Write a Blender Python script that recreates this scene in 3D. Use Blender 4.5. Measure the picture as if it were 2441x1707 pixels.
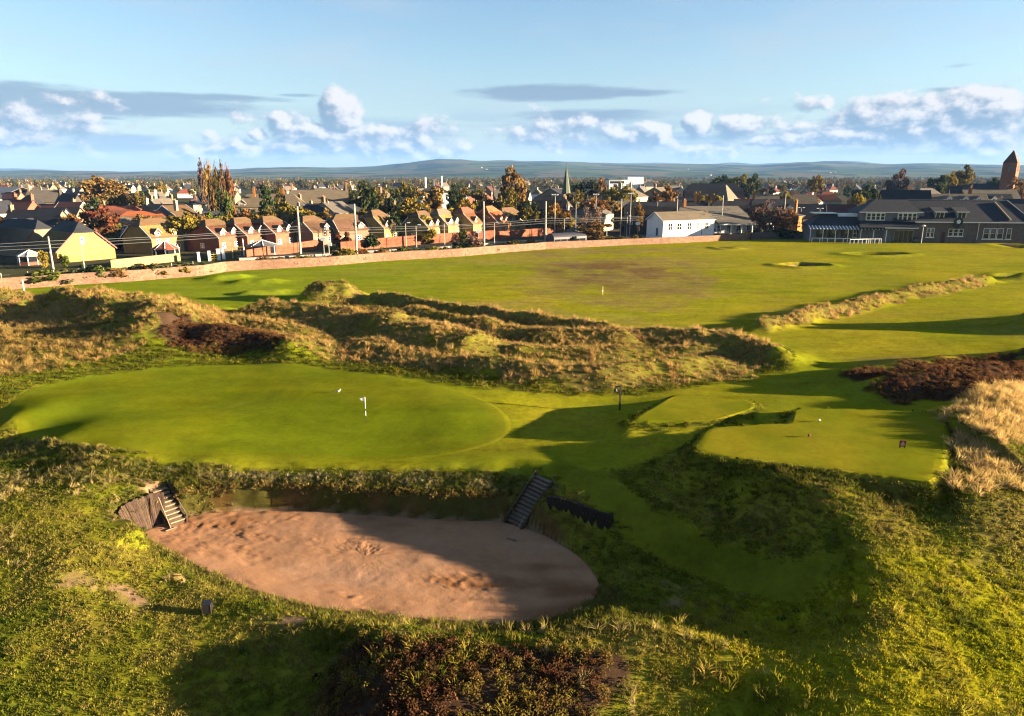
import bpy, bmesh, math, random
import numpy as np
from mathutils import Vector, Matrix

for _o in list(bpy.data.objects):
    bpy.data.objects.remove(_o)
SC = bpy.context.scene
COL = SC.collection
R = math.radians

# ------------------------------------------------------------------ camera
CAM_H, PITCH, FPX = 19.5, R(14.6), 1680.0          # metres, radians, focal length in px of a 2441 px wide frame
_cd = bpy.data.cameras.new('camera')
_cd.sensor_fit = 'HORIZONTAL'; _cd.sensor_width = 36.0; _cd.lens = 36.0 * FPX / 2441.0
_cd.clip_start = 0.5; _cd.clip_end = 60000.0
CAM = bpy.data.objects.new('camera', _cd); COL.objects.link(CAM)
CAM.location = (0, 0, CAM_H); CAM.rotation_euler = (math.pi / 2 - PITCH, 0, 0)
SC.camera = CAM

# ------------------------------------------------------------------ light
SUN_EL, SUN_AZ = R(8.6), R(95.0)     # azimuth measured from +Y (view direction) towards +X
SUN_DIR = Vector((math.sin(SUN_AZ) * math.cos(SUN_EL), math.cos(SUN_AZ) * math.cos(SUN_EL), math.sin(SUN_EL)))
_sl = bpy.data.lights.new('sun', 'SUN'); _sl.energy = 5.0; _sl.angle = R(0.5); _sl.color = (1.0, 0.80, 0.53)
SUN = bpy.data.objects.new('sun', _sl); COL.objects.link(SUN)
SUN.rotation_euler = SUN_DIR.to_track_quat('Z', 'Y').to_euler()
SC.view_settings.view_transform = 'Standard'; SC.view_settings.look = 'None'
SC.view_settings.gamma = 1.0; SC.view_settings.use_curve_mapping = False
SC.view_settings.exposure = 3.2
SC.cycles.use_denoising = True; SC.cycles.denoiser = 'OPENIMAGEDENOISE'; SC.cycles.denoising_input_passes = 'RGB_ALBEDO_NORMAL'; SC.cycles.filter_width = 1.2
SC.cycles.sample_clamp_direct = 1.6; SC.cycles.sample_clamp_indirect = 0.6
SC.cycles.use_adaptive_sampling = True; SC.cycles.adaptive_threshold = 0.01; SC.cycles.adaptive_min_samples = 16
SC.cycles.max_bounces = 4; SC.cycles.diffuse_bounces = 2; SC.cycles.glossy_bounces = 2; SC.cycles.transparent_max_bounces = 8
SC.cycles.volume_bounces = 0

# ------------------------------------------------------------------ shader-node expressions
class E:
    """A node socket with operators, so that node trees read like formulas."""
    def __init__(self, tree, s): self.t = tree; self.s = s
    def _w(self, o): return o
    def math(self, op, *a, clamp=False):
        n = self.t.nodes.new('ShaderNodeMath'); n.operation = op; n.use_clamp = clamp
        for i, v in enumerate((self,) + a):
            if isinstance(v, E): self.t.links.new(v.s, n.inputs[i])
            else: n.inputs[i].default_value = v
        return E(self.t, n.outputs[0])
    def __add__(s, o): return s.math('ADD', o)
    __radd__ = __add__
    def __sub__(s, o): return s.math('SUBTRACT', o)
    def __rsub__(s, o): return (s * -1.0) + o
    def __mul__(s, o): return s.math('MULTIPLY', o)
    __rmul__ = __mul__
    def __truediv__(s, o): return s.math('DIVIDE', o)
    def max(s, o): return s.math('MAXIMUM', o)
    def min(s, o): return s.math('MINIMUM', o)
    def clamp(s): return s.math('ADD', 0.0, clamp=True)
    def ss(s, a, b, lo=0.0, hi=1.0):
        n = s.t.nodes.new('ShaderNodeMapRange'); n.interpolation_type = 'SMOOTHSTEP'
        s.t.links.new(s.s, n.inputs['Value'])
        n.inputs['From Min'].default_value = a; n.inputs['From Max'].default_value = b
        n.inputs['To Min'].default_value = lo; n.inputs['To Max'].default_value = hi
        return E(s.t, n.outputs[0])
def xyz(t, x, y, z=0.0):
    n = t.nodes.new('ShaderNodeCombineXYZ')
    for i, v in enumerate((x, y, z)):
        if isinstance(v, E): t.links.new(v.s, n.inputs[i])
        else: n.inputs[i].default_value = v
    return E(t, n.outputs[0])
def noise(t, vec, scale, detail=4.0, rough=0.55, dist=0.0, out=0):
    n = t.nodes.new('ShaderNodeTexNoise'); t.links.new(vec.s, n.inputs['Vector'])
    n.inputs['Scale'].default_value = scale; n.inputs['Detail'].default_value = detail
    n.inputs['Roughness'].default_value = rough; n.inputs['Distortion'].default_value = dist
    return E(t, n.outputs[out])
def mixc(t, fac, a, b, mode='MIX'):
    n = t.nodes.new('ShaderNodeMix'); n.data_type = 'RGBA'; n.blend_type = mode
    for sock, v in ((n.inputs[0], fac), (n.inputs[6], a), (n.inputs[7], b)):
        if isinstance(v, E): t.links.new(v.s, sock)
        elif isinstance(v, (int, float)): sock.default_value = v
        else: sock.default_value = (*v[:3], 1.0)
    return E(t, n.outputs[2])

def vmath(t, op, *a, out=0):
    n = t.nodes.new('ShaderNodeVectorMath'); n.operation = op
    for i, v in enumerate(a):
        if isinstance(v, E): t.links.new(v.s, n.inputs[i])
        else: n.inputs[i].default_value = v
    return E(t, n.outputs[out])
def blobs(t, P, items):
    """largest of several elliptic bumps k * (1 - q) given as (azimuth, elevation, half-width, half-height, k)"""
    d = None
    for (u, v, wa, we, k) in items:
        a, e = azel(u, v)
        w = vmath(t, 'MULTIPLY_ADD', P, (1 / wa, 1 / we, 0), (-a / wa, -e / we, 0))
        b = vmath(t, 'DOT_PRODUCT', w, w, out=1).math('MULTIPLY_ADD', -k, k)
        d = b if d is None else d.max(b)
    return d
# ------------------------------------------------------------------ sky with clouds
def pix_dir(u, v):
    x, y = (u - 1220.5) / FPX, (853.5 - v) / FPX
    f, up = Vector((0, math.cos(PITCH), -math.sin(PITCH))), Vector((0, math.sin(PITCH), math.cos(PITCH)))
    return (f + Vector((1, 0, 0)) * x + up * y).normalized()
def azel(u, v):
    d = pix_dir(u, v); return math.degrees(math.atan2(d.x, d.y)), math.degrees(math.asin(d.z))

W = bpy.data.worlds.new('World'); SC.world = W; W.use_nodes = True
t = W.node_tree; t.nodes.clear()
sky = t.nodes.new('ShaderNodeTexSky'); sky.sky_type = 'NISHITA'; sky.sun_disc = False
sky.sun_elevation = SUN_EL; sky.sun_rotation = SUN_AZ
sky.altitude = 0; sky.air_density = 1.0; sky.dust_density = 0.6; sky.ozone_density = 1.6
SKY = mixc(t, 1.0, E(t, sky.outputs[0]), (.50, .535, .605), 'MULTIPLY')
tc = t.nodes.new('ShaderNodeTexCoord'); sp = t.nodes.new('ShaderNodeSeparateXYZ'); t.links.new(tc.outputs['Generated'], sp.inputs[0])
dx, dy, dz = (E(t, sp.outputs[i]) for i in range(3))
AZ = dx.math('ARCTAN2', dy) * 57.2958
EL = dz.math('ARCSINE') * 57.2958
# cumulus seen in the frame: pixel centre, half-width and half-height in degrees, strength
CUM = [(812, 268, 1.9, 2.0, 1.15), (668, 300, 1.2, 1.1, 0.9), (620, 322, 1.0, 0.6, 0.7), (750, 318, 4.6, 0.9, 0.9),
       (2180, 285, 6.4, 1.9, 1.0), (2330, 262, 4.4, 1.6, 1.0), (1665, 298, 1.5, 1.1, 0.95), (1560, 312, 2.0, 0.9, 0.85),
       (1760, 305, 2.6, 1.1, 0.85), (2060, 320, 4.5, 1.0, 0.85), (530, 355, 2.2, 0.55, 0.75), (1900, 330, 5, 0.7, 0.75)]
def cumulus(az, el):
    p = xyz(t, az * 1.0, el * 1.35)
    n1 = noise(t, p, 0.62, 5.0, 0.6)
    n0 = noise(t, xyz(t, az, el * 2.6), 0.105, 2.0, 0.5)          # broad banks all round the horizon
    bank = (n0 - 0.47) * 4.2 + (1.0 - ((el - 2.6) * (1 / 2.4)).math('POWER', 2.0)) * 0.7 - 0.5
    d = bank.min(0.62)
    d = d.max(blobs(t, xyz(t, az, el), CUM))
    return d.max(-1.0) + (n1 - 0.5) * 1.9
D0 = cumulus(AZ, EL)
D1 = cumulus(AZ + 0.55, EL + 0.42)
cmask = D0.ss(0.0, 0.5) * EL.ss(0.4, 1.6)
lit = ((D0 - D1) * 1.25 + 0.36).ss(0.0, 1.0)
thick = D0.ss(0.3, 1.2)
ccol = mixc(t, lit, (.56, .78, 1.02), (2.08, 1.96, 1.88))
# grey stratus streaks: pixel centre, half-widths in degrees, strength
STR = [(250, 247, 10.5, 0.95, 1.15), (50, 238, 7, 1.25, 1.1), (480, 232, 6.5, 0.35, 0.9), (1310, 222, 7.5, 0.75, 1.1), (1480, 222, 5.5, 0.35, 0.9), (1400, 275, 6.5, 0.6, 0.85),
       (100, 312, 5, .3, .5), (2290, 215, 3.5, 0.3, 0.6), (230, 280, 2.2, .18, .6), (720, 228, 2.0, .15, .6), (2300, 155, 1.4, .15, .4)]
def streak(az, el):
    n = noise(t, xyz(t, az * 0.35, el * 2.2), 0.9, 4.0, 0.6)
    far = (noise(t, xyz(t, az * 0.16, el * 1.2, 7.0), 0.35, 1.0, 0.5) - 0.64) * 4.0 - AZ.math('ABSOLUTE').ss(60, 38)  # the same kind of streaks round the rest of the sky
    d = far * EL.ss(18, 12)
    d = d.max(blobs(t, xyz(t, az, el), STR))
    return d.max(-1.0) + (n - 0.5) * 1.3
S0 = streak(AZ, EL)
smask = S0.ss(0.0, 0.75) * 0.82
# thin veil
veil = noise(t, xyz(t, AZ * 0.3, EL * 1.5, 3.0), 0.22, 4.0, 0.6).ss(0.42, 0.8) * EL.ss(2, 6) * 0.5
c = mixc(t, veil, SKY, (1.33, 1.48, 1.65))
haze_low = EL.ss(10.0, 0.0) * 0.5
c = mixc(t, haze_low, c, (1.08, 1.36, 1.61))
low = noise(t, xyz(t, AZ * 0.11, EL * 1.05, 11.0), 0.8, 4.0, 0.55).ss(0.44, 0.62) * EL.ss(0.6, 1.8) * EL.ss(5.4, 3.0) * 0.85      # flat grey-blue layer low over the hills
c = mixc(t, low, c, (.72, 1.0, 1.32))
c = mixc(t, smask, c, (.56, .76, 1.02))
c = mixc(t, cmask, c, ccol)
bg = t.nodes.new('ShaderNodeBackground'); bg.inputs['Strength'].default_value = 0.05
t.links.new(c.s, bg.inputs['Color'])
wo = t.nodes.new('ShaderNodeOutputWorld'); t.links.new(bg.outputs[0], wo.inputs[0])

# ------------------------------------------------------------------ pixel -> place (used to lay the ground plan out in metres)
def ray(u, v):
    x, y = (np.asarray(u, float) - 1220.5) / FPX, (853.5 - np.asarray(v, float)) / FPX
    return x, math.cos(PITCH) + math.sin(PITCH) * y, -math.sin(PITCH) + math.cos(PITCH) * y
def at(u, v, z=0.0):
    dx, dy, dz = ray(u, v); k = (z - CAM_H) / dz
    return dx * k, dy * k
def atY(u, Y, v=500):
    """world X of pixel column u for something standing at distance Y"""
    dx, dy, dz = ray(u, v); return dx / dy * Y
def poly(pts, z=0.0):
    return np.array([[*at(p[0], p[1], p[2] if len(p) > 2 else z)] for p in pts], float)

# ------------------------------------------------------------------ numeric helpers
def vnoise(x, y, seed=0):
    xi, yi = np.floor(x).astype(np.int64), np.floor(y).astype(np.int64)
    fx, fy = x - xi, y - yi
    fx, fy = fx * fx * fx * (fx * (fx * 6 - 15) + 10), fy * fy * fy * (fy * (fy * 6 - 15) + 10)
    def h(a, b):
        n = (a * 374761393 + b * 668265263 + seed * 1442695041) & 0xffffffff
        n = ((n ^ (n >> 13)) * 1274126177) & 0xffffffff
        return ((n ^ (n >> 16)) & 0xffff) / 65535.0
    return (h(xi, yi) * (1 - fx) + h(xi + 1, yi) * fx) * (1 - fy) + (h(xi, yi + 1) * (1 - fx) + h(xi + 1, yi + 1) * fx) * fy
def fbm(x, y, sc, oct=4, seed=0, gain=0.5):
    s, a, tot = 0, 1.0, 0
    for i in range(oct):
        s = s + a * (vnoise(x / sc * 2 ** i + 17.3 * i, y / sc * 2 ** i - 9.1 * i, seed + i) - 0.5); tot += a; a *= gain
    return s / tot * 2
def sstep(a, b, x):
    k = np.clip((x - a) / (b - a), 0, 1); return k * k * (3 - 2 * k)
def sd_poly(X, Y, P):
    """signed distance to a closed polygon, negative inside"""
    d = np.full(X.shape, 1e18); ins = np.zeros(X.shape, bool); n = len(P)
    for i in range(n):
        ax, ay = P[i]; bx, by = P[(i + 1) % n]
        ex, ey = bx - ax, by - ay; wx, wy = X - ax, Y - ay
        k = np.clip((wx * ex + wy * ey) / (ex * ex + ey * ey + 1e-12), 0, 1)
        d = np.minimum(d, (wx - ex * k) ** 2 + (wy - ey * k) ** 2)
        c = ((ay <= Y) != (by <= Y))
        with np.errstate(divide='ignore', invalid='ignore'):
            ins ^= c & (X < (bx - ax) * (Y - ay) / (by - ay + (by == ay) * 1e-12) + ax)
    return np.where(ins, -1, 1) * np.sqrt(d)
def sd_line(X, Y, P):
    """distance to a polyline, its running parameter 0..1 and the side"""
    d = np.full(X.shape, 1e18); tt = np.zeros(X.shape); sd = np.zeros(X.shape)
    L = np.r_[0, np.cumsum(np.hypot(*np.diff(P, axis=0).T))]
    for i in range(len(P) - 1):
        ax, ay = P[i]; bx, by = P[i + 1]; ex, ey = bx - ax, by - ay; wx, wy = X - ax, Y - ay
        k = np.clip((wx * ex + wy * ey) / (ex * ex + ey * ey), 0, 1)
        q = (wx - ex * k) ** 2 + (wy - ey * k) ** 2; m = q < d
        d = np.where(m, q, d); tt = np.where(m, (L[i] + k * (L[i + 1] - L[i])) / L[-1], tt)
        sd = np.where(m, np.sign(ex * wy - ey * wx), sd)
    return np.sqrt(d), tt, sd
def smooth_closed(P, n):
    """closed Catmull-Rom outline through P, n points"""
    P = np.asarray(P, float); m = len(P); s = np.linspace(0, m, n, endpoint=False); i = s.astype(int); f = (s - i)[:, None]
    p0, p1, p2, p3 = P[(i - 1) % m], P[i % m], P[(i + 1) % m], P[(i + 2) % m]
    return 0.5 * ((2 * p1) + (-p0 + p2) * f + (2 * p0 - 5 * p1 + 4 * p2 - p3) * f ** 2 + (-p0 + 3 * p1 - 3 * p2 + p3) * f ** 3)

# ------------------------------------------------------------------ materials
def mat(name, col, rough=0.85, spec=0.2, metal=0.0, var=0.0, vscale=1.0, col2=None, bump=0.0, bscale=8.0, coords='Object', rnd=0.0, stretch=(1, 1, 1), detail=5.0, k=None):
    k = (.80 if min(col) > .55 else .42) if k is None else k          # albedo scale that goes with the exposure
    col = tuple(x * k for x in col); col2 = None if col2 is None else tuple(x * k for x in col2)
    m = bpy.data.materials.new(name); m.use_nodes = True; t = m.node_tree
    b = t.nodes['Principled BSDF']; b.inputs['Roughness'].default_value = rough; b.inputs['Metallic'].default_value = metal
    b.inputs['Specular IOR Level'].default_value = spec; b.inputs['Base Color'].default_value = (*col, 1)
    if var or col2 is not None or bump or rnd:
        tc = t.nodes.new('ShaderNodeTexCoord'); mp = t.nodes.new('ShaderNodeMapping'); t.links.new(tc.outputs[coords], mp.inputs[0])
        mp.inputs['Scale'].default_value = stretch
        P = E(t, mp.outputs[0]); c = None
        n = noise(t, P, vscale, detail, 0.6)
        c = mixc(t, n.ss(0.3, 0.7), col if col2 is None else col, col2 if col2 is not None else tuple(x * (1 - var) for x in col))
        if var and col2 is not None:
            c = mixc(t, noise(t, P, vscale * 6, 3.0, 0.6).ss(0.3, 0.75) * var, c, tuple(x * 0.45 for x in col))
        if rnd:
            oi = t.nodes.new('ShaderNodeObjectInfo'); r = E(t, oi.outputs['Random'])
            hs = t.nodes.new('ShaderNodeHueSaturation'); t.links.new(c.s, hs.inputs['Color'])
            t.links.new((r * (0.06 * rnd) + (0.5 - 0.03 * rnd)).s, hs.inputs['Hue']); t.links.new((r * rnd + (1 - rnd / 2)).s, hs.inputs['Value'])
            c = E(t, hs.outputs[0])
        t.links.new(c.s, b.inputs['Base Color'])
        if bump:
            bp = t.nodes.new('ShaderNodeBump'); bp.inputs['Strength'].default_value = bump; bp.inputs['Distance'].default_value = 0.1
            t.links.new(noise(t, P, bscale, 5.0, 0.65).s, bp.inputs['Height']); t.links.new(bp.outputs[0], b.inputs['Normal'])
    return m

# ------------------------------------------------------------------ mesh building
class MB:
    def __init__(self): self.v = []; self.f = []
    def face(self, *pts):
        i = len(self.v); self.v += [tuple(p) for p in pts]; self.f.append(tuple(range(i, i + len(pts)))); return self
    def box(self, x0, y0, z0, x1, y1, z1, M=None):
        p = [(x0, y0, z0), (x1, y0, z0), (x1, y1, z0), (x0, y1, z0), (x0, y0, z1), (x1, y0, z1), (x1, y1, z1), (x0, y1, z1)]
        if M is not None: p = [tuple(M @ Vector(q)) for q in p]
        i = len(self.v); self.v += p
        self.f += [tuple(i + k for k in q) for q in ((3, 2, 1, 0), (4, 5, 6, 7), (0, 1, 5, 4), (1, 2, 6, 5), (2, 3, 7, 6), (3, 0, 4, 7))]; return self
    def prism(self, prof, y0, y1):
        """profile in x,z extruded along y"""
        i = len(self.v); n = len(prof)
        self.v += [(x, y0, z) for x, z in prof] + [(x, y1, z) for x, z in prof]
        self.f.append(tuple(range(i, i + n))); self.f.append(tuple(range(i + 2 * n - 1, i + n - 1, -1)))
        self.f += [(i + (k + 1) % n, i + k, i + n + k, i + n + (k + 1) % n) for k in range(n)]; return self
    def tube(self, pts, rads, n=8, cap=True):
        pts = [Vector(p) for p in pts]; i0 = len(self.v)
        if not hasattr(rads, '__len__'): rads = [rads] * len(pts)
        for k, p in enumerate(pts):
            d = (pts[min(k + 1, len(pts) - 1)] - pts[max(k - 1, 0)]).normalized()
            a = d.cross(Vector((0, 0, 1)) if abs(d.z) < 0.9 else Vector((1, 0, 0))).normalized(); b = d.cross(a)
            self.v += [tuple(p + (a * math.cos(2 * math.pi * j / n) + b * math.sin(2 * math.pi * j / n)) * rads[k]) for j in range(n)]
        for k in range(len(pts) - 1):
            for j in range(n):
                a, b = i0 + k * n + j, i0 + k * n + (j + 1) % n
                self.f.append((a, b, b + n, a + n))
        if cap:
            self.f.append(tuple(i0 + j for j in range(n))[::-1]); self.f.append(tuple(i0 + (len(pts) - 1) * n + j for j in range(n)))
        return self
    def mesh(self, name, m, smooth=False):
        me = bpy.data.meshes.new(name); me.from_pydata(self.v, [], self.f); me.update()
        if m is not None:
            for q in (m if isinstance(m, (list, tuple)) else [m]): me.materials.append(q)
        if smooth: me.shade_smooth()
        return me
    def build(self, name, m, parent=None, smooth=False):
        return link(name, self.mesh(name, m, smooth), parent)
def link(name, me, parent=None, loc=None, rz=0.0):
    o = bpy.data.objects.new(name, me); COL.objects.link(o)
    if parent is not None: o.parent = parent
    if loc is not None: o.location = loc
    if rz: o.rotation_euler = (0, 0, rz)
    return o
def tag(o, label=None, cat=None, group=None, kind=None):
    if label: o['label'] = label
    if cat: o['category'] = cat
    if group: o['group'] = group
    if kind: o['kind'] = kind
    return o
def thing(name, label, cat, loc=(0, 0, 0), rz=0.0, group=None):
    return tag(link(name, None, None, loc, rz), label, cat, group)
def copy_tree(o, parent=None):
    c = o.copy(); COL.objects.link(c); c.parent = parent
    for ch in KIDS[o.name]: copy_tree(ch, c)
    return c
def kids_of(root):
    d = {}
    def go(o):
        d[o.name] = list(o.children)
        for c in o.children: go(c)
    go(root); return d
KIDS = {}
def np_mesh(name, V, F, m, smooth=True):
    """V (n,3), F (m,4) quads -> mesh, fast"""
    me = bpy.data.meshes.new(name); k = F.shape[1]
    me.vertices.add(len(V)); me.vertices.foreach_set('co', np.ascontiguousarray(V, np.float32).ravel())
    me.loops.add(F.size); me.loops.foreach_set('vertex_index', np.ascontiguousarray(F, np.int32).ravel())
    me.polygons.add(len(F)); me.polygons.foreach_set('loop_start', np.arange(0, F.size, k, dtype=np.int32))
    me.update(calc_edges=True)
    if m is not None: me.materials.append(m)
    if smooth: me.shade_smooth()
    return me
def vcol(me, name, C, k=1.0):
    C = np.asarray(C) * k
    a = me.color_attributes.new(name, 'FLOAT_COLOR', 'POINT')
    a.data.foreach_set('color', np.ascontiguousarray(np.c_[C, np.ones(len(C))], np.float32).ravel())
def vval(me, name, v):
    a = me.attributes.new(name, 'FLOAT', 'POINT'); a.data.foreach_set('value', np.ascontiguousarray(v, np.float32))

# ================================================================== TERRAIN
# control heights: pixel u, v and height z above the fairway
CP = [
 # putting green and its collar
 (15,1000,.55),(60,940,.5),(200,905,.4),(400,875,.35),(600,862,.3),(800,872,.25),(1000,900,.2),(1120,935,.15),(1215,1000,.0),(1150,1050,-.25),(1000,1075,-.3),
 (850,1090,-.3),(600,1088,-.05),(400,1080,.15),(250,1068,.35),(130,1050,.4),(600,980,.1),(900,985,.12),(300,980,.35),(1050,945,.32),(450,930,.15),(750,930,.25),(1080,1000,.12),
 (45,1052,-.75),(-60,1045,-.9),(0,1072,-.8),(120,1085,-.35),(-150,980,.2),(-150,1100,-.6),
 # bank between green and bunker
 (300,1118,.15),(500,1112,.22),(800,1120,.2),(1000,1126,.15),(1200,1125,.3),(1290,1125,.4),(160,1112,-.1),
 # rough left of the bunker
 (300,1145,-.15),(385,1160,-.7),(335,1168,-.6),(290,1195,-.8),(250,1215,-.75),
 (0,1130,-.4),(100,1170,-.2),(230,1190,-.3),(0,1230,-.4),(120,1290,-.6),(250,1300,-.9),(-100,1350,-.6),(0,1330,-.9),(150,1345,-.75),(300,1370,-1.5),(400,1400,-1.9),(60,1400,-1.2),
 (200,1440,-1.4),(380,1450,-1.75),(520,1450,-1.85),(650,1470,-1.75),(760,1490,-1.7),(0,1500,-1.5),(200,1560,-1.8),(400,1580,-2.1),(0,1640,-1.9),(200,1707,-2.3),(-150,1600,-1.6),
 (500,1660,-2.5),(620,1600,-2.4),(620,1707,-2.9),(700,1550,-2.1),(400,1780,-2.9),(750,1650,-2.5),
 # near lip and heather mound in front
 (850,1470,-1.6),(950,1478,-1.4),(1100,1490,-1.2),(1250,1496,-1.1),(1400,1500,-1.05),(1550,1505,-1.0),(1700,1530,-1.0),(1850,1555,-1.05),
 (900,1530,-1.0),(1050,1545,-.95),(1250,1560,-1.1),(1500,1580,-1.1),(1750,1610,-1.3),(880,1600,-1.2),(1000,1620,-1.1),(860,1680,-1.7),(1000,1707,-1.5),(1200,1640,-1.15),(1400,1650,-1.35),(1200,1760,-2.0),
 (1500,1680,-1.7),(1800,1690,-1.7),(1500,1800,-2.6),(1980,1650,-1.05),(2000,1760,-1.4),
 # hollow right of the sand, in shade
 (1480,1330,-2.6),(1560,1400,-2.75),(1560,1450,-2.7),(1680,1440,-2.6),(1680,1360,-2.5),(1800,1440,-2.4),(1800,1370,-2.2),(1900,1440,-2.0),(1880,1510,-1.9),(1960,1525,-1.45),(1750,1500,-2.0),
 (1560,1290,-2.0),(1680,1300,-1.75),(1960,1400,-1.4),(1980,1460,-1.1),
 # path between tee bank and bunker, and the bank's crest that throws the big shadow
 (1340,1150,.3),(1430,1182,-.1),(1520,1214,-.5),(1640,1262,-.9),(1760,1305,-1.1),(1880,1345,-1.15),(1380,1120,.4),(1440,1080,.3),(1550,1130,.2),(1540,1180,-.25),
 (1640,1150,.1),(1720,1190,-.15),(1800,1220,-.35),(1860,1252,-.5),(1920,1292,-.7),(1690,1245,-.75),(1330,1200,-.6),(1420,1250,-1.4),
 (1720,1112,1.5),(1820,1150,1.15),(1900,1195,.85),(1960,1240,.55),(2010,1280,.3),(2050,1330,.1),(2062,1400,-.05),(2045,1460,-.3),(1990,1520,-.75),
 # lit ground on the right, falling away to the right so that it faces the sun
 (2100,1180,1.05),(2200,1200,.9),(2150,1250,.6),(2150,1320,.2),(2200,1400,-.05),(2150,1540,-.5),(2300,1500,-.75),(2300,1330,-.05),(2441,1400,-.65),(2441,1550,-1.1),(2250,1640,-.95),(2441,1700,-1.4),
 (2600,1500,-1.6),(2260,1230,.7),(2060,1600,-.75),
 # behind the green: foot of the dunes
 (450,830,.9),(250,860,.7),(100,880,.8),(0,900,.9),(700,850,.6),(950,880,.4),(1200,905,.25),(1400,925,.1),(1330,960,-.15),(1400,1000,-.3),(1300,1010,-.2),(1250,1060,-.15),(1400,1050,.1),
 (1480,970,-.2),(1560,935,.1),(1700,915,.2),(1850,920,.35),(1950,905,.4),(1900,850,.2),(1750,880,.1),(2000,860,.35),(2100,840,.45),(2250,850,.8),(2050,920,.9),(2150,940,1.3),
 (1900,790,.1),(2100,770,.2),(2300,760,.4),(2441,790,.6),(2600,800,1.0),(1900,720,0),(2200,700,.1),(2441,690,.1),
 # dune on the right: steep towards the tee, its long back falling to the right into the sun
 (2262,985,1.9),(2290,975,2.6),(2330,945,2.5),(2400,925,2.2),(2500,920,1.6),(2272,1060,1.9),(2300,1055,2.6),(2340,1040,2.5),(2400,1040,2.1),(2500,1050,1.3),(2280,1150,1.2),(2310,1140,2.1),(2350,1140,2.0),(2420,1150,1.5),(2540,1200,.5),
 (2310,1215,1.1),(2360,1215,1.0),(2420,1240,.7),(2441,1300,.1),(2240,960,1.5),(2600,1000,.7),(2600,1100,.4),
 # far field
 (0,700,0),(300,690,0),(600,670,0),(900,660,0),(1200,640,0),(1500,620,0),(1800,620,0),(2100,620,0),(2441,620,0),(500,740,.2),(700,720,.2),(1000,690,0),(1300,700,.1),(1600,700,0),(1750,740,0),
 (-200,800,.8),(-200,900,.7),(-300,1200,-.5),(-300,1500,-1.2),(200,780,1.0),
]
CPX = np.array([[*at(u, v, z), z] for u, v, z in CP])
ext = [(x, y, 0.0) for x in (-160, -110, 110, 160) for y in (60, 90, 120, 160)] + [(x, 175, 0.0) for x in (-120, -60, 0, 60, 120)] + \
      [(-45, 10, -2.0), (-25, 5, -3.0), (0, 5, -3.5), (25, 5, -2.5), (45, 10, -2.2), (60, 25, -2.0), (50, 35, -1.0), (70, 40, -1.0), (-70, 30, -.5), (80, 50, .4)]
CPX = np.r_[CPX, np.array(ext)]
def _tps(r2): return np.where(r2 > 1e-9, 0.5 * r2 * np.log(r2 + 1e-12), 0)
_n = len(CPX); _A = np.zeros((_n + 3, _n + 3)); _d = CPX[:, None, :2] - CPX[None, :, :2]
_A[:_n, :_n] = _tps((_d ** 2).sum(2)) + np.eye(_n) * 1.2
_A[:_n, _n:] = np.c_[np.ones(_n), CPX[:, :2]]; _A[_n:, :_n] = _A[:_n, _n:].T
_w = np.linalg.solve(_A, np.r_[CPX[:, 2], 0, 0, 0])
def base_h(X, Y):
    out = np.zeros(X.shape)
    m = (Y < 185) & (np.abs(X) < 165); idx = np.nonzero(m)[0]
    for c in np.array_split(idx, max(1, len(idx) // 20000)):
        x, y = X[c].astype(np.float32), Y[c].astype(np.float32)
        r2 = (x[:, None] - CPX[None, :, 0].astype(np.float32)) ** 2 + (y[:, None] - CPX[None, :, 1].astype(np.float32)) ** 2
        k = 0.5 * r2 * np.log(r2 + 1e-9)
        out[c] = k @ _w[:_n].astype(np.float32) + _w[_n] + _w[_n + 1] * x + _w[_n + 2] * y
    return out * sstep(180, 130, Y) * sstep(160, 120, np.abs(X))

# ridges and mounds: crest pixels, crest height, half-width, how rough, asymmetric width of the far side
RIDGES = [
 ([(-350,735),(-150,722),(0,718),(150,712),(255,722),(350,742),(410,765)], 2.7, 7.0, .5),
 ([(395,800),(500,800),(620,812),(700,832)], 1.3, 3.5, .3),
 ([(620,738),(760,742),(900,765),(1030,790),(1120,812)], 1.9, 3.8, .35),
 ([(480,770),(600,775),(700,800)], .7, 3.0, .3),
 ([(990,745),(1130,775),(1300,795),(1480,800)], 1.3, 2.8, .3),
 ([(1480,790),(1620,792),(1750,802),(1830,822),(1855,838)], 1.6, 3.0, .3),
 ([(1250,835),(1420,842),(1560,835),(1700,832)], .9, 2.5, .3),
 ([(1130,860),(1280,880),(1420,885),(1560,870),(1700,855)], 1.2, 2.2, .25),
 ([(880,830),(1000,850),(1120,868)], .7, 2.4, .25),
 ([(770,690),(815,688)], 2.3, 3.6, .5), ([(830,700),(870,708)], .9, 2.6, .3),
 ([(890,702),(1000,720),(1150,745),(1300,763),(1400,775),(1450,783)], 1.35, 1.5, .3),
 ([(1815,768),(1900,751),(2000,727),(2080,712)], 1.25, 1.9, .3), ([(2090,708),(2150,696),(2240,679),(2300,668),(2352,661)], 1.15, 1.9, .3),
 ([(520,656),(560,654)], .8, 3.0, .2), ([(580,668),(650,666)], .6, 3.0, .2), ([(600,694),(650,690)], .7, 3.0, .2), ([(470,742),(540,738)], .6, 2.0, .3), ([(570,748),(660,746)], .55, 1.8, .3),
 ([(2010,905),(2150,892),(2300,880),(2441,872)], .9, 2.0, .2), ([(2080,935),(2250,922),(2441,905)], .9, 1.8, .2),
 ([(2540,742),(2700,735)], 3.4, 5.0, .4), ([(2530,845),(2700,835)], 2.8, 4.5, .4), 
 ([(2430,655),(2500,652)], 1.0, 2.0, .2),
]
RIDGES = [(poly(p, h * 0.8), h, w, r) for p, h, w, r in RIDGES]

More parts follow.
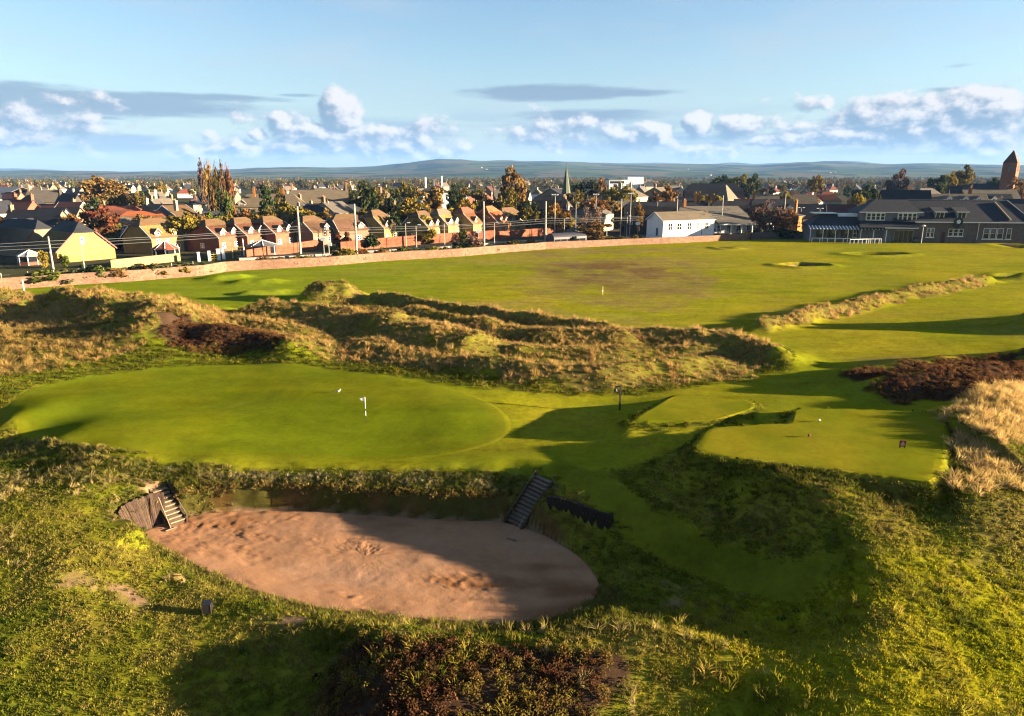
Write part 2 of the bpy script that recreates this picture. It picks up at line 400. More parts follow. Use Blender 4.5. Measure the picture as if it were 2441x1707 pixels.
# plateaux (tees): outline, height, steepness of the banks
TEES = [(poly([(1690,1018),(1800,1010),(1875,1008),(1890,985),(1905,971),(2050,975),(2245,984),(2262,1040),(2258,1110),(2225,1152),(2100,1136),(1900,1110),(1665,1078),(1655,1050)], 1.95), 1.95, .85),
        (poly([(1502,1004),(1608,942),(1720,949),(1800,960),(1790,978),(1690,1003)], 1.3), 1.3, .42)]
# carved bunkers: outline of the sand, floor height, slope of the walls
SAND_PIX = [(335,1285),(360,1268),(398,1252),(430,1243),(520,1230),(620,1226),(720,1228),(820,1233),(920,1239),(1020,1246),(1120,1251),(1200,1254),(1265,1272),(1330,1303),(1388,1345),(1422,1392),(1424,1425),(1380,1462),(1300,1492),(1180,1500),
            (1050,1492),(900,1476),(780,1464),(650,1432),(540,1394),(450,1350),(385,1314)]
SAND_Z = -2.75
SAND = smooth_closed(poly(SAND_PIX, SAND_Z), 160)
FARB = [([(2015,606),(2060,603),(2120,604),(2165,606),(2120,609),(2060,610)], -1.0), ([(1860,633),(1910,629),(1965,632),(1972,635),(1900,637)], -1.0),
        ([(2385,658),(2420,655),(2480,656),(2480,664),(2400,664)], -.7), ([(1715,592),(1745,593),(1730,594)], -.4), ([(2360,583),(2441,585),(2520,590),(2441,592)], -.7)]
FARB = [(poly(p), z) for p, z in FARB]

ROUGH_P = {  # rough ground types: outlines on the picture with an assumed height
 'dune': [([(-300,735),(0,712),(150,700),(290,722),(370,740),(420,770),(380,800),(280,835),(150,860),(0,880),(-300,900)], 1.5),
          ([(640,725),(760,722),(880,722),(1000,735),(1150,760),(1300,778),(1450,785),(1620,778),(1740,790),(1830,812),(1872,838),(1840,865),(1750,885),(1600,900),(1480,905),(1400,908),(1280,898),(1150,885),(1020,870),(900,858),(780,850),(700,840),(640,815),(520,790),(420,800),(355,790),(350,750),(370,735),(430,742),(560,748)], .8),
          ([(1808,768),(1900,745),(2000,720),(2150,690),(2350,655),(2362,668),(2160,708),(2020,738),(1910,764),(1825,780)], .9), ([(885,700),(1000,717),(1150,742),(1300,760),(1455,778),(1455,790),(1290,780),(1140,760),(990,735),(885,718)], .9),
          ([(730,700),(760,680),(820,680),(870,695),(860,715),(760,718)], 1.2),
          ([(2270,985),(2330,925),(2441,880),(2700,870),(2700,1250),(2441,1290),(2340,1240),(2290,1160),(2285,1080)], 2.6)],
 'collar': [([(-300,880),(0,868),(150,850),(280,830),(420,835),(560,838),(700,842),(900,858),(1150,888),(1300,902),(1450,912),(1600,905),(1750,888),(1860,865),(1880,850),(1880,875),(1760,905),(1600,920),(1400,928),(1200,918),(1000,896),(760,872),(560,866),(380,876),(220,896),(90,924),(20,955),(-60,1000),(-300,1000)], .5)],
 'pale': [([(1290,625),(1560,612),(1700,640),(1690,720),(1560,745),(1350,720),(1200,690)], 0), ([(1180,600),(1500,592),(1680,588),(1600,600),(1300,615)], 0), ([(1050,725),(1300,740),(1500,760),(1650,780),(1500,785),(1350,772),(1150,745)], .2), ([(2050,850),(2150,852),(2250,865),(2330,880),(2150,905),(2050,895)], .4)],
 'heather': [([(380,788),(480,790),(600,800),(700,818),(660,835),(560,838),(450,835),(370,815)], 1.0),
             ([(2080,930),(2200,905),(2441,880),(2600,880),(2441,935),(2330,945),(2260,965),(2130,955)], 1.3), ([(1990,905),(2441,868),(2441,880),(2080,915)], .9),
             ([(770,1540),(850,1515),(1000,1510),(1150,1520),(1350,1540),(1520,1575),(1490,1640),(1420,1760),(700,1760),(740,1620)], -1.0)],
 'brown': [([(1290,640),(1400,625),(1560,625),(1650,640),(1640,700),(1560,710),(1400,690),(1360,660)], 0)],
 'soil': [([(255,1405),(300,1405),(370,1425),(385,1450),(330,1458),(280,1435)], -1.7), ([(130,1375),(230,1385),(220,1410),(140,1400)], -1.4), ([(620,1470),(740,1478),(720,1502),(640,1498)], -1.9), ([(860,1495),(960,1502),(1000,1520),(880,1515)], -1.3),
          ([(295,1120),(380,1128),(420,1140),(395,1170),(340,1150)], .1), ([(1760,1580),(1840,1595),(1830,1610),(1770,1600)], -1.2), ([(1670,1570),(1740,1578),(1730,1590),(1680,1585)], -1.1), ([(1590,1395),(1650,1400),(1640,1440),(1570,1470),(1540,1460),(1590,1430)], -2.7)],
}
ROUGH_P = {k: [poly(p, z) for p, z in v] for k, v in ROUGH_P.items()}
GREEN = smooth_closed(poly([(14,1000),(28,965),(90,930),(220,902),(380,882),(560,872),(760,878),(930,898),(1080,928),(1180,965),(1218,1003),(1195,1035),(1120,1062),(1000,1082),(850,1092),(650,1092),(450,1085),(300,1075),(180,1060),(80,1035)], .2), 140)
BANK = poly([(270,1108),(500,1108),(800,1114),(1000,1118),(1215,1122),(1330,1140),(1330,1195,-.6),(1200,1218,-1.3),(1000,1212,-1.3),(800,1206,-1.3),(600,1204,-1.3),(430,1202,-1.3),(390,1180,-.9),(380,1165,-.6),(300,1140)], .1)
PATH = poly([(1330,1125),(1400,1150),(1520,1195),(1650,1235),(1780,1275),(1900,1310),(1990,1330),(1940,1400),(1800,1350),(1640,1290),(1480,1225),(1380,1185),(1320,1150)], -.5)
MOWN_R = poly([(1560,925),(1700,905),(1880,880),(2000,850),(2030,830),(1960,800),(1870,780),(1760,760),(1700,745),(1600,700),(1700,640),(2000,600),(2700,600),(2700,820),(2441,820),(2280,850),(2050,850),(2040,890),(1900,925)], .2)

def soft(X, Y, P, w, amp=0.0, sc=2.0, seed=0):
    bx0, by0 = P.min(0) - w * 3 - amp; bx1, by1 = P.max(0) + w * 3 + amp
    m = (X > bx0) & (X < bx1) & (Y > by0) & (Y < by1); o = np.zeros(X.shape)
    if m.any():
        d = sd_poly(X[m], Y[m], P)
        if amp: d = d + fbm(X[m], Y[m], sc, 3, seed) * amp
        o[m] = sstep(w, -w, d)
    return o
def masks(X, Y):
    M = {}
    M['dune'] = np.max([soft(X, Y, p, .8, 1.6, 3, 5) for p in ROUGH_P['dune']], 0)
    M['pale'] = np.max([soft(X, Y, p, 2.0, 3, 5, 6) for p in ROUGH_P['pale']], 0)
    M['heather'] = np.max([soft(X, Y, p, .5, 1.2, 2, 7) for p in ROUGH_P['heather']], 0)
    M['brown'] = np.max([soft(X, Y, p, 6, 9, 12, 8) for p in ROUGH_P['brown']], 0)
    M['soil'] = np.max([soft(X, Y, p, .35, .8, 1.2, 9) for p in ROUGH_P['soil']], 0)
    M['collar'] = np.max([soft(X, Y, p, .8, 1.2, 3, 12) for p in ROUGH_P['collar']], 0)
    M['green'] = soft(X, Y, GREEN, .3)
    dS, tS, _ = sd_line(X, Y, np.r_[SAND, SAND[:1]]) if True else (0, 0, 0)
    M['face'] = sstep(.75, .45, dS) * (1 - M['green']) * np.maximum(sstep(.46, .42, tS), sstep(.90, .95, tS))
    M['tee'] = np.max([soft(X, Y, p, .3) for p, h, s in TEES], 0)
    M['teebank'] = np.clip(np.max([soft(X, Y, p, 1.6) for p, h, s in TEES], 0) * 2.2, 0, 1) * (1 - M['tee'])
    M['bank'] = soft(X, Y, BANK, .3, .4, 1.5, 3)
    M['path'] = soft(X, Y, PATH, .4, .5, 2, 4)
    M['sand'] = soft(X, Y, SAND, .1)
    # everything nearer than the green's front edge that is not mown is semi-rough
    front = sstep(47.5, 44.5, Y + np.where(X > 5, -1.0, 0) ) * sstep(62, 60, Y)
    left = sstep(-20, -30, X + (Y - 50) * .3) * sstep(70, 55, Y)
    mown_mid = soft(X, Y, poly([(1210,930),(1450,930),(1600,935),(1500,1010),(1660,1020),(1640,1080),(1500,1130),(1380,1150),(1310,1150),(1280,1125),(900,1112),(300,1100),(120,1080),(200,1090),(1000,1080),(1200,1030)], 0), .5, .4, 2, 2)
    far_rough = sstep(58, 62, Y) * sstep(110, 75, Y) * sstep(-12, -22, X) * 0.0
    M['front'] = np.clip(np.maximum(front, left) - M['green'] - M['tee'] - M['path'] - mown_mid, 0, 1)
    return M
WALL_PIX = [(-260,712),(0,691),(200,677),(300,671),(400,663),(480,657),(540,647),(600,643),(700,638),(800,632),(900,623),(1000,617),(1100,611),(1200,602),(1300,594),(1400,589),(1500,584),(1600,580),(1700,575),(1790,570)]
WALL = poly(WALL_PIX, 0)

def _st(a, b, wd): return ((*map(float, at(*a)), a[2]), (*map(float, at(*b)), b[2]), wd)
SHADE_STRIP = poly([(1304,1166,.1),(1345,1176,.0),(1385,1190,-.1),(1425,1202,-.2),(1462,1212,-.3)])
STAIRS = [_st((1298, 1140, -.02), (1226, 1252, -2.5), 1.35), _st((378, 1165, -.85), (425, 1247, -2.45), .95)]   # top, foot, width
def curve(pts, n):
    P = np.array(pts, float); s = np.r_[0, np.cumsum(np.linalg.norm(np.diff(P, axis=0), axis=1))]; q = np.linspace(0, s[-1], n)
    return np.stack([np.interp(q, s, P[:, k]) for k in range(P.shape[1])], 1)
TIM_FOOT = [(*at(u, v, -2.7), -2.95) for u, v in ((322, 1290), (333, 1282), (350, 1273), (374, 1262), (399, 1254))]
TIM_HEAD = [(*at(u, v, z), z) for u, v, z in ((281, 1222, -1.0), (290, 1207, -.9), (310, 1196, -.8), (345, 1182, -.7), (389, 1171, -.62))]
_f, _h = curve(TIM_FOOT, 24), curve(TIM_HEAD, 24)
TIM = np.concatenate([_f + (_h - _f) * q for q in np.linspace(-.12, 1.0, 14)])
def height(X, Y, parts=False):
    X = np.asarray(X, float).ravel(); Y = np.asarray(Y, float).ravel()
    h = base_h(X, Y)
    rid = np.zeros(X.shape); rr = np.zeros(X.shape)
    for P, hh, w, r in RIDGES:
        bx0, by0 = P.min(0) - w * 3; bx1, by1 = P.max(0) + w * 3
        m = (X > bx0) & (X < bx1) & (Y > by0) & (Y < by1)
        if not m.any(): continue
        wob = fbm(X[m], Y[m], w * 1.6, 3, 11) * w * .35
        d, tt, sd = sd_line(X[m], Y[m], P); d = np.maximum(d + wob, 0)
        prof = np.exp(-(d / w) ** 2 * 1.3) * (1 + fbm(X[m], Y[m], 3.0, 2, 21) * r)
        rid[m] = np.maximum(rid[m], hh * prof); rr[m] = np.maximum(rr[m], prof)
    h = h + rid
    near = sstep(130, 60, Y)
    # tees: keep the ground round them below the platforms, then raise the platforms
    TD = []
    for P, z, s in TEES:
        m = (np.abs(X - P[:, 0].mean()) < 26) & (np.abs(Y - P[:, 1].mean()) < 22); d = sd_poly(X[m], Y[m], P) + fbm(X[m], Y[m], 2.0, 3, 31) * .12; TD.append((m, d))
        h[m] = np.where((d < 5) & (X[m] < P[:, 0].max() - .8), np.minimum(h[m], z - .25 - .10 * np.maximum(d, 0)), h[m])
    for (P, z, s), (m, d) in zip(TEES[::-1], TD[::-1]):
        b = np.where(d < 0, z + (X[m] - P[:, 0].mean()) * .004, z + .04 - np.maximum(d + .25, 0) ** 1.15 * s); a = h[m]
        k = .22; hh = np.clip(.5 + .5 * (b - a) / k, 0, 1); sm = a * (1 - hh) + b * hh + k * hh * (1 - hh)
        w_ = sstep(.15, -.25, d); h[m] = sm * (1 - w_) + np.maximum(b, a) * w_
    # rough surface
    M = masks(X, Y)
    rough = np.clip(M['front'] + M['dune'] + M['heather'] + M['bank'] * .6, 0, 1)
    h = h + rough * near * (1 - .6 * M['dune']) * (fbm(X, Y, 3.2, 4, 41) * .12 + fbm(X, Y, .7, 3, 42) * .035)
    h = h + (1 - rough) * (fbm(X, Y, 9, 2, 43) * .05 * sstep(200, 120, Y) + fbm(X, Y, 7, 2, 46) * .08 * near * (1 - M['tee']))
    h = h + M['dune'] * fbm(X, Y, 5.5, 3, 44) * .16
    # main bunker: floor and walls
    m = (np.abs(X - SAND[:, 0].mean()) < 30) & (np.abs(Y - SAND[:, 1].mean()) < 22)
    x, y = X[m], Y[m]; d = sd_poly(x, y, SAND); cx, cy = SAND.mean(0)
    tt = sd_line(x, y, np.r_[SAND, SAND[:1]])[1]
    back = np.maximum(sstep(.47, .42, tt), sstep(.955, .985, tt))          # the steep turf face below the green and the timber end
    wob = fbm(x, y, 1.6, 3, 51) * .25
    dd = np.maximum(d + wob * (d > .2), 0)
    wall_steep = np.where(dd < .5, dd * 3.6, 1.8 + (dd - .5) * .40)
    wall_soft = dd * .55 + np.maximum(dd - 2.5, 0) * .4
    wall = SAND_Z + wall_steep * back + wall_soft * (1 - back) + .02
    a, b, k = h[m], wall, .25
    hh = np.clip(.5 + .5 * (b - a) / k, 0, 1); hm = a * hh + b * (1 - hh) - k * hh * (1 - hh)
    fl = SAND_Z + .25 * sstep(-3, 0, d) - .02
    hm = np.where(d < 0, fl, np.maximum(hm, SAND_Z + .22))
    h[m] = hm
    m = (np.abs(X - TIM[:, 0].mean()) < 4) & (np.abs(Y - TIM[:, 1].mean()) < 4); idx = np.nonzero(m)[0]
    if len(idx):                                                          # ground kept behind the timber revetment
        q = (X[idx][:, None] - TIM[None, :, 0]) ** 2 + (Y[idx][:, None] - TIM[None, :, 1]) ** 2; j = q.argmin(1); w = sstep(.32, .16, np.sqrt(q.min(1)))
        h[idx] = h[idx] * (1 - w) + np.minimum(h[idx], TIM[j, 2] - .22) * w
    P = SHADE_STRIP; m = (np.abs(X - P[:, 0].mean()) < 6) & (np.abs(Y - P[:, 1].mean()) < 6)            # drop below the black strip that stands for shaded turf
    if m.any():
        d, tt, sd = sd_line(X[m], Y[m], P); h[m] = h[m] - .6 * sstep(2.2, .15, d) * (sd < 0) * sstep(0, .04, tt) * sstep(1, .96, tt)
    for (x0, y0, z0), (x1, y1, z1), wd in STAIRS:                       # cut or fill for the two flights of steps
        m = (np.abs(X - (x0 + x1) / 2) < 5) & (np.abs(Y - (y0 + y1) / 2) < 5)
        ex, ey = x1 - x0, y1 - y0; L2 = ex * ex + ey * ey; k = ((X[m] - x0) * ex + (Y[m] - y0) * ey) / L2
        d = np.abs((X[m] - x0) * ey - (Y[m] - y0) * ex) / math.sqrt(L2); kk = np.clip(k, 0, 1)
        w = sstep(wd / 2 + .35, wd / 2 + .05, d) * sstep(-.12, 0, k) * sstep(1.1, 1.0, k)
        h[m] = h[m] * (1 - w) + (z0 + (z1 - z0) * kk - .22) * w
    for P, z in FARB:
        m = (np.abs(X - P[:, 0].mean()) < 22) & (np.abs(Y - P[:, 1].mean()) < 14)
        if m.any():
            d = sd_poly(X[m], Y[m], P); h[m] = h[m] + z * 1.7 * sstep(.35, -.5, d) + .35 * np.exp(-((d - 1.6) / 1.6) ** 2)
    return (h, M) if parts else h
def hz(x, y): return float(height(np.array([x]), np.array([y]))[0])
def on(u, v, z0=0.0, n=4):
    """place on the ground seen at pixel u, v"""
    z = z0
    for _ in range(n):
        x, y = at(u, v, z); z = hz(x, y)
    return float(x), float(y), z

def grade(a, b, lo, grow, cap):
    out = [a]
    while out[-1] < b:
        out.append(out[-1] + min(max(lo, (out[-1] - a) * grow), cap))
    return out
xs = list(np.arange(-46, 46.01, .24)); side = grade(46, 13000, .3, .03, 900)[1:]
xs = np.array([-v for v in side[::-1]] + xs + side)
ys = np.arange(15, 62, .22); far = grade(0, 13900, .24, .011, 700)
back_y = -np.array(grade(0, 3000, .6, .12, 600))[1:][::-1] + 15
ys = np.r_[back_y, ys, 62.1 + np.array(far)]
GX, GY = np.meshgrid(xs, ys); sh = GX.shape; gx, gy = GX.ravel(), GY.ravel()
gz, GM = height(gx, gy, True)
ny, nx = sh; ii = np.arange(ny * nx).reshape(ny, nx)
quads = np.stack([ii[:-1, :-1], ii[:-1, 1:], ii[1:, 1:], ii[1:, :-1]], -1).reshape(-1, 4)

def lerp(a, b, k): return a + (np.asarray(b, float)[None, :] - a) * k[:, None]
def ground_colour(X, Y, M):
    n1 = fbm(X, Y, 14, 4, 61); n2 = fbm(X, Y, 3.5, 4, 62); n3 = fbm(X, Y, .8, 3, 63)
    C = np.tile(np.array([.270, .270, .012]), (len(X), 1))                                            # fairway
    C = lerp(C, (.360, .300, .018), np.clip(.35 + n1 * 1.1 + n2 * .6, 0, 1) * .8)
    C = lerp(C, (.160, .205, .010), np.clip(-n1 * 1.2 - .1 + n2 * .3, 0, 1) * .7)
    gm = soft(X, Y, GREEN, 4.0); C = lerp(C, (.165, .185, .008), np.clip(gm * 1.4, 0, 1) * .8)
    C = lerp(C, (.16, .15, .014), M['collar'] * np.clip(.6 + n2, 0, 1))
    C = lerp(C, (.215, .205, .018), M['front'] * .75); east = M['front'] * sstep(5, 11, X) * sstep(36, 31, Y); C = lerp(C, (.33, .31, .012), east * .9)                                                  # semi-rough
    C = lerp(C, (.255, .205, .030), M['front'] * np.clip(n2 * 1.3 + n3 * .7, 0, 1) * .8)
    C = lerp(C, (.095, .125, .012), M['front'] * np.clip(-n2 * 1.3 - n3 * .5, 0, 1) * .8)
    C = lerp(C, (.175, .180, .012), M['path']); C = lerp(C, (.115, .12, .016), M['teebank'] * .85)
    ff = (Y > 75) * np.clip(fbm(X * .7, Y, 16, 5, 91, .6) * 1.8 - .12, 0, 1); C = lerp(C, (.24, .19, .03), ff * .55)
    west = (Y > 60) * sstep(10, -45, X - (Y - 120) * .3); C = lerp(C, (.185, .265, .012), west * .65)
    mid = (Y > 85) * np.exp(-((X - 12) / 38) ** 2) * np.clip(fbm(X * .6, Y, 9, 5, 92, .65) * 2.4 + .15, 0, 1); C = lerp(C, (.33, .235, .065), mid * .75)
    C = lerp(C, (.26, .19, .06), M['pale'] * np.clip(.55 + n2 * .8, 0, 1))
    C = lerp(C, (.17, .14, .035), M['dune'] * np.clip(.8 + n2 * .5, 0, 1))
    C = lerp(C, (.17, .100, .042), M['brown'] * np.clip(.42 + fbm(X, Y, 7, 5, 64, .65) * 2.4, 0, 1) * .9)
    C = lerp(C, (.19, .14, .06), M['brown'] * np.clip(-.1 + fbm(X, Y * 1.5, 5, 4, 65) * 2.0, 0, 1) * .6)
    C = lerp(C, (.070, .042, .026), M['heather'])
    C = lerp(C, (.14, .125, .028), M['bank'] * .9)
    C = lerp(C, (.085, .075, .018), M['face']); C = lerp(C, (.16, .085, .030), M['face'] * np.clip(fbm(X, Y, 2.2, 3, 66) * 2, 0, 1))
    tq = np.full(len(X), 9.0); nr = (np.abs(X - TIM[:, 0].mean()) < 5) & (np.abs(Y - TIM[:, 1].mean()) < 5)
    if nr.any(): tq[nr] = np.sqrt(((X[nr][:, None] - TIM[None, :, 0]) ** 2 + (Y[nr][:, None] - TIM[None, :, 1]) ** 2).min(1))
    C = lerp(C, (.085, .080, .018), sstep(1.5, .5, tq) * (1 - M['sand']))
    C = lerp(C, (.34, .20, .125), M['soil'] * np.clip(.75 + n3 * 1.2, 0, 1))
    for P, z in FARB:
        C = lerp(C, (.060, .055, .016), np.clip(soft(X, Y, P, 1.3) * 1.6, 0, 1))                      # turf faces of the far bunkers, darkened in colour to stand for shade
    C = lerp(C, (.40, .24, .16), M['sand'])
    return C
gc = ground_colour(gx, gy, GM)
# the land beyond the railway: gardens, streets, then fields
beyond = sd_line(gx, gy, np.r_[[[-900, -300]], WALL, [[300, 330], [3000, 1500]]])
side_far = (beyond[2] > 0) & (gy > 60)
tn = fbm(gx, gy, 40, 4, 71)
town_c = lerp(np.tile(np.array([.075, .085, .03]), (len(gx), 1)), (.12, .10, .075), np.clip(tn + .5, 0, 1))
gc = np.where((side_far & (gy < 1500))[:, None], town_c, gc)
fld = np.floor(gx / 260 + fbm(gx, gy, 900, 2, 72) * 1.5) * 7.1 + np.floor(gy / 420 + fbm(gx, gy, 900, 2, 73) * 1.2) * 3.7
fr = np.modf(np.abs(np.sin(fld * 12.9898) * 43758.5453))[0]
far_c = lerp(lerp(np.tile(np.array([.08, .11, .03]), (len(gx), 1)), (.15, .13, .06), (fr > .5).astype(float)), (.05, .07, .03), (fr > .8).astype(float))
gc = np.where((gy >= 1200)[:, None], far_c, gc)

def ground_mat(name, amount=1.0, fine=14.0, bump=.35, spec=0.0):
    m = bpy.data.materials.new(name); m.use_nodes = True; t = m.node_tree; b = t.nodes['Principled BSDF']
    b.inputs['Roughness'].default_value = .9; b.inputs['Specular IOR Level'].default_value = spec
    a = t.nodes.new('ShaderNodeVertexColor'); a.layer_name = 'col'; c = E(t, a.outputs[0])
    g = t.nodes.new('ShaderNodeNewGeometry'); P = E(t, g.outputs['Position'])
    n = noise(t, P, fine, 3.0, .7); n2 = noise(t, P, fine * .17, 3.0, .65); n3 = noise(t, P, fine * .045, 2.0, .6)
    mp = t.nodes.new('ShaderNodeMapping'); mp.inputs['Scale'].default_value = (.10, .34, .3); t.links.new(P.s, mp.inputs[0]); n4 = noise(t, E(t, mp.outputs[0]), 1.0, 4.0, .65)     # streaks of growth across the line of sight and play
    k = (n4 - .5) * (.9 * amount) + (n - .5) * (1.1 * amount) + (n2 - .5) * (.9 * amount) + (n3 - .5) * (.7 * amount) + 1.0
    hs = t.nodes.new('ShaderNodeHueSaturation'); t.links.new(c.s, hs.inputs['Color']); t.links.new(k.max(.25).s, hs.inputs['Value'])
    t.links.new(((n2 - .5) * (.05 * amount) + .5).s, hs.inputs['Hue'])
    t.links.new(hs.outputs[0], b.inputs['Base Color'])
    bp = t.nodes.new('ShaderNodeBump'); bp.inputs['Strength'].default_value = bump; bp.inputs['Distance'].default_value = .06
    t.links.new((n * .6 + n2 * .8).s, bp.inputs['Height']); t.links.new(bp.outputs[0], b.inputs['Normal'])
    return m
GROUND_M = ground_mat('links_turf')
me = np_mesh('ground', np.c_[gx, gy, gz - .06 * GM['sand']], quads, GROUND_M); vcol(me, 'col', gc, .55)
GROUND = tag(link('ground', me), kind='structure')

# sheets laid on the ground: sand, putting green, tees
def sheet(name, outline, rings, lift, colour, material, label=None, zfun=None):
    c = outline.mean(0); n = len(outline); f = np.linspace(0, 1, rings + 1)[1:] ** .8
    X = np.r_[c[0], (c[0] + (outline[:, 0] - c[0])[None, :] * f[:, None]).ravel()]; Y = np.r_[c[1], (c[1] + (outline[:, 1] - c[1])[None, :] * f[:, None]).ravel()]
    Z = (height(X, Y) if zfun is None else zfun(X, Y)) + lift
    Z[-n:] -= .03
    F = []
    for j in range(n):
        k = (j + 1) % n; F.append((0, 1 + j, 1 + k, 1 + k))
    idx = 1 + np.arange(rings * n).reshape(rings, n)
    q = np.stack([idx[:-1], idx[1:], np.roll(idx[1:], -1, 1), np.roll(idx[:-1], -1, 1)], -1).reshape(-1, 4)
    V = np.c_[X, Y, Z]; fan = np.array([[0, 1 + j, 1 + (j + 1) % n] for j in range(n)])
    m1 = bpy.data.meshes.new(name); m1.from_pydata(V.tolist(), [], fan.tolist() + q.tolist()); m1.materials.append(material); m1.shade_smooth()
    if sum(p.normal.z for p in list(m1.polygons)[:50]) < 0: m1.flip_normals()
    vcol(m1, 'col', colour(X, Y), .55); return tag(link(name, m1), kind='structure')
def sand_c(X, Y):
    C = np.tile(np.array([.475, .250, .135]), (len(X), 1))
    u = fbm(X * .6 + Y * .9, Y - X * .3, 3.0, 4, 81)
    C = lerp(C, (.29, .135, .062), np.clip(u * 2.2 - .12, 0, 1)); C = lerp(C, (.52, .30, .185), np.clip(-u * 1.5 - .2, 0, 1))
    return C
def sand_z(X, Y):
    d = sd_poly(X, Y, SAND); dist = fbm(X, Y, .5, 4, 83, .6) * .075 * np.clip(fbm(X * .6 + Y * .9, Y - X * .3, 3.0, 4, 81) * 3 + .35, .22, 1)
    return SAND_Z + .25 * sstep(-3, 0, d) + dist + fbm(X, Y, 2.5, 2, 84) * .05
SAND_M = ground_mat('bunker_sand', .35, 9.0, .3)
sheet('sand_bunker', smooth_closed(SAND, 320), 90, .03, sand_c, SAND_M, zfun=sand_z)
def green_c(X, Y):
    C = np.tile(np.array([.150, .185, .006]), (len(X), 1))
    C = lerp(C, (.195, .200, .008), np.clip(.4 + fbm(X, Y, 9, 3, 85) * 1.3, 0, 1)); C = lerp(C, (.085, .125, .006), np.clip(-fbm(X, Y, 6, 3, 86) * 1.3 - .1, 0, 1) * .7)
    d = sd_poly(X, Y, GREEN); ring = np.exp(-((d + 3.2) / .25) ** 2) * .5 + .7 * np.exp(-((d + .35) / .2) ** 2)
    C = lerp(C, (.225, .215, .016), np.clip(ring, 0, 1) * .25 * sstep(-.8, -2, d)); k = sstep(-2.2, -.1, d)[:, None]
    return C * (1 - k) + ground_colour(X, Y, dict(masks(X, Y), green=np.zeros(len(X)))) * k
GREEN_M = ground_mat('green_turf', .75, 15.0, .25)
sheet('putting_green', GREEN, 60, .035, green_c, GREEN_M)
TEE_M = ground_mat('tee_turf', .55, 16.0, .3)
def tee_c(X, Y):
    C = np.tile(np.array([.205, .215, .010]), (len(X), 1)); return lerp(C, (.275, .240, .014), np.clip(.4 + fbm(X, Y, 3, 3, 87) * 1.3, 0, 1))
for P, z, s in TEES:
    cc = P.mean(0); sheet('teeing_ground', smooth_closed(cc + (P - cc) * .95, 90), 24, .03, tee_c, TEE_M)
for P, z in FARB:
    cc = P.mean(0); sheet('bunker_sand', smooth_closed(cc + (P - cc) * .9, 40), 8, .04, sand_c, SAND_M)

# ================================================================== GRASS (countless blades: stuff)
rng = np.random.default_rng(5)
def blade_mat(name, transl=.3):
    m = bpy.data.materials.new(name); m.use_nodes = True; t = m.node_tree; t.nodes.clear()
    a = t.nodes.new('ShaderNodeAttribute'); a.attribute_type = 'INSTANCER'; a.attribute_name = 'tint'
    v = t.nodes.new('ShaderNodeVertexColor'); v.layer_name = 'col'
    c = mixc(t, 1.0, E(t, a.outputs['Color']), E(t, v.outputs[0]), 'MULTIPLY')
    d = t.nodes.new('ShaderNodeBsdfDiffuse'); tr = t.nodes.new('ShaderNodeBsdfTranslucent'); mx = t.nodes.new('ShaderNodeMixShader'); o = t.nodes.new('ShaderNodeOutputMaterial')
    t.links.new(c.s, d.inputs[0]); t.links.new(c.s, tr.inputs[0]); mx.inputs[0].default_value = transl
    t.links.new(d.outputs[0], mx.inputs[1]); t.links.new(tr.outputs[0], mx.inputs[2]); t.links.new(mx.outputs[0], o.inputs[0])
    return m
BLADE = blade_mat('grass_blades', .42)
def tuft(name, n, rad, h0, h1, w, lean, seed, droop=.5):
    r = np.random.default_rng(seed); V, F, C = [], [], []
    for i in range(n):
        a, q = r.uniform(0, 2 * np.pi), rad * np.sqrt(r.uniform()); bx, by = q * np.cos(a), q * np.sin(a)
        h = r.uniform(h0, h1); la = a + r.normal(0, .7); L = lean * h * r.uniform(.4, 1.3); ww = w * r.uniform(.7, 1.3)
        px, py = -np.sin(la + r.normal(0, .8)), np.cos(la + r.normal(0, .8)); dx, dy = np.cos(la), np.sin(la)
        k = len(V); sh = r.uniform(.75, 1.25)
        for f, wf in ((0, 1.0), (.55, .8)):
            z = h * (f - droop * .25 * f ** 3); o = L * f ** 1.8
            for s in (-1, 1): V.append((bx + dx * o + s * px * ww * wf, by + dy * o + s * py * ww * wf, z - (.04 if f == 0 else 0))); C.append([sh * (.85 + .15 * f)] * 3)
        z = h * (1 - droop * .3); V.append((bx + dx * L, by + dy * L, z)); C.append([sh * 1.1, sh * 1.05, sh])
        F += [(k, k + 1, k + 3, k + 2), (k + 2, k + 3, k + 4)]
    me = bpy.data.meshes.new(name); me.from_pydata(V, [], F); me.materials.append(BLADE); vcol(me, 'col', np.array(C)); return me
def bushlet(name, n, rad, h, leaf, seed):
    r = np.random.default_rng(seed); V, F, C = [], [], []
    for i in range(n):
        d = r.normal(size=3); d /= np.linalg.norm(d); d[2] = abs(d[2]); q = r.uniform(.45, 1) ** .5
        c = np.array([d[0] * rad * q, d[1] * rad * q, d[2] * h * q]); u = r.normal(size=3); u /= np.linalg.norm(u); w = np.cross(u, r.normal(size=3)); w /= np.linalg.norm(w)
        s = leaf * r.uniform(.6, 1.4); k = len(V); V += [tuple(c - u * s * .4), tuple(c + w * s), tuple(c + u * s * .4 + w * s * .3), tuple(c - w * s * .3)]; F.append((k, k + 1, k + 2, k + 3)); C += [[r.uniform(.6, 1.5)] * 3] * 4
    me = bpy.data.meshes.new(name); me.from_pydata(V, [], F); me.materials.append(BLADE); vcol(me, 'col', np.array(C)); return me
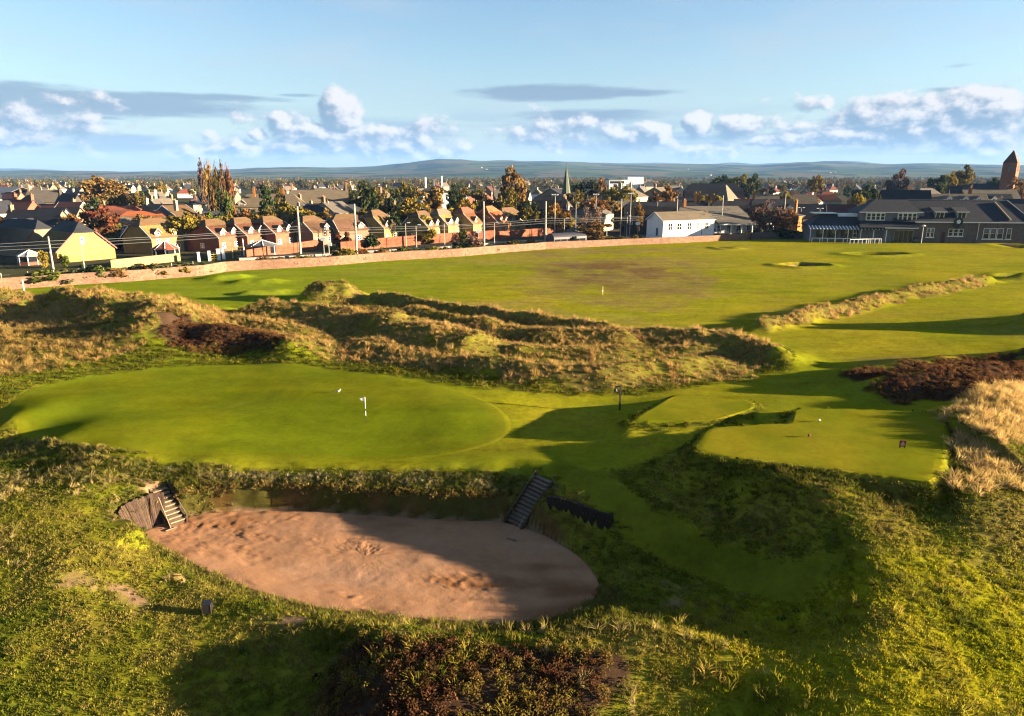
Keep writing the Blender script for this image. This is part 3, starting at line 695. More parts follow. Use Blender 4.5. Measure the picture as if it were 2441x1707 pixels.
def scatter(name, tuft_me, P, S, tint, lean=.25, seed=1):
    """stuff object: instances of one tuft on the points P; the tuft itself stands at the first point"""
    r = np.random.default_rng(seed)
    src = link(name + '_tuft', tuft_me, None, tuple(P[0])); src.scale = (S[0],) * 3; tag(src, kind='stuff')
    me = bpy.data.meshes.new(name); me.vertices.add(len(P)); me.vertices.foreach_set('co', np.ascontiguousarray(P, np.float32).ravel())
    vval(me, 'size', S)
    a = me.attributes.new('turn', 'FLOAT_VECTOR', 'POINT'); a.data.foreach_set('vector', np.ascontiguousarray(np.c_[r.normal(0, lean, len(P)), r.normal(-lean * .6, lean, len(P)), r.uniform(0, 6.283, len(P))], np.float32).ravel())
    vcol(me, 'tint', tint, .5)
    o = tag(link(name, me), kind='stuff')
    ng = bpy.data.node_groups.new(name, 'GeometryNodeTree')
    ng.interface.new_socket('Geometry', in_out='INPUT', socket_type='NodeSocketGeometry'); ng.interface.new_socket('Geometry', in_out='OUTPUT', socket_type='NodeSocketGeometry')
    gi, go = ng.nodes.new('NodeGroupInput'), ng.nodes.new('NodeGroupOutput')
    ip = ng.nodes.new('GeometryNodeInstanceOnPoints'); oi = ng.nodes.new('GeometryNodeObjectInfo'); oi.inputs[0].default_value = src; oi.transform_space = 'ORIGINAL'
    def attr(nm, ty):
        n = ng.nodes.new('GeometryNodeInputNamedAttribute'); n.data_type = ty; n.inputs['Name'].default_value = nm; return n.outputs['Attribute']
    ng.links.new(gi.outputs[0], ip.inputs['Points']); ng.links.new(oi.outputs['Geometry'], ip.inputs['Instance'])
    e2r = ng.nodes.new('FunctionNodeEulerToRotation'); ng.links.new(attr('turn', 'FLOAT_VECTOR'), e2r.inputs[0])
    ng.links.new(e2r.outputs[0], ip.inputs['Rotation']); ng.links.new(attr('size', 'FLOAT'), ip.inputs['Scale']); ng.links.new(ip.outputs[0], go.inputs[0])
    o.modifiers.new('scatter', 'NODES').node_group = ng
    src.data.attributes  # keep
    return o
def sample(x0, x1, y0, y1, dens, fn, seed):
    """random points with density dens(per m2) * fn(masks)"""
    r = np.random.default_rng(seed); n = int((x1 - x0) * (y1 - y0) * dens)
    X, Y = r.uniform(x0, x1, n), r.uniform(y0, y1, n)
    inside = np.abs(X) < Y * .80 + 6                                  # what the camera could see, with a margin
    X, Y = X[inside], Y[inside]; M = masks(X, Y); k = r.uniform(size=len(X)) < fn(M, X, Y); X, Y = X[k], Y[k]
    Z = height(X, Y); return np.c_[X, Y, Z], {q: v[k] for q, v in M.items()}
def mixt(*cw):
    """weighted colours -> tint"""
    tot = sum(w for c, w in cw); return sum(np.asarray(c)[None, :] * (w / tot)[:, None] for c, w in cw)
def jit(C, a, seed): r = np.random.default_rng(seed); return C * r.uniform(1 - a, 1 + a, (len(C), 1)) * r.uniform(1 - a * .25, 1 + a * .25, C.shape)
pos = lambda v: np.clip(v, 0.0001, 1)

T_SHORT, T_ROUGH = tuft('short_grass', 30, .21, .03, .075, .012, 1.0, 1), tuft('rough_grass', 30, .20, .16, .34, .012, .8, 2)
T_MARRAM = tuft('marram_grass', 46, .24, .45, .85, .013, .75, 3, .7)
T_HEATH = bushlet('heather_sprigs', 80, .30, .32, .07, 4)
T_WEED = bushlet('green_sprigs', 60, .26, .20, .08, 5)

not_sand = lambda M: 1 - np.clip(M['sand'] * 3, 0, 1)
bare = lambda M: (1 - M['soil'] * .85) * not_sand(M)
tc_ = np.array(TIM_FOOT[0][:2], float)
clear = lambda X, Y: sstep(1.0, 2.2, np.hypot(X - tc_[0], Y - tc_[1]))
P, M = sample(-40, 40, 17, 66, 26, lambda M, X, Y: M['front'] * (1 - M['heather']) * (1 - M['face']) * bare(M) * clear(X, Y) * sstep(66, 30, Y) ** .5, 11)
n2, n3 = fbm(P[:, 0], P[:, 1], 3.5, 4, 62), fbm(P[:, 0], P[:, 1], .8, 3, 63); n1 = fbm(P[:, 0], P[:, 1], 9, 3, 66)
T = mixt(((.165, .185, .020), pos(.5 - n2)), ((.275, .235, .034), pos(.6 + n2 + n1 * .5)), ((.40, .29, .10), pos(.16 + n2 * .8 + n3 * .7)), ((.085, .125, .012), pos(-n2 * .8 - n3 * .4)))
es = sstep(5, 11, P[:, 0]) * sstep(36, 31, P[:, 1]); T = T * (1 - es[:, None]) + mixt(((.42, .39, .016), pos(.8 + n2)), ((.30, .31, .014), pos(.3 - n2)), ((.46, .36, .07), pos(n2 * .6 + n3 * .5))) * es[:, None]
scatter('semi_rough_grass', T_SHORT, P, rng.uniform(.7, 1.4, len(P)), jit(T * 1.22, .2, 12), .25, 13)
# longer rough in patches
def longer(X, Y):      # where the rough is left long
    west = sstep(-9, -13, X) * sstep(33.5, 36, Y); tee_bank = sstep(4, 9, X) * sstep(35.5, 38, Y); rim = sstep(33, 31, Y) * sstep(27, 29, Y) * .5
    return np.clip((fbm(X, Y, 5, 3, 67) * 1.6 + .3) * np.clip(west + tee_bank + rim + .07, 0, 1), 0, 1)
P, M = sample(-40, 40, 17, 66, 10, lambda M, X, Y: M['front'] * (1 - M['heather']) * bare(M) * longer(X, Y), 21)
n2 = fbm(P[:, 0], P[:, 1], 2.5, 4, 68); wl = sstep(-9, -15, P[:, 0]) * sstep(30, 36, P[:, 1])
T = mixt(((.15, .175, .018), pos(.4 - n2)), ((.32, .275, .05), pos(.35 + n2 + wl * .5)), ((.50, .38, .14), pos(n2 * 1.1 - .05 + wl * .4)), ((.07, .10, .012), pos(-.15 - n2 - wl * .2)))
scatter('rough_grass', T_ROUGH, P, rng.uniform(.6, 1.25, len(P)), jit(T, .3, 22), .35, 23)
P, M = sample(-40, 40, 17, 60, .25, lambda M, X, Y: M['front'] * bare(M) * np.clip(fbm(X, Y, 3, 3, 69) * 2.5 - .2 + .5 * M['heather'], 0, 1) * sstep(44, 40, Y), 31)
scatter('low_green_weeds', T_WEED, P, rng.uniform(.5, 1.1, len(P)), jit(np.tile([.075, .125, .016], (len(P), 1)), .35, 32), .2, 33)
# bank below the green: tussocky turf with a bleached fringe along its crest
P, M = sample(-28, 6, 40, 48, 22, lambda M, X, Y: M['bank'] * bare(M) * (1 - M['face']), 41)
crest = sstep(43.8, 44.8, P[:, 1] + .02 * P[:, 0]); n2 = fbm(P[:, 0], P[:, 1], .9, 3, 70)
T = mixt(((.10, .125, .016), pos(.6 - n2)), ((.22, .20, .035), pos(.3 + n2)), ((.62, .53, .32), crest * pos(.4 + n2 * 1.5) * 1.3))
scatter('bank_grass', T_ROUGH, P, rng.uniform(.4, .85, len(P)), jit(T, .3, 42), .35, 43)
# dunes: golden fescue and marram
P, M = sample(-95, 115, 50, 175, 6.0, lambda M, X, Y: np.clip(M['dune'] - M['heather'], 0, 1) * (1 - .55 * sstep(75, 130, Y)), 51)
n1, n2 = fbm(P[:, 0], P[:, 1], 8, 3, 71), fbm(P[:, 0], P[:, 1], 2.2, 3, 72)
rt = sstep(22, 27, P[:, 0]) * sstep(75, 60, P[:, 1]); lf = sstep(-30, -36, P[:, 0])
T = mixt(((.74, .47, .17), pos(.65 + n1 + n2 * .4 + rt)), ((.42, .23, .075), pos(.2 - n1 * .6)), ((.17, .17, .025), pos(.08 - n2 - n1 * .5 + lf * .3)), ((.46, .34, .075), pos(.15 + n2)))
k = rng.uniform(size=len(P)) < .62
scatter('dune_fescue', T_ROUGH, P[k], rng.uniform(.45, 1.15, k.sum()) * (1 + .35 * sstep(60, 110, P[k][:, 1])), jit(T[k], .3, 52), .35, 53)
k = ~k & (rng.uniform(size=len(P)) < np.clip(.12 + n1 + rt + lf * .5, 0, 1))
scatter('dune_marram', T_MARRAM, P[k], rng.uniform(.55, 1.1, k.sum()), jit(T[k], .3, 54), .35, 55)
# thick marram on the dune at the right edge
P, M = sample(26, 45, 38, 62, 9, lambda M, X, Y: np.clip(M['dune'] - M['heather'], 0, 1) * sstep(25, 28, X) * np.clip(.75 + fbm(X, Y, 3, 3, 73) * 1.6, 0.1, 1), 61)
T = mixt(((.92, .64, .25), np.full(len(P), 1.0)), ((.62, .42, .13), pos(.3 + fbm(P[:, 0], P[:, 1], 2, 3, 74))), ((.16, .17, .03), pos(-fbm(P[:, 0], P[:, 1], 3, 3, 73))))
scatter('right_dune_marram', T_MARRAM, P, rng.uniform(.6, 1.15, len(P)), jit(T, .25, 62), .4, 63)
# heather
P, M = sample(-40, 60, 18, 90, 11, lambda M, X, Y: M['heather'] * bare(M) * np.where(Y < 40, np.clip(1.05 - sstep(-4, 9, X) * .75 + fbm(X, Y, 2.5, 3, 80) * .8, 0, 1), 1), 71)
n1 = fbm(P[:, 0], P[:, 1], 1.6, 3, 75); nearh = sstep(40, 30, P[:, 1])
T = mixt(((.15, .070, .034), pos(.6 - n1 * .5)), ((.31, .16, .05), pos(.3 + n1)), ((.22, .22, .025), nearh * pos(.25 + n1 * 1.8)))
scatter('heather_clumps', T_HEATH, P, rng.uniform(.6, 1.25, len(P)) * (.7 + .3 * nearh), jit(T, .35, 72), .3, 73)
# yellowing tussocks on the near mound and along the near lip of the bunker
P, M = sample(-14, 24, 19, 33, 3.2, lambda M, X, Y: np.clip(fbm(X, Y, 3, 3, 76) * 2 + .25, 0, 1) * sstep(-10, -7, X) * sstep(31.5, 28, Y) * not_sand(M) * (1 - .5 * sstep(10, 16, X)), 81)
T = mixt(((.42, .33, .05), np.full(len(P), .6)), ((.24, .26, .022), pos(.4 + fbm(P[:, 0], P[:, 1], 2, 3, 77))), ((.62, .42, .13), pos(fbm(P[:, 0], P[:, 1], 1.5, 3, 78))))
scatter('mound_tussocks', T_ROUGH, P, rng.uniform(.9, 1.7, len(P)), jit(T, .3, 82), .4, 83)
lip = SAND[int(160 * .58):int(160 * .97)]; r_ = np.random.default_rng(9)
NL = 1500; ids = r_.integers(0, len(lip), NL); off = r_.gamma(2.0, .22, NL); cc = SAND.mean(0); dr = lip[ids] - cc; dr /= np.linalg.norm(dr, axis=1)[:, None]
q = lip[ids] + dr * (off + .05)[:, None] + r_.normal(0, .12, (NL, 2)); P = np.c_[q, height(q[:, 0], q[:, 1])]
T = mixt(((.44, .34, .11), r_.uniform(0, 1, NL) ** 2), ((.20, .21, .03), r_.uniform(0, 1, NL)))
scatter('lip_grass', T_ROUGH, P, r_.uniform(.45, 1.1, NL), jit(T, .3, 92), .4, 93)
q = np.array([at(u, v, z) for u, v, z in [(1215,1492,-1.2),(1255,1498,-1.1),(1290,1500,-1.1),(1480,1505,-1.0),(1510,1650,-1.5),(1500,1690,-1.7),(1425,1500,-1.05),(960,1470,-1.5),(1040,1474,-1.4),(1560,1505,-1.0),(2330,1180,1.5),(440,1385,-1.8),(430,1370,-1.7),(400,1380,-1.7),(1640,1520,-1.0),(1730,1540,-1.0),(1505,1670,-1.6),(1380,1640,-1.4),(1300,1560,-1.1)]])
P = np.c_[q, height(q[:, 0], q[:, 1])]
scatter('straw_tussocks', T_MARRAM, P, r_.uniform(.55, .95, len(P)), jit(np.tile([.62, .46, .18], (len(P), 1)), .15, 94), .5, 95)

# low rough on the slope between the dunes and the green
P, M = sample(-60, 30, 48, 80, 7, lambda M, X, Y: M['collar'] * (1 - M['dune']) * (1 - M['green']), 101)
n2 = fbm(P[:, 0], P[:, 1], 2.5, 4, 79); T = mixt(((.14, .15, .014), pos(.5 - n2)), ((.26, .22, .03), pos(.3 + n2)), ((.09, .09, .014), pos(.1 - n2)))
scatter('collar_rough', T_SHORT, P, rng.uniform(1.0, 2.4, len(P)), jit(T, .3, 102), .3, 103)
# dried edge of the turf face
r_ = np.random.default_rng(19); ed = SAND[:int(160 * .43)]; ids = r_.integers(8, len(ed), 420); cc = SAND.mean(0); nn = np.gradient(SAND, axis=0)[ids]; nn = np.c_[-nn[:, 1], nn[:, 0]]; nn /= np.linalg.norm(nn, axis=1)[:, None]
nn *= np.sign(((ed[ids] - cc) * nn).sum(1))[:, None]; q = ed[ids] + nn * r_.uniform(.5, .75, 420)[:, None]; P = np.c_[q, height(q[:, 0], q[:, 1])]
scatter('face_edge_grass', T_SHORT, P, r_.uniform(.8, 1.8, 420), jit(np.tile([.36, .25, .07], (420, 1)), .35, 105), .5, 106)

# bleached fringe of long grass along the crest of the bank
r_ = np.random.default_rng(29); cl_ = curve([at(u, v, .15) for u, v in ((292, 1124), (340, 1116), (450, 1113), (600, 1114), (750, 1117), (900, 1122), (1040, 1128), (1180, 1134))], 900)
q = cl_ + r_.normal(0, 1, (900, 2)) * [[.1, .22]]; q = q[fbm(q[:, 0], q[:, 1] * 0, 1.3, 3, 83) + r_.normal(0, .18, 900) > .0]; P = np.c_[q, height(q[:, 0], q[:, 1])]
scatter('crest_fringe', T_ROUGH, P, r_.uniform(.3, .8, len(P)), jit(np.tile([.62, .52, .24], (len(P), 1)), .4, 111), .5, 112)
q = np.array([at(u, v, -.3) for u, v in zip(r_.uniform(0, 280, 500), r_.uniform(1120, 1330, 500))]); k_ = fbm(q[:, 0], q[:, 1], 3.0, 3, 82) > .05; q = q[k_]; P = np.c_[q, height(q[:, 0], q[:, 1])]
scatter('west_straw', T_ROUGH, P, r_.uniform(.6, 1.2, len(P)), jit(np.tile([.58, .45, .17], (len(P), 1)), .35, 113), .5, 114)

P, M = sample(4, 34, 36, 56, 14, lambda M, X, Y: M['teebank'] * (1 - M['tee']), 121)
n2 = fbm(P[:, 0], P[:, 1], 1.5, 3, 84); T = mixt(((.13, .145, .016), pos(.5 - n2)), ((.22, .20, .025), pos(.35 + n2)))
scatter('tee_bank_grass', T_SHORT, P, rng.uniform(.8, 1.8, len(P)), jit(T, .3, 122), .3, 123)

# ================================================================== THINGS ON THE COURSE
WOOD_DK = mat('weathered_dark_timber', (.100, .060, .040), .85, .2, col2=(.180, .112, .072), k=.40, var=.5, vscale=3, bump=.5, bscale=10, stretch=(3, 3, .35), rnd=.55)
WOOD_STEP = mat('grey_step_timber', (.20, .155, .115), .85, .2, k=.75, col2=(.125, .095, .075), vscale=5, bump=.4, rnd=.3)
WOOD_PALE = mat('pale_handle_wood', (.58, .44, .27), .6, .3)
WHITE = mat('white_paint', (.80, .79, .76), .5, .4, var=.12, vscale=2)
BLACK = mat('black_paint', (.015, .015, .016), .5, .4)
RED_P = mat('red_paint', (.36, .012, .016), .4, .4)
YELLOW_P = mat('yellow_paint', (.72, .52, .04), .5, .4)
FLAG_M = mat('flag_cloth', (.82, .78, .74), .9, .1)
STEEL = mat('dark_iron', (.05, .048, .045), .5, .5, .6)
ROPE = mat('pale_rope', (.62, .52, .30), .9, .1)

# timber revetment at the left end of the bunker: upright sleepers, each a part
NPL = 19
foot, head = curve(TIM_FOOT, NPL + 1), curve(TIM_HEAD, NPL + 1)
tw = thing('timber_revetment', 'curved wall of upright dark timber sleepers holding the left end of the bunker', 'retaining wall', tuple(foot[NPL // 2]))
base0 = Vector(foot[NPL // 2]); rr = random.Random(3)
for i in range(NPL):
    a, b, c, d = (Vector(p) - base0 for p in (foot[i], foot[i + 1], head[i + 1], head[i]))
    dn = (b - a).cross(d - a).normalized()
    if dn.y > 0: dn = -dn
    th, pr = .12, rr.uniform(-.025, .035); up = rr.uniform(-.05, .06); g = (b - a) * .035
    tp = (d - a).normalized() * up
    lo = [a + g, b - g]; hi = [c - g + tp, d + g + tp]
    fr = [lo[0], lo[1], hi[0], hi[1]]; m = MB()
    f1 = [p + dn * (pr + .05) for p in fr]; f0 = [p + dn * (pr + .05 - th) for p in fr]
    m.v = [tuple(p) for p in f1 + f0]; m.f = [(0, 1, 2, 3), (7, 6, 5, 4), (0, 4, 5, 1), (1, 5, 6, 2), (2, 6, 7, 3), (3, 7, 4, 0)]
    m.build('sleeper', WOOD_DK, tw)

def steps(name, label, top, bot, wd, n, rail_side, tread=None):
    top, bot = Vector(top), Vector(bot); run = bot - top; hd = Vector((run.x, run.y, 0)); L = hd.length; hd.normalize(); sd = Vector((-hd.y, hd.x, 0))
    root = thing(name, label, 'steps', tuple(bot), math.atan2(hd.y, hd.x)); dz = -run.z / n; go = L / n
    # local frame: x runs down the flight (0 at the foot, negative uphill), y to the left of someone going down
    for i in range(n):
        x = -go * (i + 1); z = dz * (i + 1) - dz
        st = MB().box(x + go - .10, -wd / 2, z - .08, x + go, wd / 2, z + dz - .03).build('riser', WOOD_DK, root)
        MB().box(x - .02, -wd / 2 + .01, z + dz - .07, x + go + .015, wd / 2 - .01, z + dz - .0).build('tread', tread or WOOD_STEP, root)
    for s in (-1, 1):
        m = MB(); y0, y1 = sorted((s * (wd / 2 + .01), s * (wd / 2 + .09))); hgt = n * dz
        m.prism([(0.12, -.25), (0.12, .12), (-L - .1, hgt + .12), (-L - .1, hgt - .35)], y0, y1); m.build('side_board', WOOD_DK, root)
    y = rail_side * (wd / 2 + .13)
    for k in (.04, .36, .68, .98):
        MB().box(-L * k - .045, y - .045, k * n * dz - .5, -L * k + .045, y + .045, k * n * dz + .34).build('rail_post', WOOD_DK, root)
    MB().tube([(-L * .0, y, .34), (-L * 1.0, y, n * dz + .34)], .035, 6).build('handrail', WOOD_STEP, root)
    return root
steps('timber_steps', 'long flight of timber steps climbing out of the shaded end of the bunker', *STAIRS[0], 13, -1)
steps('timber_steps', 'short sunlit timber steps beside the upright sleeper wall', *STAIRS[1], 9, 1, mat('sandy_treads', (.55, .40, .25), .9, .1, var=.3, vscale=4))

def rake(label, head_pix, tip, group=None):
    hx, hy, hz_ = head_pix; root = thing('bunker_rake', label, 'rake', (hx, hy, hz_)); tip = Vector(tip) - Vector((hx, hy, hz_))
    MB().tube([(0, 0, .04), tuple(tip)], .022, 6).build('handle', WOOD_PALE, root)
    d = Vector((tip.x, tip.y, 0)).normalized(); s = Vector((-d.y, d.x, 0)); M = Matrix((( s.x, d.x, 0, 0), (s.y, d.y, 0, 0), (0, 0, 1, 0), (0, 0, 0, 1)))
    MB().box(-.33, -.03, .015, .33, .03, .07, M).build('head', WOOD_STEP, root)
    for i in range(9): MB().box(-.31 + i * .0775 - .008, -.012, -.05, -.31 + i * .0775 + .008, .012, .03, M).build('tine', STEEL, root)
x, y = at(1220, 1286, -2.55); x2, y2 = at(1251, 1231, -1.6); rake('wooden rake left on the shaded sand at the foot of the long steps', (float(x), float(y), sand_z(np.array([x]), np.array([y]))[0] + .05), (float(x2), float(y2), -1.55))
x, y = at(408, 1262, -2.55); x2, y2 = at(382, 1181, -.75); rake('pale wooden rake leaning on the upright sleeper wall', (float(x), float(y), sand_z(np.array([x]), np.array([y]))[0] + .05), (float(x2), float(y2) - .25, -.75))

SHADE_BK = mat('painted_shade_black', (.030, .022, .018), .9, .15, var=.4, vscale=4, k=.8)  # near-black put in for the deep shade on the turf overhang
# black strip painting the deep shade under a turf overhang by the steps
q = [(float(x), float(y), hz(x + .05, y + .45)) for x, y in SHADE_STRIP]
lw = thing('turf_shade_strip', 'low black strip standing in for a shaded turf overhang right of the long steps', 'retaining wall', q[0]); n = 9
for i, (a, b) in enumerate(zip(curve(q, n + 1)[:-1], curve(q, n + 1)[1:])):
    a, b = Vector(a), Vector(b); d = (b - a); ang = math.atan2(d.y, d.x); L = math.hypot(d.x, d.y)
    o = MB().box(.01, -.12, -1.1, L - .01, .10, .04 + .03 * math.sin(i * 2.3)).build('sleeper', SHADE_BK, lw); o.location = a - Vector(q[0]); o.rotation_euler = (0, math.atan2(-d.z, L), ang)  # pieces of the black shade strip

# flagstick
fx, fy, fz = on(873, 1008)
fs = thing('flagstick', 'white and black flagstick with white pennant on the putting green', 'flag', (fx, fy, fz))
for i, (z0, z1, m) in enumerate(((-.05, .62, BLACK), (.62, 1.02, WHITE), (1.02, 1.24, BLACK), (1.24, 2.2, WHITE))):
    MB().tube([(0, 0, z0), (0, 0, z1)], .024, 8).build('pole_band', m, fs)
m = MB(); N = 8; fl = []
for i in range(N + 1):
    k = i / N; w = .03 * math.sin(k * 7) * k
    fl.append(((-.03 - .40 * k, w, 2.19 - .12 * k), (-.03 - .40 * k, w, 1.83 + .14 * k)))
for off in (0, .012):
    for i in range(N):
        (a, b), (c, d) = fl[i], fl[i + 1]; ps = [(p[0], p[1] + off, p[2]) for p in (a, b, d, c)]; m.face(*(ps if off == 0 else ps[::-1]))
m.build('pennant', FLAG_M, fs)
MB().tube([(0, 0, .0), (0, 0, .012)], .08, 12).build('cup', BLACK, fs)

# herring gull, one continuous body lofted from tail to bill
gx_, gy_, gz_ = on(807, 938)
gull = thing('gull', 'white gull with grey wings standing on the putting green', 'bird', (gx_, gy_, gz_), R(-10))
GULL_W, GULL_G, GULL_Y = mat('gull_white', (.85, .83, .78), .8, .1), mat('gull_grey', (.30, .31, .33), .8, .1), mat('gull_bill', (.7, .42, .06), .5, .3)
MB().tube([(-.30, 0, .17), (-.20, 0, .19), (-.10, 0, .21), (0, 0, .225), (.08, 0, .25), (.125, 0, .30), (.145, 0, .345), (.165, 0, .385), (.20, 0, .40), (.235, 0, .395), (.25, 0, .388)], [.012, .035, .07, .092, .088, .062, .045, .047, .046, .028, .012], 12).build('body', GULL_W, gull, True)
MB().tube([(.24, 0, .392), (.275, 0, .385), (.295, 0, .372)], [.013, .010, .004], 6).build('bill', GULL_Y, gull, True)
for s in (-1, 1):
    MB().tube([(.07, s * .07, .25), (-.04, s * .085, .25), (-.18, s * .06, .225), (-.34, s * .02, .19)], [.03, .05, .035, .008], 8).build('wing', GULL_G, gull, True)
    MB().tube([(-.01, s * .035, .15), (-.015, s * .035, .0)], .008, 5).build('leg', GULL_Y, gull)

# bell post between green and tee
bx, by, bz = on(1477, 978)
bp = thing('bell_post', 'tall dark wooden post with hanging bell and rope between the green and tee', 'post', (bx, by, bz))
MB().box(-.07, -.07, -.4, .07, .07, 2.3).build('post', WOOD_DK, bp); MB().box(-.50, -.045, 2.08, .02, .045, 2.17).build('arm', WOOD_DK, bp); MB().tube([(-.4, 0, 2.1), (-.07, 0, 1.75)], .03, 6).build('brace', WOOD_DK, bp)
bl = MB().tube([(-.42, 0, 2.08), (-.42, 0, 2.0), (-.42, 0, 1.97), (-.42, 0, 1.88), (-.42, 0, 1.78), (-.42, 0, 1.74)], [.02, .03, .09, .12, .15, .19], 14).build('bell', STEEL, bp, True)
MB().tube([(-.42, 0, 1.76), (-.43, 0, 1.4), (-.46, 0, 1.1), (-.52, 0, .8)], .02, 6).build('rope', ROPE, bl)

# red tee sign
sx, sy, sz = on(2150, 1069, 1.7)
ts = thing('tee_sign', 'small red tee sign with white lettering on the front tee', 'sign', (sx, sy, sz), R(-6))
bd = MB().box(-.20, -.02, .12, .20, .02, .56).build('board', RED_P, ts)
for (xa, xb, za, zb) in ((-.04, .05, .43, .47), (-.04, -.015, .40, .43), (-.13, -.02, .315, .345), (.0, .06, .315, .35), (.08, .14, .315, .345), (-.12, -.04, .24, .27), (-.01, .02, .235, .275), (.05, .12, .24, .27), (-.10, .10, .175, .19)):
    MB().box(xa, -.026, za, xb, -.021, zb).build('lettering', WHITE, bd)
for s in (-1, 1): MB().box(s * .15 - .025, -.018, -.2, s * .15 + .025, .018, .13).build('leg', STEEL, ts)
for u, v, lab, mt in ((1952, 1007, 'dark tee marker at the back of the front tee', BLACK), (1928, 1043, 'red tee marker in the middle of the front tee', RED_P)):
    x, y, z = on(u, v, 1.7); o = thing('tee_marker', lab, 'tee marker', (x, y, z))
    MB().tube([(0, 0, -.05), (0, 0, .12)], [.035, .035], 8).build('stem', mt, o); MB().tube([(0, 0, .10), (0, 0, .13), (0, 0, .18), (0, 0, .23), (0, 0, .26)], [.03, .08, .1, .08, .03], 10).build('head', WHITE if mt is BLACK else mt, o, True)

# dark litter bin in the foreground
x, y, z = on(496, 1461, -1.8)
b = thing('litter_bin', 'square black bin standing in the rough below the bunker', 'bin', (x, y, z), R(8))
MB().box(-.20, -.20, -.1, .20, .20, .56).build('box', BLACK, b); MB().box(-.22, -.22, .56, .22, .22, .60).build('lid', BLACK, b)
for s in (-1, 1): MB().box(s * .20 - .02 if s < 0 else .205, -.215, -.05, s * .20 - .005 if s < 0 else .225, -.19, .57).build('edge_strip', WOOD_DK, b)

# marker posts on the far fairway
x, y, z = on(1436, 703); o = thing('marker_post', 'yellow marker post in the brown patch of far fairway', 'post', (x, y, z))
MB().tube([(0, 0, -.2), (0, 0, 1.05), (0, 0, 1.45), (0, 0, 1.5)], [.09, .09, .07, .02], 8).build('shaft', YELLOW_P, o); MB().tube([(0, 0, .55), (0, 0, .75)], .1, 8).build('band', WHITE, o)
x, y, z = on(58, 696); o = thing('marker_post', 'slim white post standing in front of the stone boundary wall', 'post', (x, y, z))
MB().tube([(0, 0, -.2), (0, 0, 2.0), (0, 0, 2.08)], [.08, .08, .03], 8).build('shaft', WHITE, o); MB().tube([(0, 0, .0), (0, 0, .25)], .1, 8).build('base_band', BLACK, o)
for u, v, lab in ((2111, 575, 'left of the three white tee blocks before the clubhouse'), (2184, 577, 'middle of the three white tee blocks before the clubhouse'), (2247, 577, 'right of the three white tee blocks before the clubhouse')):
    x, y, z = on(u, v); o = thing('tee_block', lab, 'tee marker', (x, y, z), group='white tee blocks before the clubhouse')
    MB().tube([(0, 0, -.1), (0, 0, .35)], [.22, .22], 10).build('block', WHITE, o); MB().tube([(0, 0, .35), (0, 0, .5), (0, 0, .6)], [.2, .24, .1], 10).build('cap', WHITE, o, True)

# ================================================================== BOUNDARY WALL AND RAILWAY
STONE_M = mat('red_sandstone_rubble', (.54, .33, .22), .9, .1, col2=(.33, .17, .11), var=.85, vscale=1.1, bump=.9, bscale=2.6, stretch=(1, 1, 1.6))
BRICK_R = mat('red_brick', (.40, .155, .085), .9, .1, col2=(.30, .10, .06), vscale=.8, var=.3)
CONC = mat('pale_concrete', (.60, .55, .46), .85, .2, var=.25, vscale=1.0)
POLE_M = mat('cream_mast_paint', (.66, .60, .48), .6, .3, var=.2, vscale=.6)
GREY_MT = mat('galvanised_steel', (.42, .42, .41), .45, .5, .4)
ASPH = mat('platform_asphalt', (.075, .07, .068), .95, .1, var=.4, vscale=.5)
BALLAST = mat('track_ballast', (.17, .13, .10), .95, .05, col2=(.10, .08, .065), vscale=2.0, bump=.8, bscale=6)
SIGN_W = mat('sign_white', (.78, .77, .74), .5, .3)

def ribbon(pts, z0, z1, th, m=None):
    """upright wall along a polyline; z0, z1 per point"""
    m = m or MB(); P = np.asarray(pts, float); n = len(P)
    T = np.gradient(P, axis=0); N = np.c_[-T[:, 1], T[:, 0]]; N /= np.linalg.norm(N, axis=1)[:, None]
    for i in range(n - 1):
        c = [P[i] - N[i] * th / 2, P[i + 1] - N[i + 1] * th / 2, P[i + 1] + N[i + 1] * th / 2, P[i] + N[i] * th / 2]
        b = [(*c[0], z0[i]), (*c[1], z0[i + 1]), (*c[2], z0[i + 1]), (*c[3], z0[i])]; t_ = [(*c[0], z1[i]), (*c[1], z1[i + 1]), (*c[2], z1[i + 1]), (*c[3], z1[i])]
        k = len(m.v); m.v += b + t_; m.f += [(k, k + 1, k + 5, k + 4), (k + 2, k + 3, k + 7, k + 6), (k + 4, k + 5, k + 6, k + 7)]
        if i == 0: m.f.append((k + 3, k, k + 4, k + 7))
        if i == n - 2: m.f.append((k + 1, k + 2, k + 6, k + 5))
    return m
def walk(P, step):
    s = np.r_[0, np.cumsum(np.hypot(*np.diff(P, axis=0).T))]; q = np.arange(0, s[-1], step); return np.c_[np.interp(q, s, P[:, 0]), np.interp(q, s, P[:, 1])]
WP = walk(WALL, 1.5); k = np.linspace(0, 1, len(WP)); wh = 1.95 - .35 * k + fbm(WP[:, 0], WP[:, 1], 6, 3, 101) * .12
sw = thing('stone_boundary_wall', 'long pink sandstone rubble wall between the fairway and the railway', 'wall', (0, 0, 0))
ribbon(WP, np.full(len(WP), -.5), wh, .5).build('rubble', STONE_M, sw)
ribbon(WP, wh + .003, wh + .14 + fbm(WP[:, 0] * 3, WP[:, 1] * 3, 2, 2, 102) * .05, .58).build('coping', STONE_M, sw)
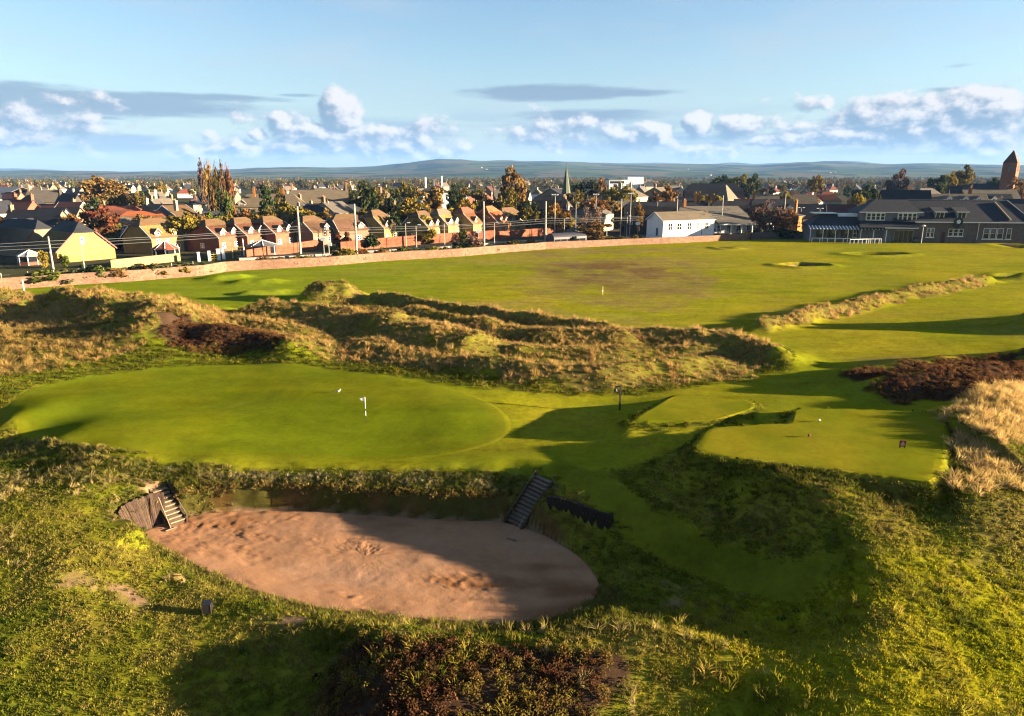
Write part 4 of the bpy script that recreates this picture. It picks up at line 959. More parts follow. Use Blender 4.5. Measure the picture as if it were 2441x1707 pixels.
# individual face stones standing proud of the nearer stretch
rr = random.Random(8)
stone_me = [MB().box(-.22 * s, -.06, -.13, .22 * s, .06, .13).mesh('stone', STONE_M) for s in (.8, 1.0, 1.3)]
Tn = np.gradient(WP, axis=0); Tn /= np.linalg.norm(Tn, axis=1)[:, None]
for i in range(260):
    j = rr.randrange(4, int(len(WP) * .62)); a = WP[j] + Tn[j] * rr.uniform(0, 1.5); nrm = np.array([Tn[j][1], -Tn[j][0]])
    o = link('stone', stone_me[i % 3], sw, (*(a + nrm * .235), rr.uniform(.15, 1.55)), math.atan2(Tn[j][1], Tn[j][0]) + rr.uniform(-.1, .1)); o.scale = (rr.uniform(.7, 1.3), 1, rr.uniform(.7, 1.4))

# directions along and away from the line
d0 = WALL[-1] - WALL[8]; RAIL_A = math.atan2(d0[1], d0[0]); RD = np.array([math.cos(RAIL_A), math.sin(RAIL_A)]); RN = np.array([-RD[1], RD[0]])
def off(o): return WALL + RN * o
def bed(name, o0, o1, z, m, kind='structure'):
    A, B = walk(off(o0), 6), walk(off(o1), 6); n = min(len(A), len(B)); b = MB()
    for i in range(n - 1): b.face((*A[i], z), (*A[i + 1], z), (*B[i + 1], z), (*B[i], z))
    return tag(b.build(name, m), kind=kind)
bed('track_bed', 4.0, 15.0, .05, BALLAST)
PL0, PL1 = 9, 19
pf = walk(off(15.2)[PL0 - 2:PL1 + 1], 5); pf2 = walk(off(19.5)[PL0 - 2:PL1 + 1], 5); n = min(len(pf), len(pf2))
b = MB()
for i in range(n - 1):
    b.face((*pf[i], .9), (*pf[i + 1], .9), (*pf2[i + 1], .9), (*pf2[i], .9)); b.face((*pf[i], 0), (*pf[i + 1], 0), (*pf[i + 1], .9), (*pf[i], .9))
plat = tag(b.build('station_platform', ASPH), 'long station platform behind the stone wall with a pale edge', 'platform')
b = MB()
for i in range(n - 1):
    p, q = pf[i], pf[i + 1]; r_, s_ = p + RN * .9, q + RN * .9; b.face((*p, .906), (*q, .906), (*s_, .906), (*r_, .906)); b.face((*(p - RN * .004), .35), (*(q - RN * .004), .35), (*(q - RN * .004), .906), (*(p - RN * .004), .906))
b.build('pale_edge', CONC, plat)
for t_, o_ in (('near', (6.2, 7.65)), ('far', (10.2, 11.65))):
    root = thing('railway_track', t_ + ' railway track running behind the stone wall', 'track')
    for oo in o_:
        L_ = walk(off(oo), 6); m = MB(); m.tube([(*p, .2) for p in L_], .07, 4); m.build('rail', GREY_MT, root)

def z_at(v, Y): return CAM_H + Y * (-math.sin(PITCH) + math.cos(PITCH) * (853.5 - v) / FPX) / (math.cos(PITCH) + math.sin(PITCH) * (853.5 - v) / FPX)
def wallY(u):
    px = [p[0] for p in WALL_PIX]; return float(np.interp(u, px, WALL[:, 1]))
# overhead line masts: column, top, distance behind the wall
MASTS = [(104, 564, 7, 'leftmost, in front of the yellow gable house'), (709, 492, 22, 'behind the red brick garden wall'), (845, 486, 6, 'thick one rising from the boundary wall'), (1153, 480, 22, 'before the red roofed houses'),
         (1301, 480, 10, 'by the dark station shelter'), (1481, 474, 24, 'left of the long dark station roof'), (1614, 474, 24, 'behind the white cottage'), (1722, 466, 22, 'at the right end of the footbridge'), (1870, 462, 22, 'behind the bare tree near the clubhouse')]
MP = []
for u, v, b_, w in MASTS:
    Y = wallY(u) + b_ * .86; X = float(atY(u, Y)); z = z_at(v, Y); MP.append((X, Y, z))
    o = thing('overhead_line_mast', 'tall cream railway mast, ' + w, 'mast', (X, Y, 0), group='masts along the railway')
    r_ = .30 if u in (709, 845, 1153, 1301) else .2
    MB().tube([(0, 0, -.3), (0, 0, z * .5), (0, 0, z)], [r_, r_ * .85, r_ * .65], 8).build('pole', POLE_M, o)
    MB().box(-.5, -.5, -.3, .5, .5, .35).build('foot', CONC, o)
    m = MB(); m.tube([(0, 0, z * .62), (-RN[0] * 3.2, -RN[1] * 3.2, z * .62 + .5)], .06, 5); m.build('bracket_arm', GREY_MT, o); MB().tube([(0, 0, z * .72), (-RN[0] * 3.2, -RN[1] * 3.2, z * .62 + .55)], .04, 5).build('stay', GREY_MT, o)
ids = [0, 1, 2, 3, 4, 5, 6, 7, 8]
for q, (nm, dz) in enumerate((('upper', 1.25), ('middle', .62), ('lower', 0.0))):
    pts = []; seq = [(MP[0][0] - 45, MP[0][1] - 22, 6.3)] + [(MP[i][0] - RN[0] * (2.5 if i in (1, 3) else 1.0), MP[i][1] - RN[1] * (2.5 if i in (1, 3) else 1.0), 6.4) for i in (0, 1, 2, 4, 7, 8)]
    for a, c in zip(seq[:-1], seq[1:]):
        for k_ in range(8):
            f = k_ / 8; pts.append((a[0] + (c[0] - a[0]) * f, a[1] + (c[1] - a[1]) * f, a[2] + (c[2] - a[2]) * f + dz - .45 * 4 * f * (1 - f) * (1 if q == 0 else .4)))
    o = tag(MB().tube(pts, .032, 4, False).build('overhead_wire', GREY_MT), nm + ' overhead wire strung along the railway masts', 'wire', 'overhead wires')

# lamp posts and signals
def lamp(u, vt, b_, lab, double=False, lantern=True):
    Y = wallY(u) + b_ * .86; X = float(atY(u, Y)); z = max(3.0, z_at(vt, Y)); o = thing('platform_lamp', lab, 'street lamp', (X, Y, 0), group='lamps along the station')
    MB().tube([(0, 0, -.2), (0, 0, z * .5), (0, 0, z)], [.13, .10, .08], 7).build('post', POLE_M, o)
    for s in ((-1, 1) if double else (1,)):
        a = MB().tube([(0, 0, z - .05), (s * .35, 0, z + .1), (s * .8, 0, z + .05)], .05, 6).build('arm', GREY_MT, o); MB().box(s * .8 - .35, -.15, z - .08, s * .8 + .35, .15, z + .12).build('lantern', SIGN_W, o)
    return o
for a in ((180, 572, 5, 'slim lamp post in front of the yellow gable wall'), (965, 531, 14, 'left of two short platform lamps by the shrubs'), (990, 536, 14, 'right of two short platform lamps by the shrubs'), (1058, 531, 12, 'dark stemmed lamp post before the white gabled dormers'),
          (1178, 530, 14, 'platform lamp with white box right of a thick mast'), (1346, 520, 14, 'short platform lamp over the dark shelter'), (1448, 508, 16, 'lamp with white sign left of the cottage'), (1496, 515, 15, 'short lamp with square sign near the cottage gable'),
          (1910, 495, 30, 'twin lamp left of the clubhouse', True), (1373, 484, 40, 'thin lamp post behind the autumn shrubs'), (1567, 479, 42, 'street lamp before the long dark roof, left one'), (1606, 470, 45, 'street lamp before the long dark roof, right one'), (1955, 497, 20, 'double headed lamp rising over the veranda roof', True)):
    lamp(*a)
for u, vt, b_, lab in ((1323, 466, 20, 'tall twin headed floodlight pole beside the station shelter'), (1420, 465, 45, 'tall floodlight pole with clustered heads over the autumn trees'), (1503, 463, 30, 'tall floodlight pole left of the long dark roof')):
    Y = wallY(u) + b_ * .86; X = float(atY(u, Y)); z = z_at(vt, Y); o = thing('floodlight_pole', lab, 'floodlight', (X, Y, 0), group='floodlights at the station')
    MB().tube([(0, 0, -.2), (0, 0, z)], [.16, .09], 7).build('pole', POLE_M, o); MB().box(-.9, -.1, z - .12, .9, .1, z + .1).build('crossbar', GREY_MT, o)
    for s in (-.75, 0, .75): MB().box(s - .28, -.25, z + .1, s + .28, .15, z + .4).build('lamp_head', SIGN_W, o)
# signal gantry with white boards
Y = wallY(772) + 14; X = float(atY(772, Y)); o = thing('railway_signal', 'railway signal posts with white boards behind the boundary wall', 'signal', (X, Y, 0))
for s in (-.6, .6): MB().tube([(s, 0, 0), (s, 0, 7.2)], .09, 6).build('post', POLE_M, o)
MB().box(-1.2, -.1, 4.2, -.1, .1, 5.0).build('board', SIGN_W, o); MB().box(.4, -.1, 3.0, 1.3, .1, 3.7).build('board', SIGN_W, o); MB().box(-.35, -.2, 5.4, .25, .2, 7.4).build('signal_head', STEEL, o)
for z in (5.7, 6.4, 7.0): MB().tube([(-.05, -.2, z), (-.05, -.42, z)], .17, 8).build('lens_hood', SIGN_W, o)
for u, v, b_, lab in ((1140, 552, 14, 'white oval station sign by the dark bush'), (1522, 533, 15, 'white oval dish sign left of the cottage')):
    Y = wallY(u) + b_ * .86; X = float(atY(u, Y)); z = z_at(v, Y); o = thing('station_sign', lab, 'sign', (X, Y, 0)); MB().tube([(0, 0, 0), (0, 0, z)], .08, 6).build('post', GREY_MT, o)
    m = MB(); m.tube([(0, -.02, z), (0, -.12, z)], 1.0, 16); q = m.build('board', SIGN_W, o); q.scale = (.75, 1, .45); q.location = (0, 0, z * .55)
# lineside fence posts
fp = MB().box(-.07, -.07, -.2, .07, .07, 1.5).mesh('post', POLE_M)
fr_ = thing('lineside_fence', 'pale post and wire fence on the bank behind the stone wall', 'fence')
FPs = walk(off(4.5)[1:6], 4.0)
for p in FPs: link('post', fp, fr_, (*p, .9))
for z in (1.5, 2.0): MB().tube([(*p, z) for p in FPs], .02, 4).build('wire', GREY_MT, fr_)
fp2 = MB().box(-.06, -.06, -.2, .06, .06, 1.4).mesh('post', WOOD_DK)
fr_ = thing('platform_fence', 'dark post fence along the back of the platform', 'fence')
FPs = walk(off(14.0)[8:16], 3.4)
for p in FPs: link('post', fp2, fr_, (*p, .2))
for z in (.7, 1.3): MB().tube([(*p, z) for p in FPs], .03, 4).build('rail', WOOD_DK, fr_)
# garden walls of red brick behind the line
def gwall(pix, h, lab, m=BRICK_R, th=.35, cop=True):
    P = np.array([at(u, v, 0) for u, v in pix]); Q = walk(P, 3.0); Q = np.r_[Q, P[-1:]]
    o = thing('garden_wall', lab, 'wall'); ribbon(Q, np.full(len(Q), -.4), np.full(len(Q), h), th).build('brickwork', m, o)
    if cop: ribbon(Q, np.full(len(Q), h + .003), np.full(len(Q), h + .12), th + .1).build('coping', m, o)
gwall([(588, 622), (640, 612), (700, 603), (772, 592)], 2.4, 'red brick garden wall below the grey pavilion roof')
gwall([(812, 602), (900, 592), (1000, 583), (1110, 574), (1180, 570)], 2.6, 'long red brick wall behind the platform and shrubs')
gwall([(1190, 570), (1260, 564), (1330, 559)], 2.3, 'brick wall behind the platform left of the station shelter')
gwall([(1480, 556), (1560, 552)], 2.4, 'short brick wall left of the white cottage')
gwall([(265, 640), (330, 633), (430, 622)], 1.7, 'low yellow brick garden wall before the red roofed conservatory', mat('buff_brick', (.58, .42, .20), .9, .1, var=.25, vscale=.7))
gwall([(1790, 571), (1830, 570), (1880, 569), (1928, 569)], 2.0, 'shaded grey rubble wall between the bare tree and clubhouse', mat('grey_rubble', (.22, .17, .14), .95, .1, col2=(.13, .10, .09), vscale=1.2, bump=.6, bscale=3))

# ================================================================== BUILDINGS
def brick(name, c, c2, v=.3): return mat(name, c, .9, .1, col2=c2, vscale=.7, var=v)
WALLS = {'red': brick('house_red_brick', (.46, .19, .12), (.36, .13, .08)), 'yellow': brick('house_yellow_brick', (.66, .44, .15), (.58, .37, .12), .15), 'stone': brick('tan_sandstone', (.44, .34, .22), (.34, .26, .17)),
         'cream': brick('cream_harling', (.66, .57, .40), (.58, .50, .35), .15), 'white': brick('white_render', (.80, .78, .74), (.72, .70, .66), .1), 'grey': brick('grey_harling', (.30, .31, .33), (.25, .26, .28), .2),
         'orange': brick('orange_brick', (.60, .25, .07), (.50, .19, .06)), 'pink': brick('pink_sandstone', (.48, .27, .18), (.40, .21, .14)), 'dark': brick('dark_stone', (.15, .12, .10), (.10, .085, .075)), 'darkred': brick('church_sandstone', (.42, .19, .10), (.32, .14, .08))}
def roofm(name, c, c2): return mat(name, c, .75, .25, col2=c2, vscale=.5, var=.5, bump=.5, bscale=3.0, stretch=(.6, 1, 3.5))
ROOFS = {'brown': roofm('brown_tiles', (.24, .135, .06), (.17, .095, .045)), 'slate': roofm('dark_slate', (.050, .052, .066), (.032, .034, .046)), 'red': roofm('red_tiles', (.46, .14, .075), (.36, .10, .06)), 'orange': roofm('orange_tiles', (.68, .20, .07), (.58, .16, .06)),
         'grey': roofm('grey_slate', (.24, .20, .16), (.17, .145, .12)), 'maroon': roofm('maroon_tiles', (.17, .06, .045), (.12, .045, .035)), 'tan': roofm('weathered_tan_slate', (.30, .23, .15), (.22, .17, .11)), 'green': roofm('copper_green', (.17, .20, .12), (.12, .15, .09))}
GLASS = mat('window_glass', (.025, .03, .04), .08, .6); TRIM = mat('white_trim', (.78, .75, .70), .5, .3); RTRIM = mat('red_bargeboard', (.42, .10, .08), .6, .3); POT = mat('clay_chimney_pot', (.50, .27, .14), .8, .2)
_wc = {}
def win_meshes(w, h, bars=1, trans=1, frame=None):
    key = (round(w, 2), round(h, 2), bars, trans, frame)
    if key not in _wc:
        f = .11; m = MB(); m.box(-w / 2, -.05, 0, -w / 2 + f, .02, h); m.box(w / 2 - f, -.05, 0, w / 2, .02, h); m.box(-w / 2 + f, -.05, 0, w / 2 - f, .02, f); m.box(-w / 2 + f, -.05, h - f, w / 2 - f, .02, h)
        for i in range(bars): x = -w / 2 + w * (i + 1) / (bars + 1); m.box(x - .05, -.045, f, x + .05, .018, h - f)
        for i in range(trans): z = h * (i + 1) / (trans + 1); m.box(-w / 2 + f, -.043, z - .035, w / 2 - f, .016, z + .035)
        m.box(-w / 2 - .08, -.12, -.1, w / 2 + .08, .02, -.003)
        _wc[key] = (m.mesh('window', frame or TRIM), MB().box(-w / 2 + f, -.02, f, w / 2 - f, -.012, h - f).mesh('pane', GLASS))
    return _wc[key]
def window(parent, x, y, z, w, h, rz=0.0, bars=1, trans=1, pane=True):
    a, b = win_meshes(w, h, bars, trans); o = link('window', a, parent, (x, y, z), rz); 
    link('pane', b, o); return o
def slab(m, P, t):
    k = len(m.v); n = len(P); m.v += [tuple(p) for p in P] + [(p[0], p[1], p[2] - t) for p in P]
    m.f.append(tuple(range(k, k + n))); m.f.append(tuple(range(k + 2 * n - 1, k + n - 1, -1))); m.f += [(k + (i + 1) % n, k + i, k + n + i, k + n + (i + 1) % n) for i in range(n)]
def chimney(parent, x, y, z0, z1, w=.9, d=.6, m=None, pots=2):
    c = MB().box(x - w / 2, y - d / 2, z0, x + w / 2, y + d / 2, z1).build('chimney', m, parent); MB().box(x - w / 2 - .08, y - d / 2 - .08, z1 + .003, x + w / 2 + .08, y + d / 2 + .08, z1 + .15).build('chimney_cap', m, c)
    for i in range(pots): px = x + (i - (pots - 1) / 2) * w / max(pots, 1) * .9; MB().tube([(px, y, z1 + .15), (px, y, z1 + .7)], [.14, .11], 6).build('pot', POT, c)
def roof_mesh(L, W, e, r, kind, o=.35, hip=None):
    m = MB(); t = .16; sl = (r - e) / (W / 2); eo = e - sl * o; y2 = W / 2
    hx = hip if hip is not None else W / 2 * .9
    if kind == 'gable':
        slab(m, [(-o, -o, eo), (L + o, -o, eo), (L + o, y2, r), (-o, y2, r)], t); slab(m, [(L + o, W + o, eo), (-o, W + o, eo), (-o, y2, r), (L + o, y2, r)], t)
    elif kind == 'hip':
        slab(m, [(-o, -o, eo), (L + o, -o, eo), (L - hx, y2, r), (hx, y2, r)], t); slab(m, [(L + o, W + o, eo), (-o, W + o, eo), (hx, y2, r), (L - hx, y2, r)], t)
        slab(m, [(-o, W + o, eo), (-o, -o, eo), (hx, y2, r)], t); slab(m, [(L + o, -o, eo), (L + o, W + o, eo), (L - hx, y2, r)], t)
    else:                                                                # half-hip
        zh = e + (r - e) * .62; yh = W / 2 * .62; hx = W * .17
        slab(m, [(-o, -o, eo), (L + o, -o, eo), (L + o, yh, zh), (L - hx, y2, r), (hx, y2, r), (-o, yh, zh)], t); slab(m, [(L + o, W + o, eo), (-o, W + o, eo), (-o, W - yh, zh), (hx, y2, r), (L - hx, y2, r), (L + o, W - yh, zh)], t)
        slab(m, [(-o, W - yh, zh), (-o, yh, zh), (hx, y2, r)], t); slab(m, [(L + o, yh, zh), (L + o, W - yh, zh), (L - hx, y2, r)], t)
    return m
def dormer(root, x, W, e, r, roof, w=1.9, face='cream', win=True, y0=.25, hh=None):
    """gabled dormer on the front slope"""
    sl = (r - e) / (W / 2); zb = e + sl * y0 - .5; zt = e + 1.15 if hh is None else hh; zr = zt + w * .45; dep = min((zr - e) / sl + .2, W / 2) - y0
    d = MB(); k = 0
    d.v = [(x - w / 2, y0, zb), (x + w / 2, y0, zb), (x + w / 2, y0, zt), (x, y0, zr), (x - w / 2, y0, zt), (x - w / 2, y0 + dep, zb), (x + w / 2, y0 + dep, zb), (x + w / 2, y0 + dep, zt), (x, y0 + dep, zr), (x - w / 2, y0 + dep, zt)]
    d.f = [(0, 1, 2, 3, 4), (9, 8, 7, 6, 5), (1, 6, 7, 2), (5, 0, 4, 9)]
    o = d.build('dormer', WALLS[face], root); m = MB(); q = .22
    slab(m, [(x - w / 2 - q, y0 - q, zt - q * .9), (x, y0 - q, zr + .02), (x, y0 + dep, zr + .02), (x - w / 2 - q, y0 + dep, zt - q * .9)][::-1], .12); slab(m, [(x + w / 2 + q, y0 - q, zt - q * .9), (x, y0 - q, zr + .02), (x, y0 + dep, zr + .02), (x + w / 2 + q, y0 + dep, zt - q * .9)], .12)
    m.build('dormer_roof', ROOFS[roof], o)
    for s in (-1, 1): b = MB(); slab(b, [(x + s * (w / 2 + q), y0 - q - .06, zt - q * .9 - .12), (x + s * (w / 2 + q), y0 - q - .06, zt - q * .9 + .06), (x, y0 - q - .06, zr + .08), (x, y0 - q - .06, zr - .1)], .02); b.build('bargeboard', TRIM, o)
    if win: window(o, x, y0 - .01, zb + .35, w * .62, zt - zb - .45, 0, 1, 1)
    return o
def house(label, u, Y, L, W, e, r, rot, wall, roof, kind='gable', dormers=(), chim=(), wins=(), name='house', cat='house', group=None, dface='cream', trim=None, X=None, z0=0.0, hip=None, chm=None, porch=None):
    X = float(atY(u, Y)) if X is None else X
    root = thing(name, label, cat, (X, Y, z0), R(rot), group); m = MB(); w2 = W / 2
    pk = r - .05 if kind == 'gable' else (e + (r - e) * .62 if kind == 'half' else e)
    if kind == 'hip': m.box(0, 0, -.5, L, W, e)
    else:
        yy = [(0, -.5), (0, e), (w2, pk), (W, e), (W, -.5)] if kind == 'gable' else [(0, -.5), (0, e), (w2 * .62, pk), (W - w2 * .62, pk), (W, e), (W, -.5)]
        n = len(yy); m.v = [(0, y, z) for y, z in yy] + [(L, y, z) for y, z in yy]; m.f = [tuple(range(n)), tuple(range(2 * n - 1, n - 1, -1))] + [((i + 1) % n, i, n + i, n + (i + 1) % n) for i in range(n)]
    m.build('wall', WALLS[wall], root); roof_mesh(L, W, e, r, kind, hip=hip).build('roof', ROOFS[roof], root)
    if trim is not None:
        sl = (r - e) / w2; q = .35
        for x in (-q - .03, L + q + .03):
            for s in (0, 1):
                y0, y1 = (-q, w2 * (.62 if kind == 'half' else 1.0)) if s == 0 else (W + q, W - w2 * (.62 if kind == 'half' else 1.0)); z0_, z1_ = e - sl * q, pk + .02
                b = MB(); slab(b, [(x - .03, y0, z0_ + .05), (x + .03, y0, z0_ + .05), (x + .03, y1, z1_ + .05), (x - .03, y1, z1_ + .05)], .3); b.build('bargeboard', trim, root)
    for i, d in enumerate(dormers): dormer(root, d[0], W, e, r, roof, d[1] if len(d) > 1 else 1.9, dface, hh=d[2] if len(d) > 2 else None)
    for c in chim: chimney(root, c[0], c[1], r - 1.6 if len(c) < 4 else c[3], r + c[2], m=WALLS[chm or wall], w=.7, d=1.3) if abs(c[0]) < .8 or abs(c[0] - L) < .8 else chimney(root, c[0], c[1], r - 1.2, r + c[2], m=WALLS[chm or wall])
    for q in wins:
        s, x, z, w, h = q[:5]; bars = q[5] if len(q) > 5 else 1
        if s == 'f': window(root, x, -.02, z, w, h, 0, bars)
        elif s == 'l': window(root, -.02, x, z, w, h, -math.pi / 2, bars)
        elif s == 'r': window(root, L + .02, x, z, w, h, math.pi / 2, bars)
    return root
def door(root, x, y, z, rz=0.0, m=None):
    d = MB().box(-.5, -.05, 0, .5, .02, 2.1).build('door', m or TRIM, root); d.location = (x, y, z); d.rotation_euler = (0, 0, rz); MB().tube([(.36, -.05, 1.0), (.36, -.12, 1.0)], .05, 6).build('handle', STEEL, d)

# ---- front row of modern houses behind the railway, corner columns read along the row
fw = [('f', 1.6, .9, 1.3, 1.3), ('f', 6.2, .9, 1.3, 1.3), ('l', 5.5, .9, 1.2, 1.2)]
y_ = house('yellow brick house whose wide half-hipped gable end catches the sun, leftmost', 117, 168, 11.0, 13.5, 3.6, 8.9, 58, 'yellow', 'slate', 'gable', wins=[('f', 5.0, 2.2, .8, 1.5, 0)]) if False else None
# the yellow gable faces the sun: ridge runs away from it, so its front is the gable wall
def gable_house(label, u, Y, w, dep, e, r, rot, wall, roof, wins=(), trim=RTRIM, kind='half', group=None, chim=()):
    """front wall is the gable; ridge runs back from it"""
    X = float(atY(u, Y)); root = thing('house', label, 'house', (X, Y, 0), R(rot), group); a = R(90)
    inner = MB(); w2 = w / 2; ph = e + (r - e) * (.62 if kind == 'half' else 1)
    yy = [(0, -.5), (0, e), (w2 * .62, ph), (w - w2 * .62, ph), (w, e), (w, -.5)] if kind == 'half' else [(0, -.5), (0, e), (w2, r - .05), (w, e), (w, -.5)]
    n = len(yy); inner.v = [(x, 0, z) for x, z in yy] + [(x, dep, z) for x, z in yy]; inner.f = [tuple(range(n))[::-1], tuple(range(n, 2 * n))] + [(i, (i + 1) % n, n + (i + 1) % n, n + i) for i in range(n)]
    inner.build('wall', WALLS[wall], root)
    m = roof_mesh(dep, w, e, r, kind); m.v = [(y, x, z) for x, y, z in m.v]; m.f = [f[::-1] for f in m.f]; m.build('roof', ROOFS[roof], root)
    if trim:
        sl = (r - e) / w2; q = .38; k = .62 if kind == 'half' else 1.0
        for s in (0, 1):
            b = MB(); x0, x1 = (-q, w2 * k) if s == 0 else (w + q, w - w2 * k); slab(b, [(x0, -q - .04, e - sl * q + .05), (x0, -q + .02, e - sl * q + .05), (x1, -q + .02, ph + .07), (x1, -q - .04, ph + .07)], .35); b.build('bargeboard', trim, root)
    for q in wins: window(root, q[0], -.02, q[1], q[2], q[3], 0, 1)
    for c in chim: chimney(root, c[0], c[1], r - 1.5, r + c[2], m=WALLS[wall])
    return root
gable_house('yellow brick house with wide sunlit half-hipped gable and red bargeboards at left', 119, 160, 12.5, 13, 2.9, 8.9, 52, 'yellow', 'slate', wins=[(5.6, 4.0, .7, 1.6)])
gable_house('dark roofed house at the left edge behind a white conservatory', 38, 172, 11, 16, 3.2, 8.6, 62, 'stone', 'slate')
H1 = dict(dormers=[(1.9, 1.8), (5.9, 1.8)], wins=fw, trim=TRIM)
house('yellow brick house with brown roof, two red dormers and a conservatory', 352, 178, 9.6, 10.5, 4.3, 8.6, 66, 'yellow', 'brown', 'half', dormers=[(2.2, 1.9), (7.2, 1.9)], wins=[('f', 4.8, 3.1, 1.0, 1.0), ('f', 7.6, .6, 1.6, 1.5), ('f', 2.0, 2.6, 1.2, 1.2)], dface='red', trim=TRIM)
house('red brick house with two cream dormers, nearest the white gate posts', 514, 184, 8.2, 11, 4.0, 8.1, 70, 'red', 'brown', 'half', **H1)
house('red brick house with two cream dormers behind the grey pavilion roof', 583, 190, 8.4, 11, 4.0, 8.2, 70, 'red', 'brown', 'half', **H1)
house('red brick house with two cream dormers left of the second mast', 652, 195, 8.0, 11, 4.0, 8.3, 69, 'red', 'brown', 'half', **H1)
house('dim brick house behind the railway signal posts', 742, 200, 8.0, 10, 4.0, 8.1, 62, 'pink', 'brown', 'half', dormers=[(5.8, 1.8)], wins=fw, trim=TRIM)
house('brown roofed brick house right behind the thick mast', 806, 206, 9.5, 10, 4.0, 8.2, 40, 'pink', 'brown', 'half', dormers=[(7.2, 1.8)], wins=fw, trim=TRIM)
house('brick house with dark side and one yellow dormer left of the tall shrubs', 914, 212, 8.0, 11, 4.2, 9.2, 68, 'yellow', 'brown', 'half', dormers=[(2.0, 1.8)], wins=fw, trim=TRIM, dface='pink')
house('brown roofed house half hidden behind golden trees', 1020, 218, 8.0, 10, 4.0, 8.6, 66, 'yellow', 'brown', 'half', dormers=[(2.0, 1.8), (5.9, 1.8)], wins=fw, trim=TRIM)
house('brown roofed house with two white dormer gables left of the red roof', 1068, 224, 8.6, 10, 4.2, 9.0, 66, 'yellow', 'tan', 'half', dormers=[(2.0, 1.9), (6.0, 1.9)], wins=fw, trim=TRIM, dface='white')
house('red tiled house with yellow dormer front left of a mast', 1128, 230, 8.6, 11, 4.3, 9.2, 66, 'yellow', 'red', 'half', dormers=[(2.4, 2.0)], wins=fw, trim=TRIM, dface='yellow')
house('orange red tiled house right of a mast', 1188, 236, 8.6, 11, 4.3, 9.3, 66, 'orange', 'orange', 'half', dormers=[(2.4, 2.0), (6.2, 1.8)], wins=fw, trim=TRIM, dface='yellow')
house('low brown roofed house with twin yellow dormers below the bare tree', 1216, 244, 9.4, 10, 3.8, 8.4, 52, 'yellow', 'brown', 'half', dormers=[(2.2, 1.9), (6.6, 1.9)], wins=fw, trim=TRIM, dface='yellow')

# conservatories and pavilion
def pavilion(label, u, Y, rad, e, r, roofmat, wallmat, n=8, ribs=None, name='conservatory'):
    X = float(atY(u, Y)); o = thing(name, label, name, (X, Y, 0)); P = [(rad * math.cos(2 * math.pi * (i + .5) / n), rad * math.sin(2 * math.pi * (i + .5) / n)) for i in range(n)]
    for i in range(n):
        a, b = P[i], P[(i + 1) % n]; m = MB(); slab(m, [(a[0] * 1.08, a[1] * 1.08, e), (b[0] * 1.08, b[1] * 1.08, e), (0, 0, r)], .08); m.build('roof_panel', roofmat, o)
        MB().tube([(a[0], a[1], -.2), (a[0], a[1], e)], .1, 5).build('post', wallmat, o)
        MB().tube([(a[0] * 1.08, a[1] * 1.08, e + .04), (0, 0, r + .04)], .07, 4).build('rib', ribs or wallmat, o)
        mx, my = (a[0] + b[0]) / 2, (a[1] + b[1]) / 2; g = math.atan2(b[1] - a[1], b[0] - a[0]); Lw = math.hypot(b[0] - a[0], b[1] - a[1]); q = MB().box(-Lw / 2 + .1, -.03, .8, Lw / 2 - .1, .03, e - .1).build('pane', GLASS, o); q.location = (mx, my, 0); q.rotation_euler = (0, 0, g)
        q = MB().box(-Lw / 2 + .08, -.08, -.3, Lw / 2 - .08, .08, .78).build('dwarf_wall', WALLS['red'], o); q.location = (mx, my, 0); q.rotation_euler = (0, 0, g)
    return o
pavilion('red glazed octagonal conservatory before the yellow brick house', 383, 172, 2.9, 2.1, 4.0, ROOFS['red'], TRIM)
pavilion('white conservatory at the far left before the dark roofed house', 52, 158, 2.4, 2.0, 3.2, mat('polycarbonate', (.55, .52, .48), .4, .4), TRIM)
pavilion('grey striped pavilion roof behind the red brick garden wall', 618, 176, 3.6, 2.5, 3.8, mat('dull_lead', (.16, .15, .16), .6, .3), TRIM, 8, TRIM, 'pavilion')

# white gate posts, gate and play frame behind the wall
for u, v, w, h, lab in ((475, 624, .55, 2.1, 'leftmost of the white gate posts behind the wall'), (500, 622, .55, 2.2, 'white gate post left of the yellow gate'), (522, 620, .75, 2.5, 'white gate post right of the yellow gate'), (534, 618, .7, 2.4, 'rightmost of the white gate posts, slightly leaning')):
    x, y = at(u, v); o = thing('gate_post', lab, 'post', (float(x), float(y), 0), R(25), 'white gate posts'); MB().box(-w / 2, -w / 2, -.3, w / 2, w / 2, h).build('shaft', WHITE, o); MB().box(-w / 2 - .06, -w / 2 - .06, h + .003, w / 2 + .06, w / 2 + .06, h + .12).build('cap', WHITE, o)
x, y = at(511, 621); o = thing('farm_gate', 'yellow barred gate between the white gate posts', 'gate', (float(x), float(y), 0), R(20))
for z in (.4, .9, 1.4): MB().box(-.75, -.04, z - .07, .75, .04, z + .07).build('bar', YELLOW_P, o)
for s in (-.7, 0, .7): MB().box(s - .06, -.05, 0, s + .06, .05, 1.6).build('upright', YELLOW_P, o)
x, y = at(570, 615); o = thing('swing_frame', 'yellow garden swing frame beside a thin white pole', 'swing', (float(x), float(y), 0), R(10))
for s in (-1.4, 1.4):
    for q in (-.5, .5): MB().tube([(s, q, 0), (s, 0, 2.6)], .07, 6).build('leg', YELLOW_P, o)
MB().tube([(-1.5, 0, 2.6), (1.5, 0, 2.6)], .08, 6).build('top_bar', YELLOW_P, o)
for s in (-.4, .4): MB().tube([(s, 0, 2.6), (s, 0, .6)], .02, 4).build('rope', ROPE, o)
MB().box(-.5, -.12, .55, .5, .12, .6).build('seat', WOOD_PALE, o)
x, y = at(583, 618); o = tag(MB().tube([(0, 0, -.2), (0, 0, 4.8)], [.13, .09], 7).build('white_pole', WHITE), 'thin white pole at the corner of the brick garden wall', 'pole'); o.location = (float(x), float(y), 0)

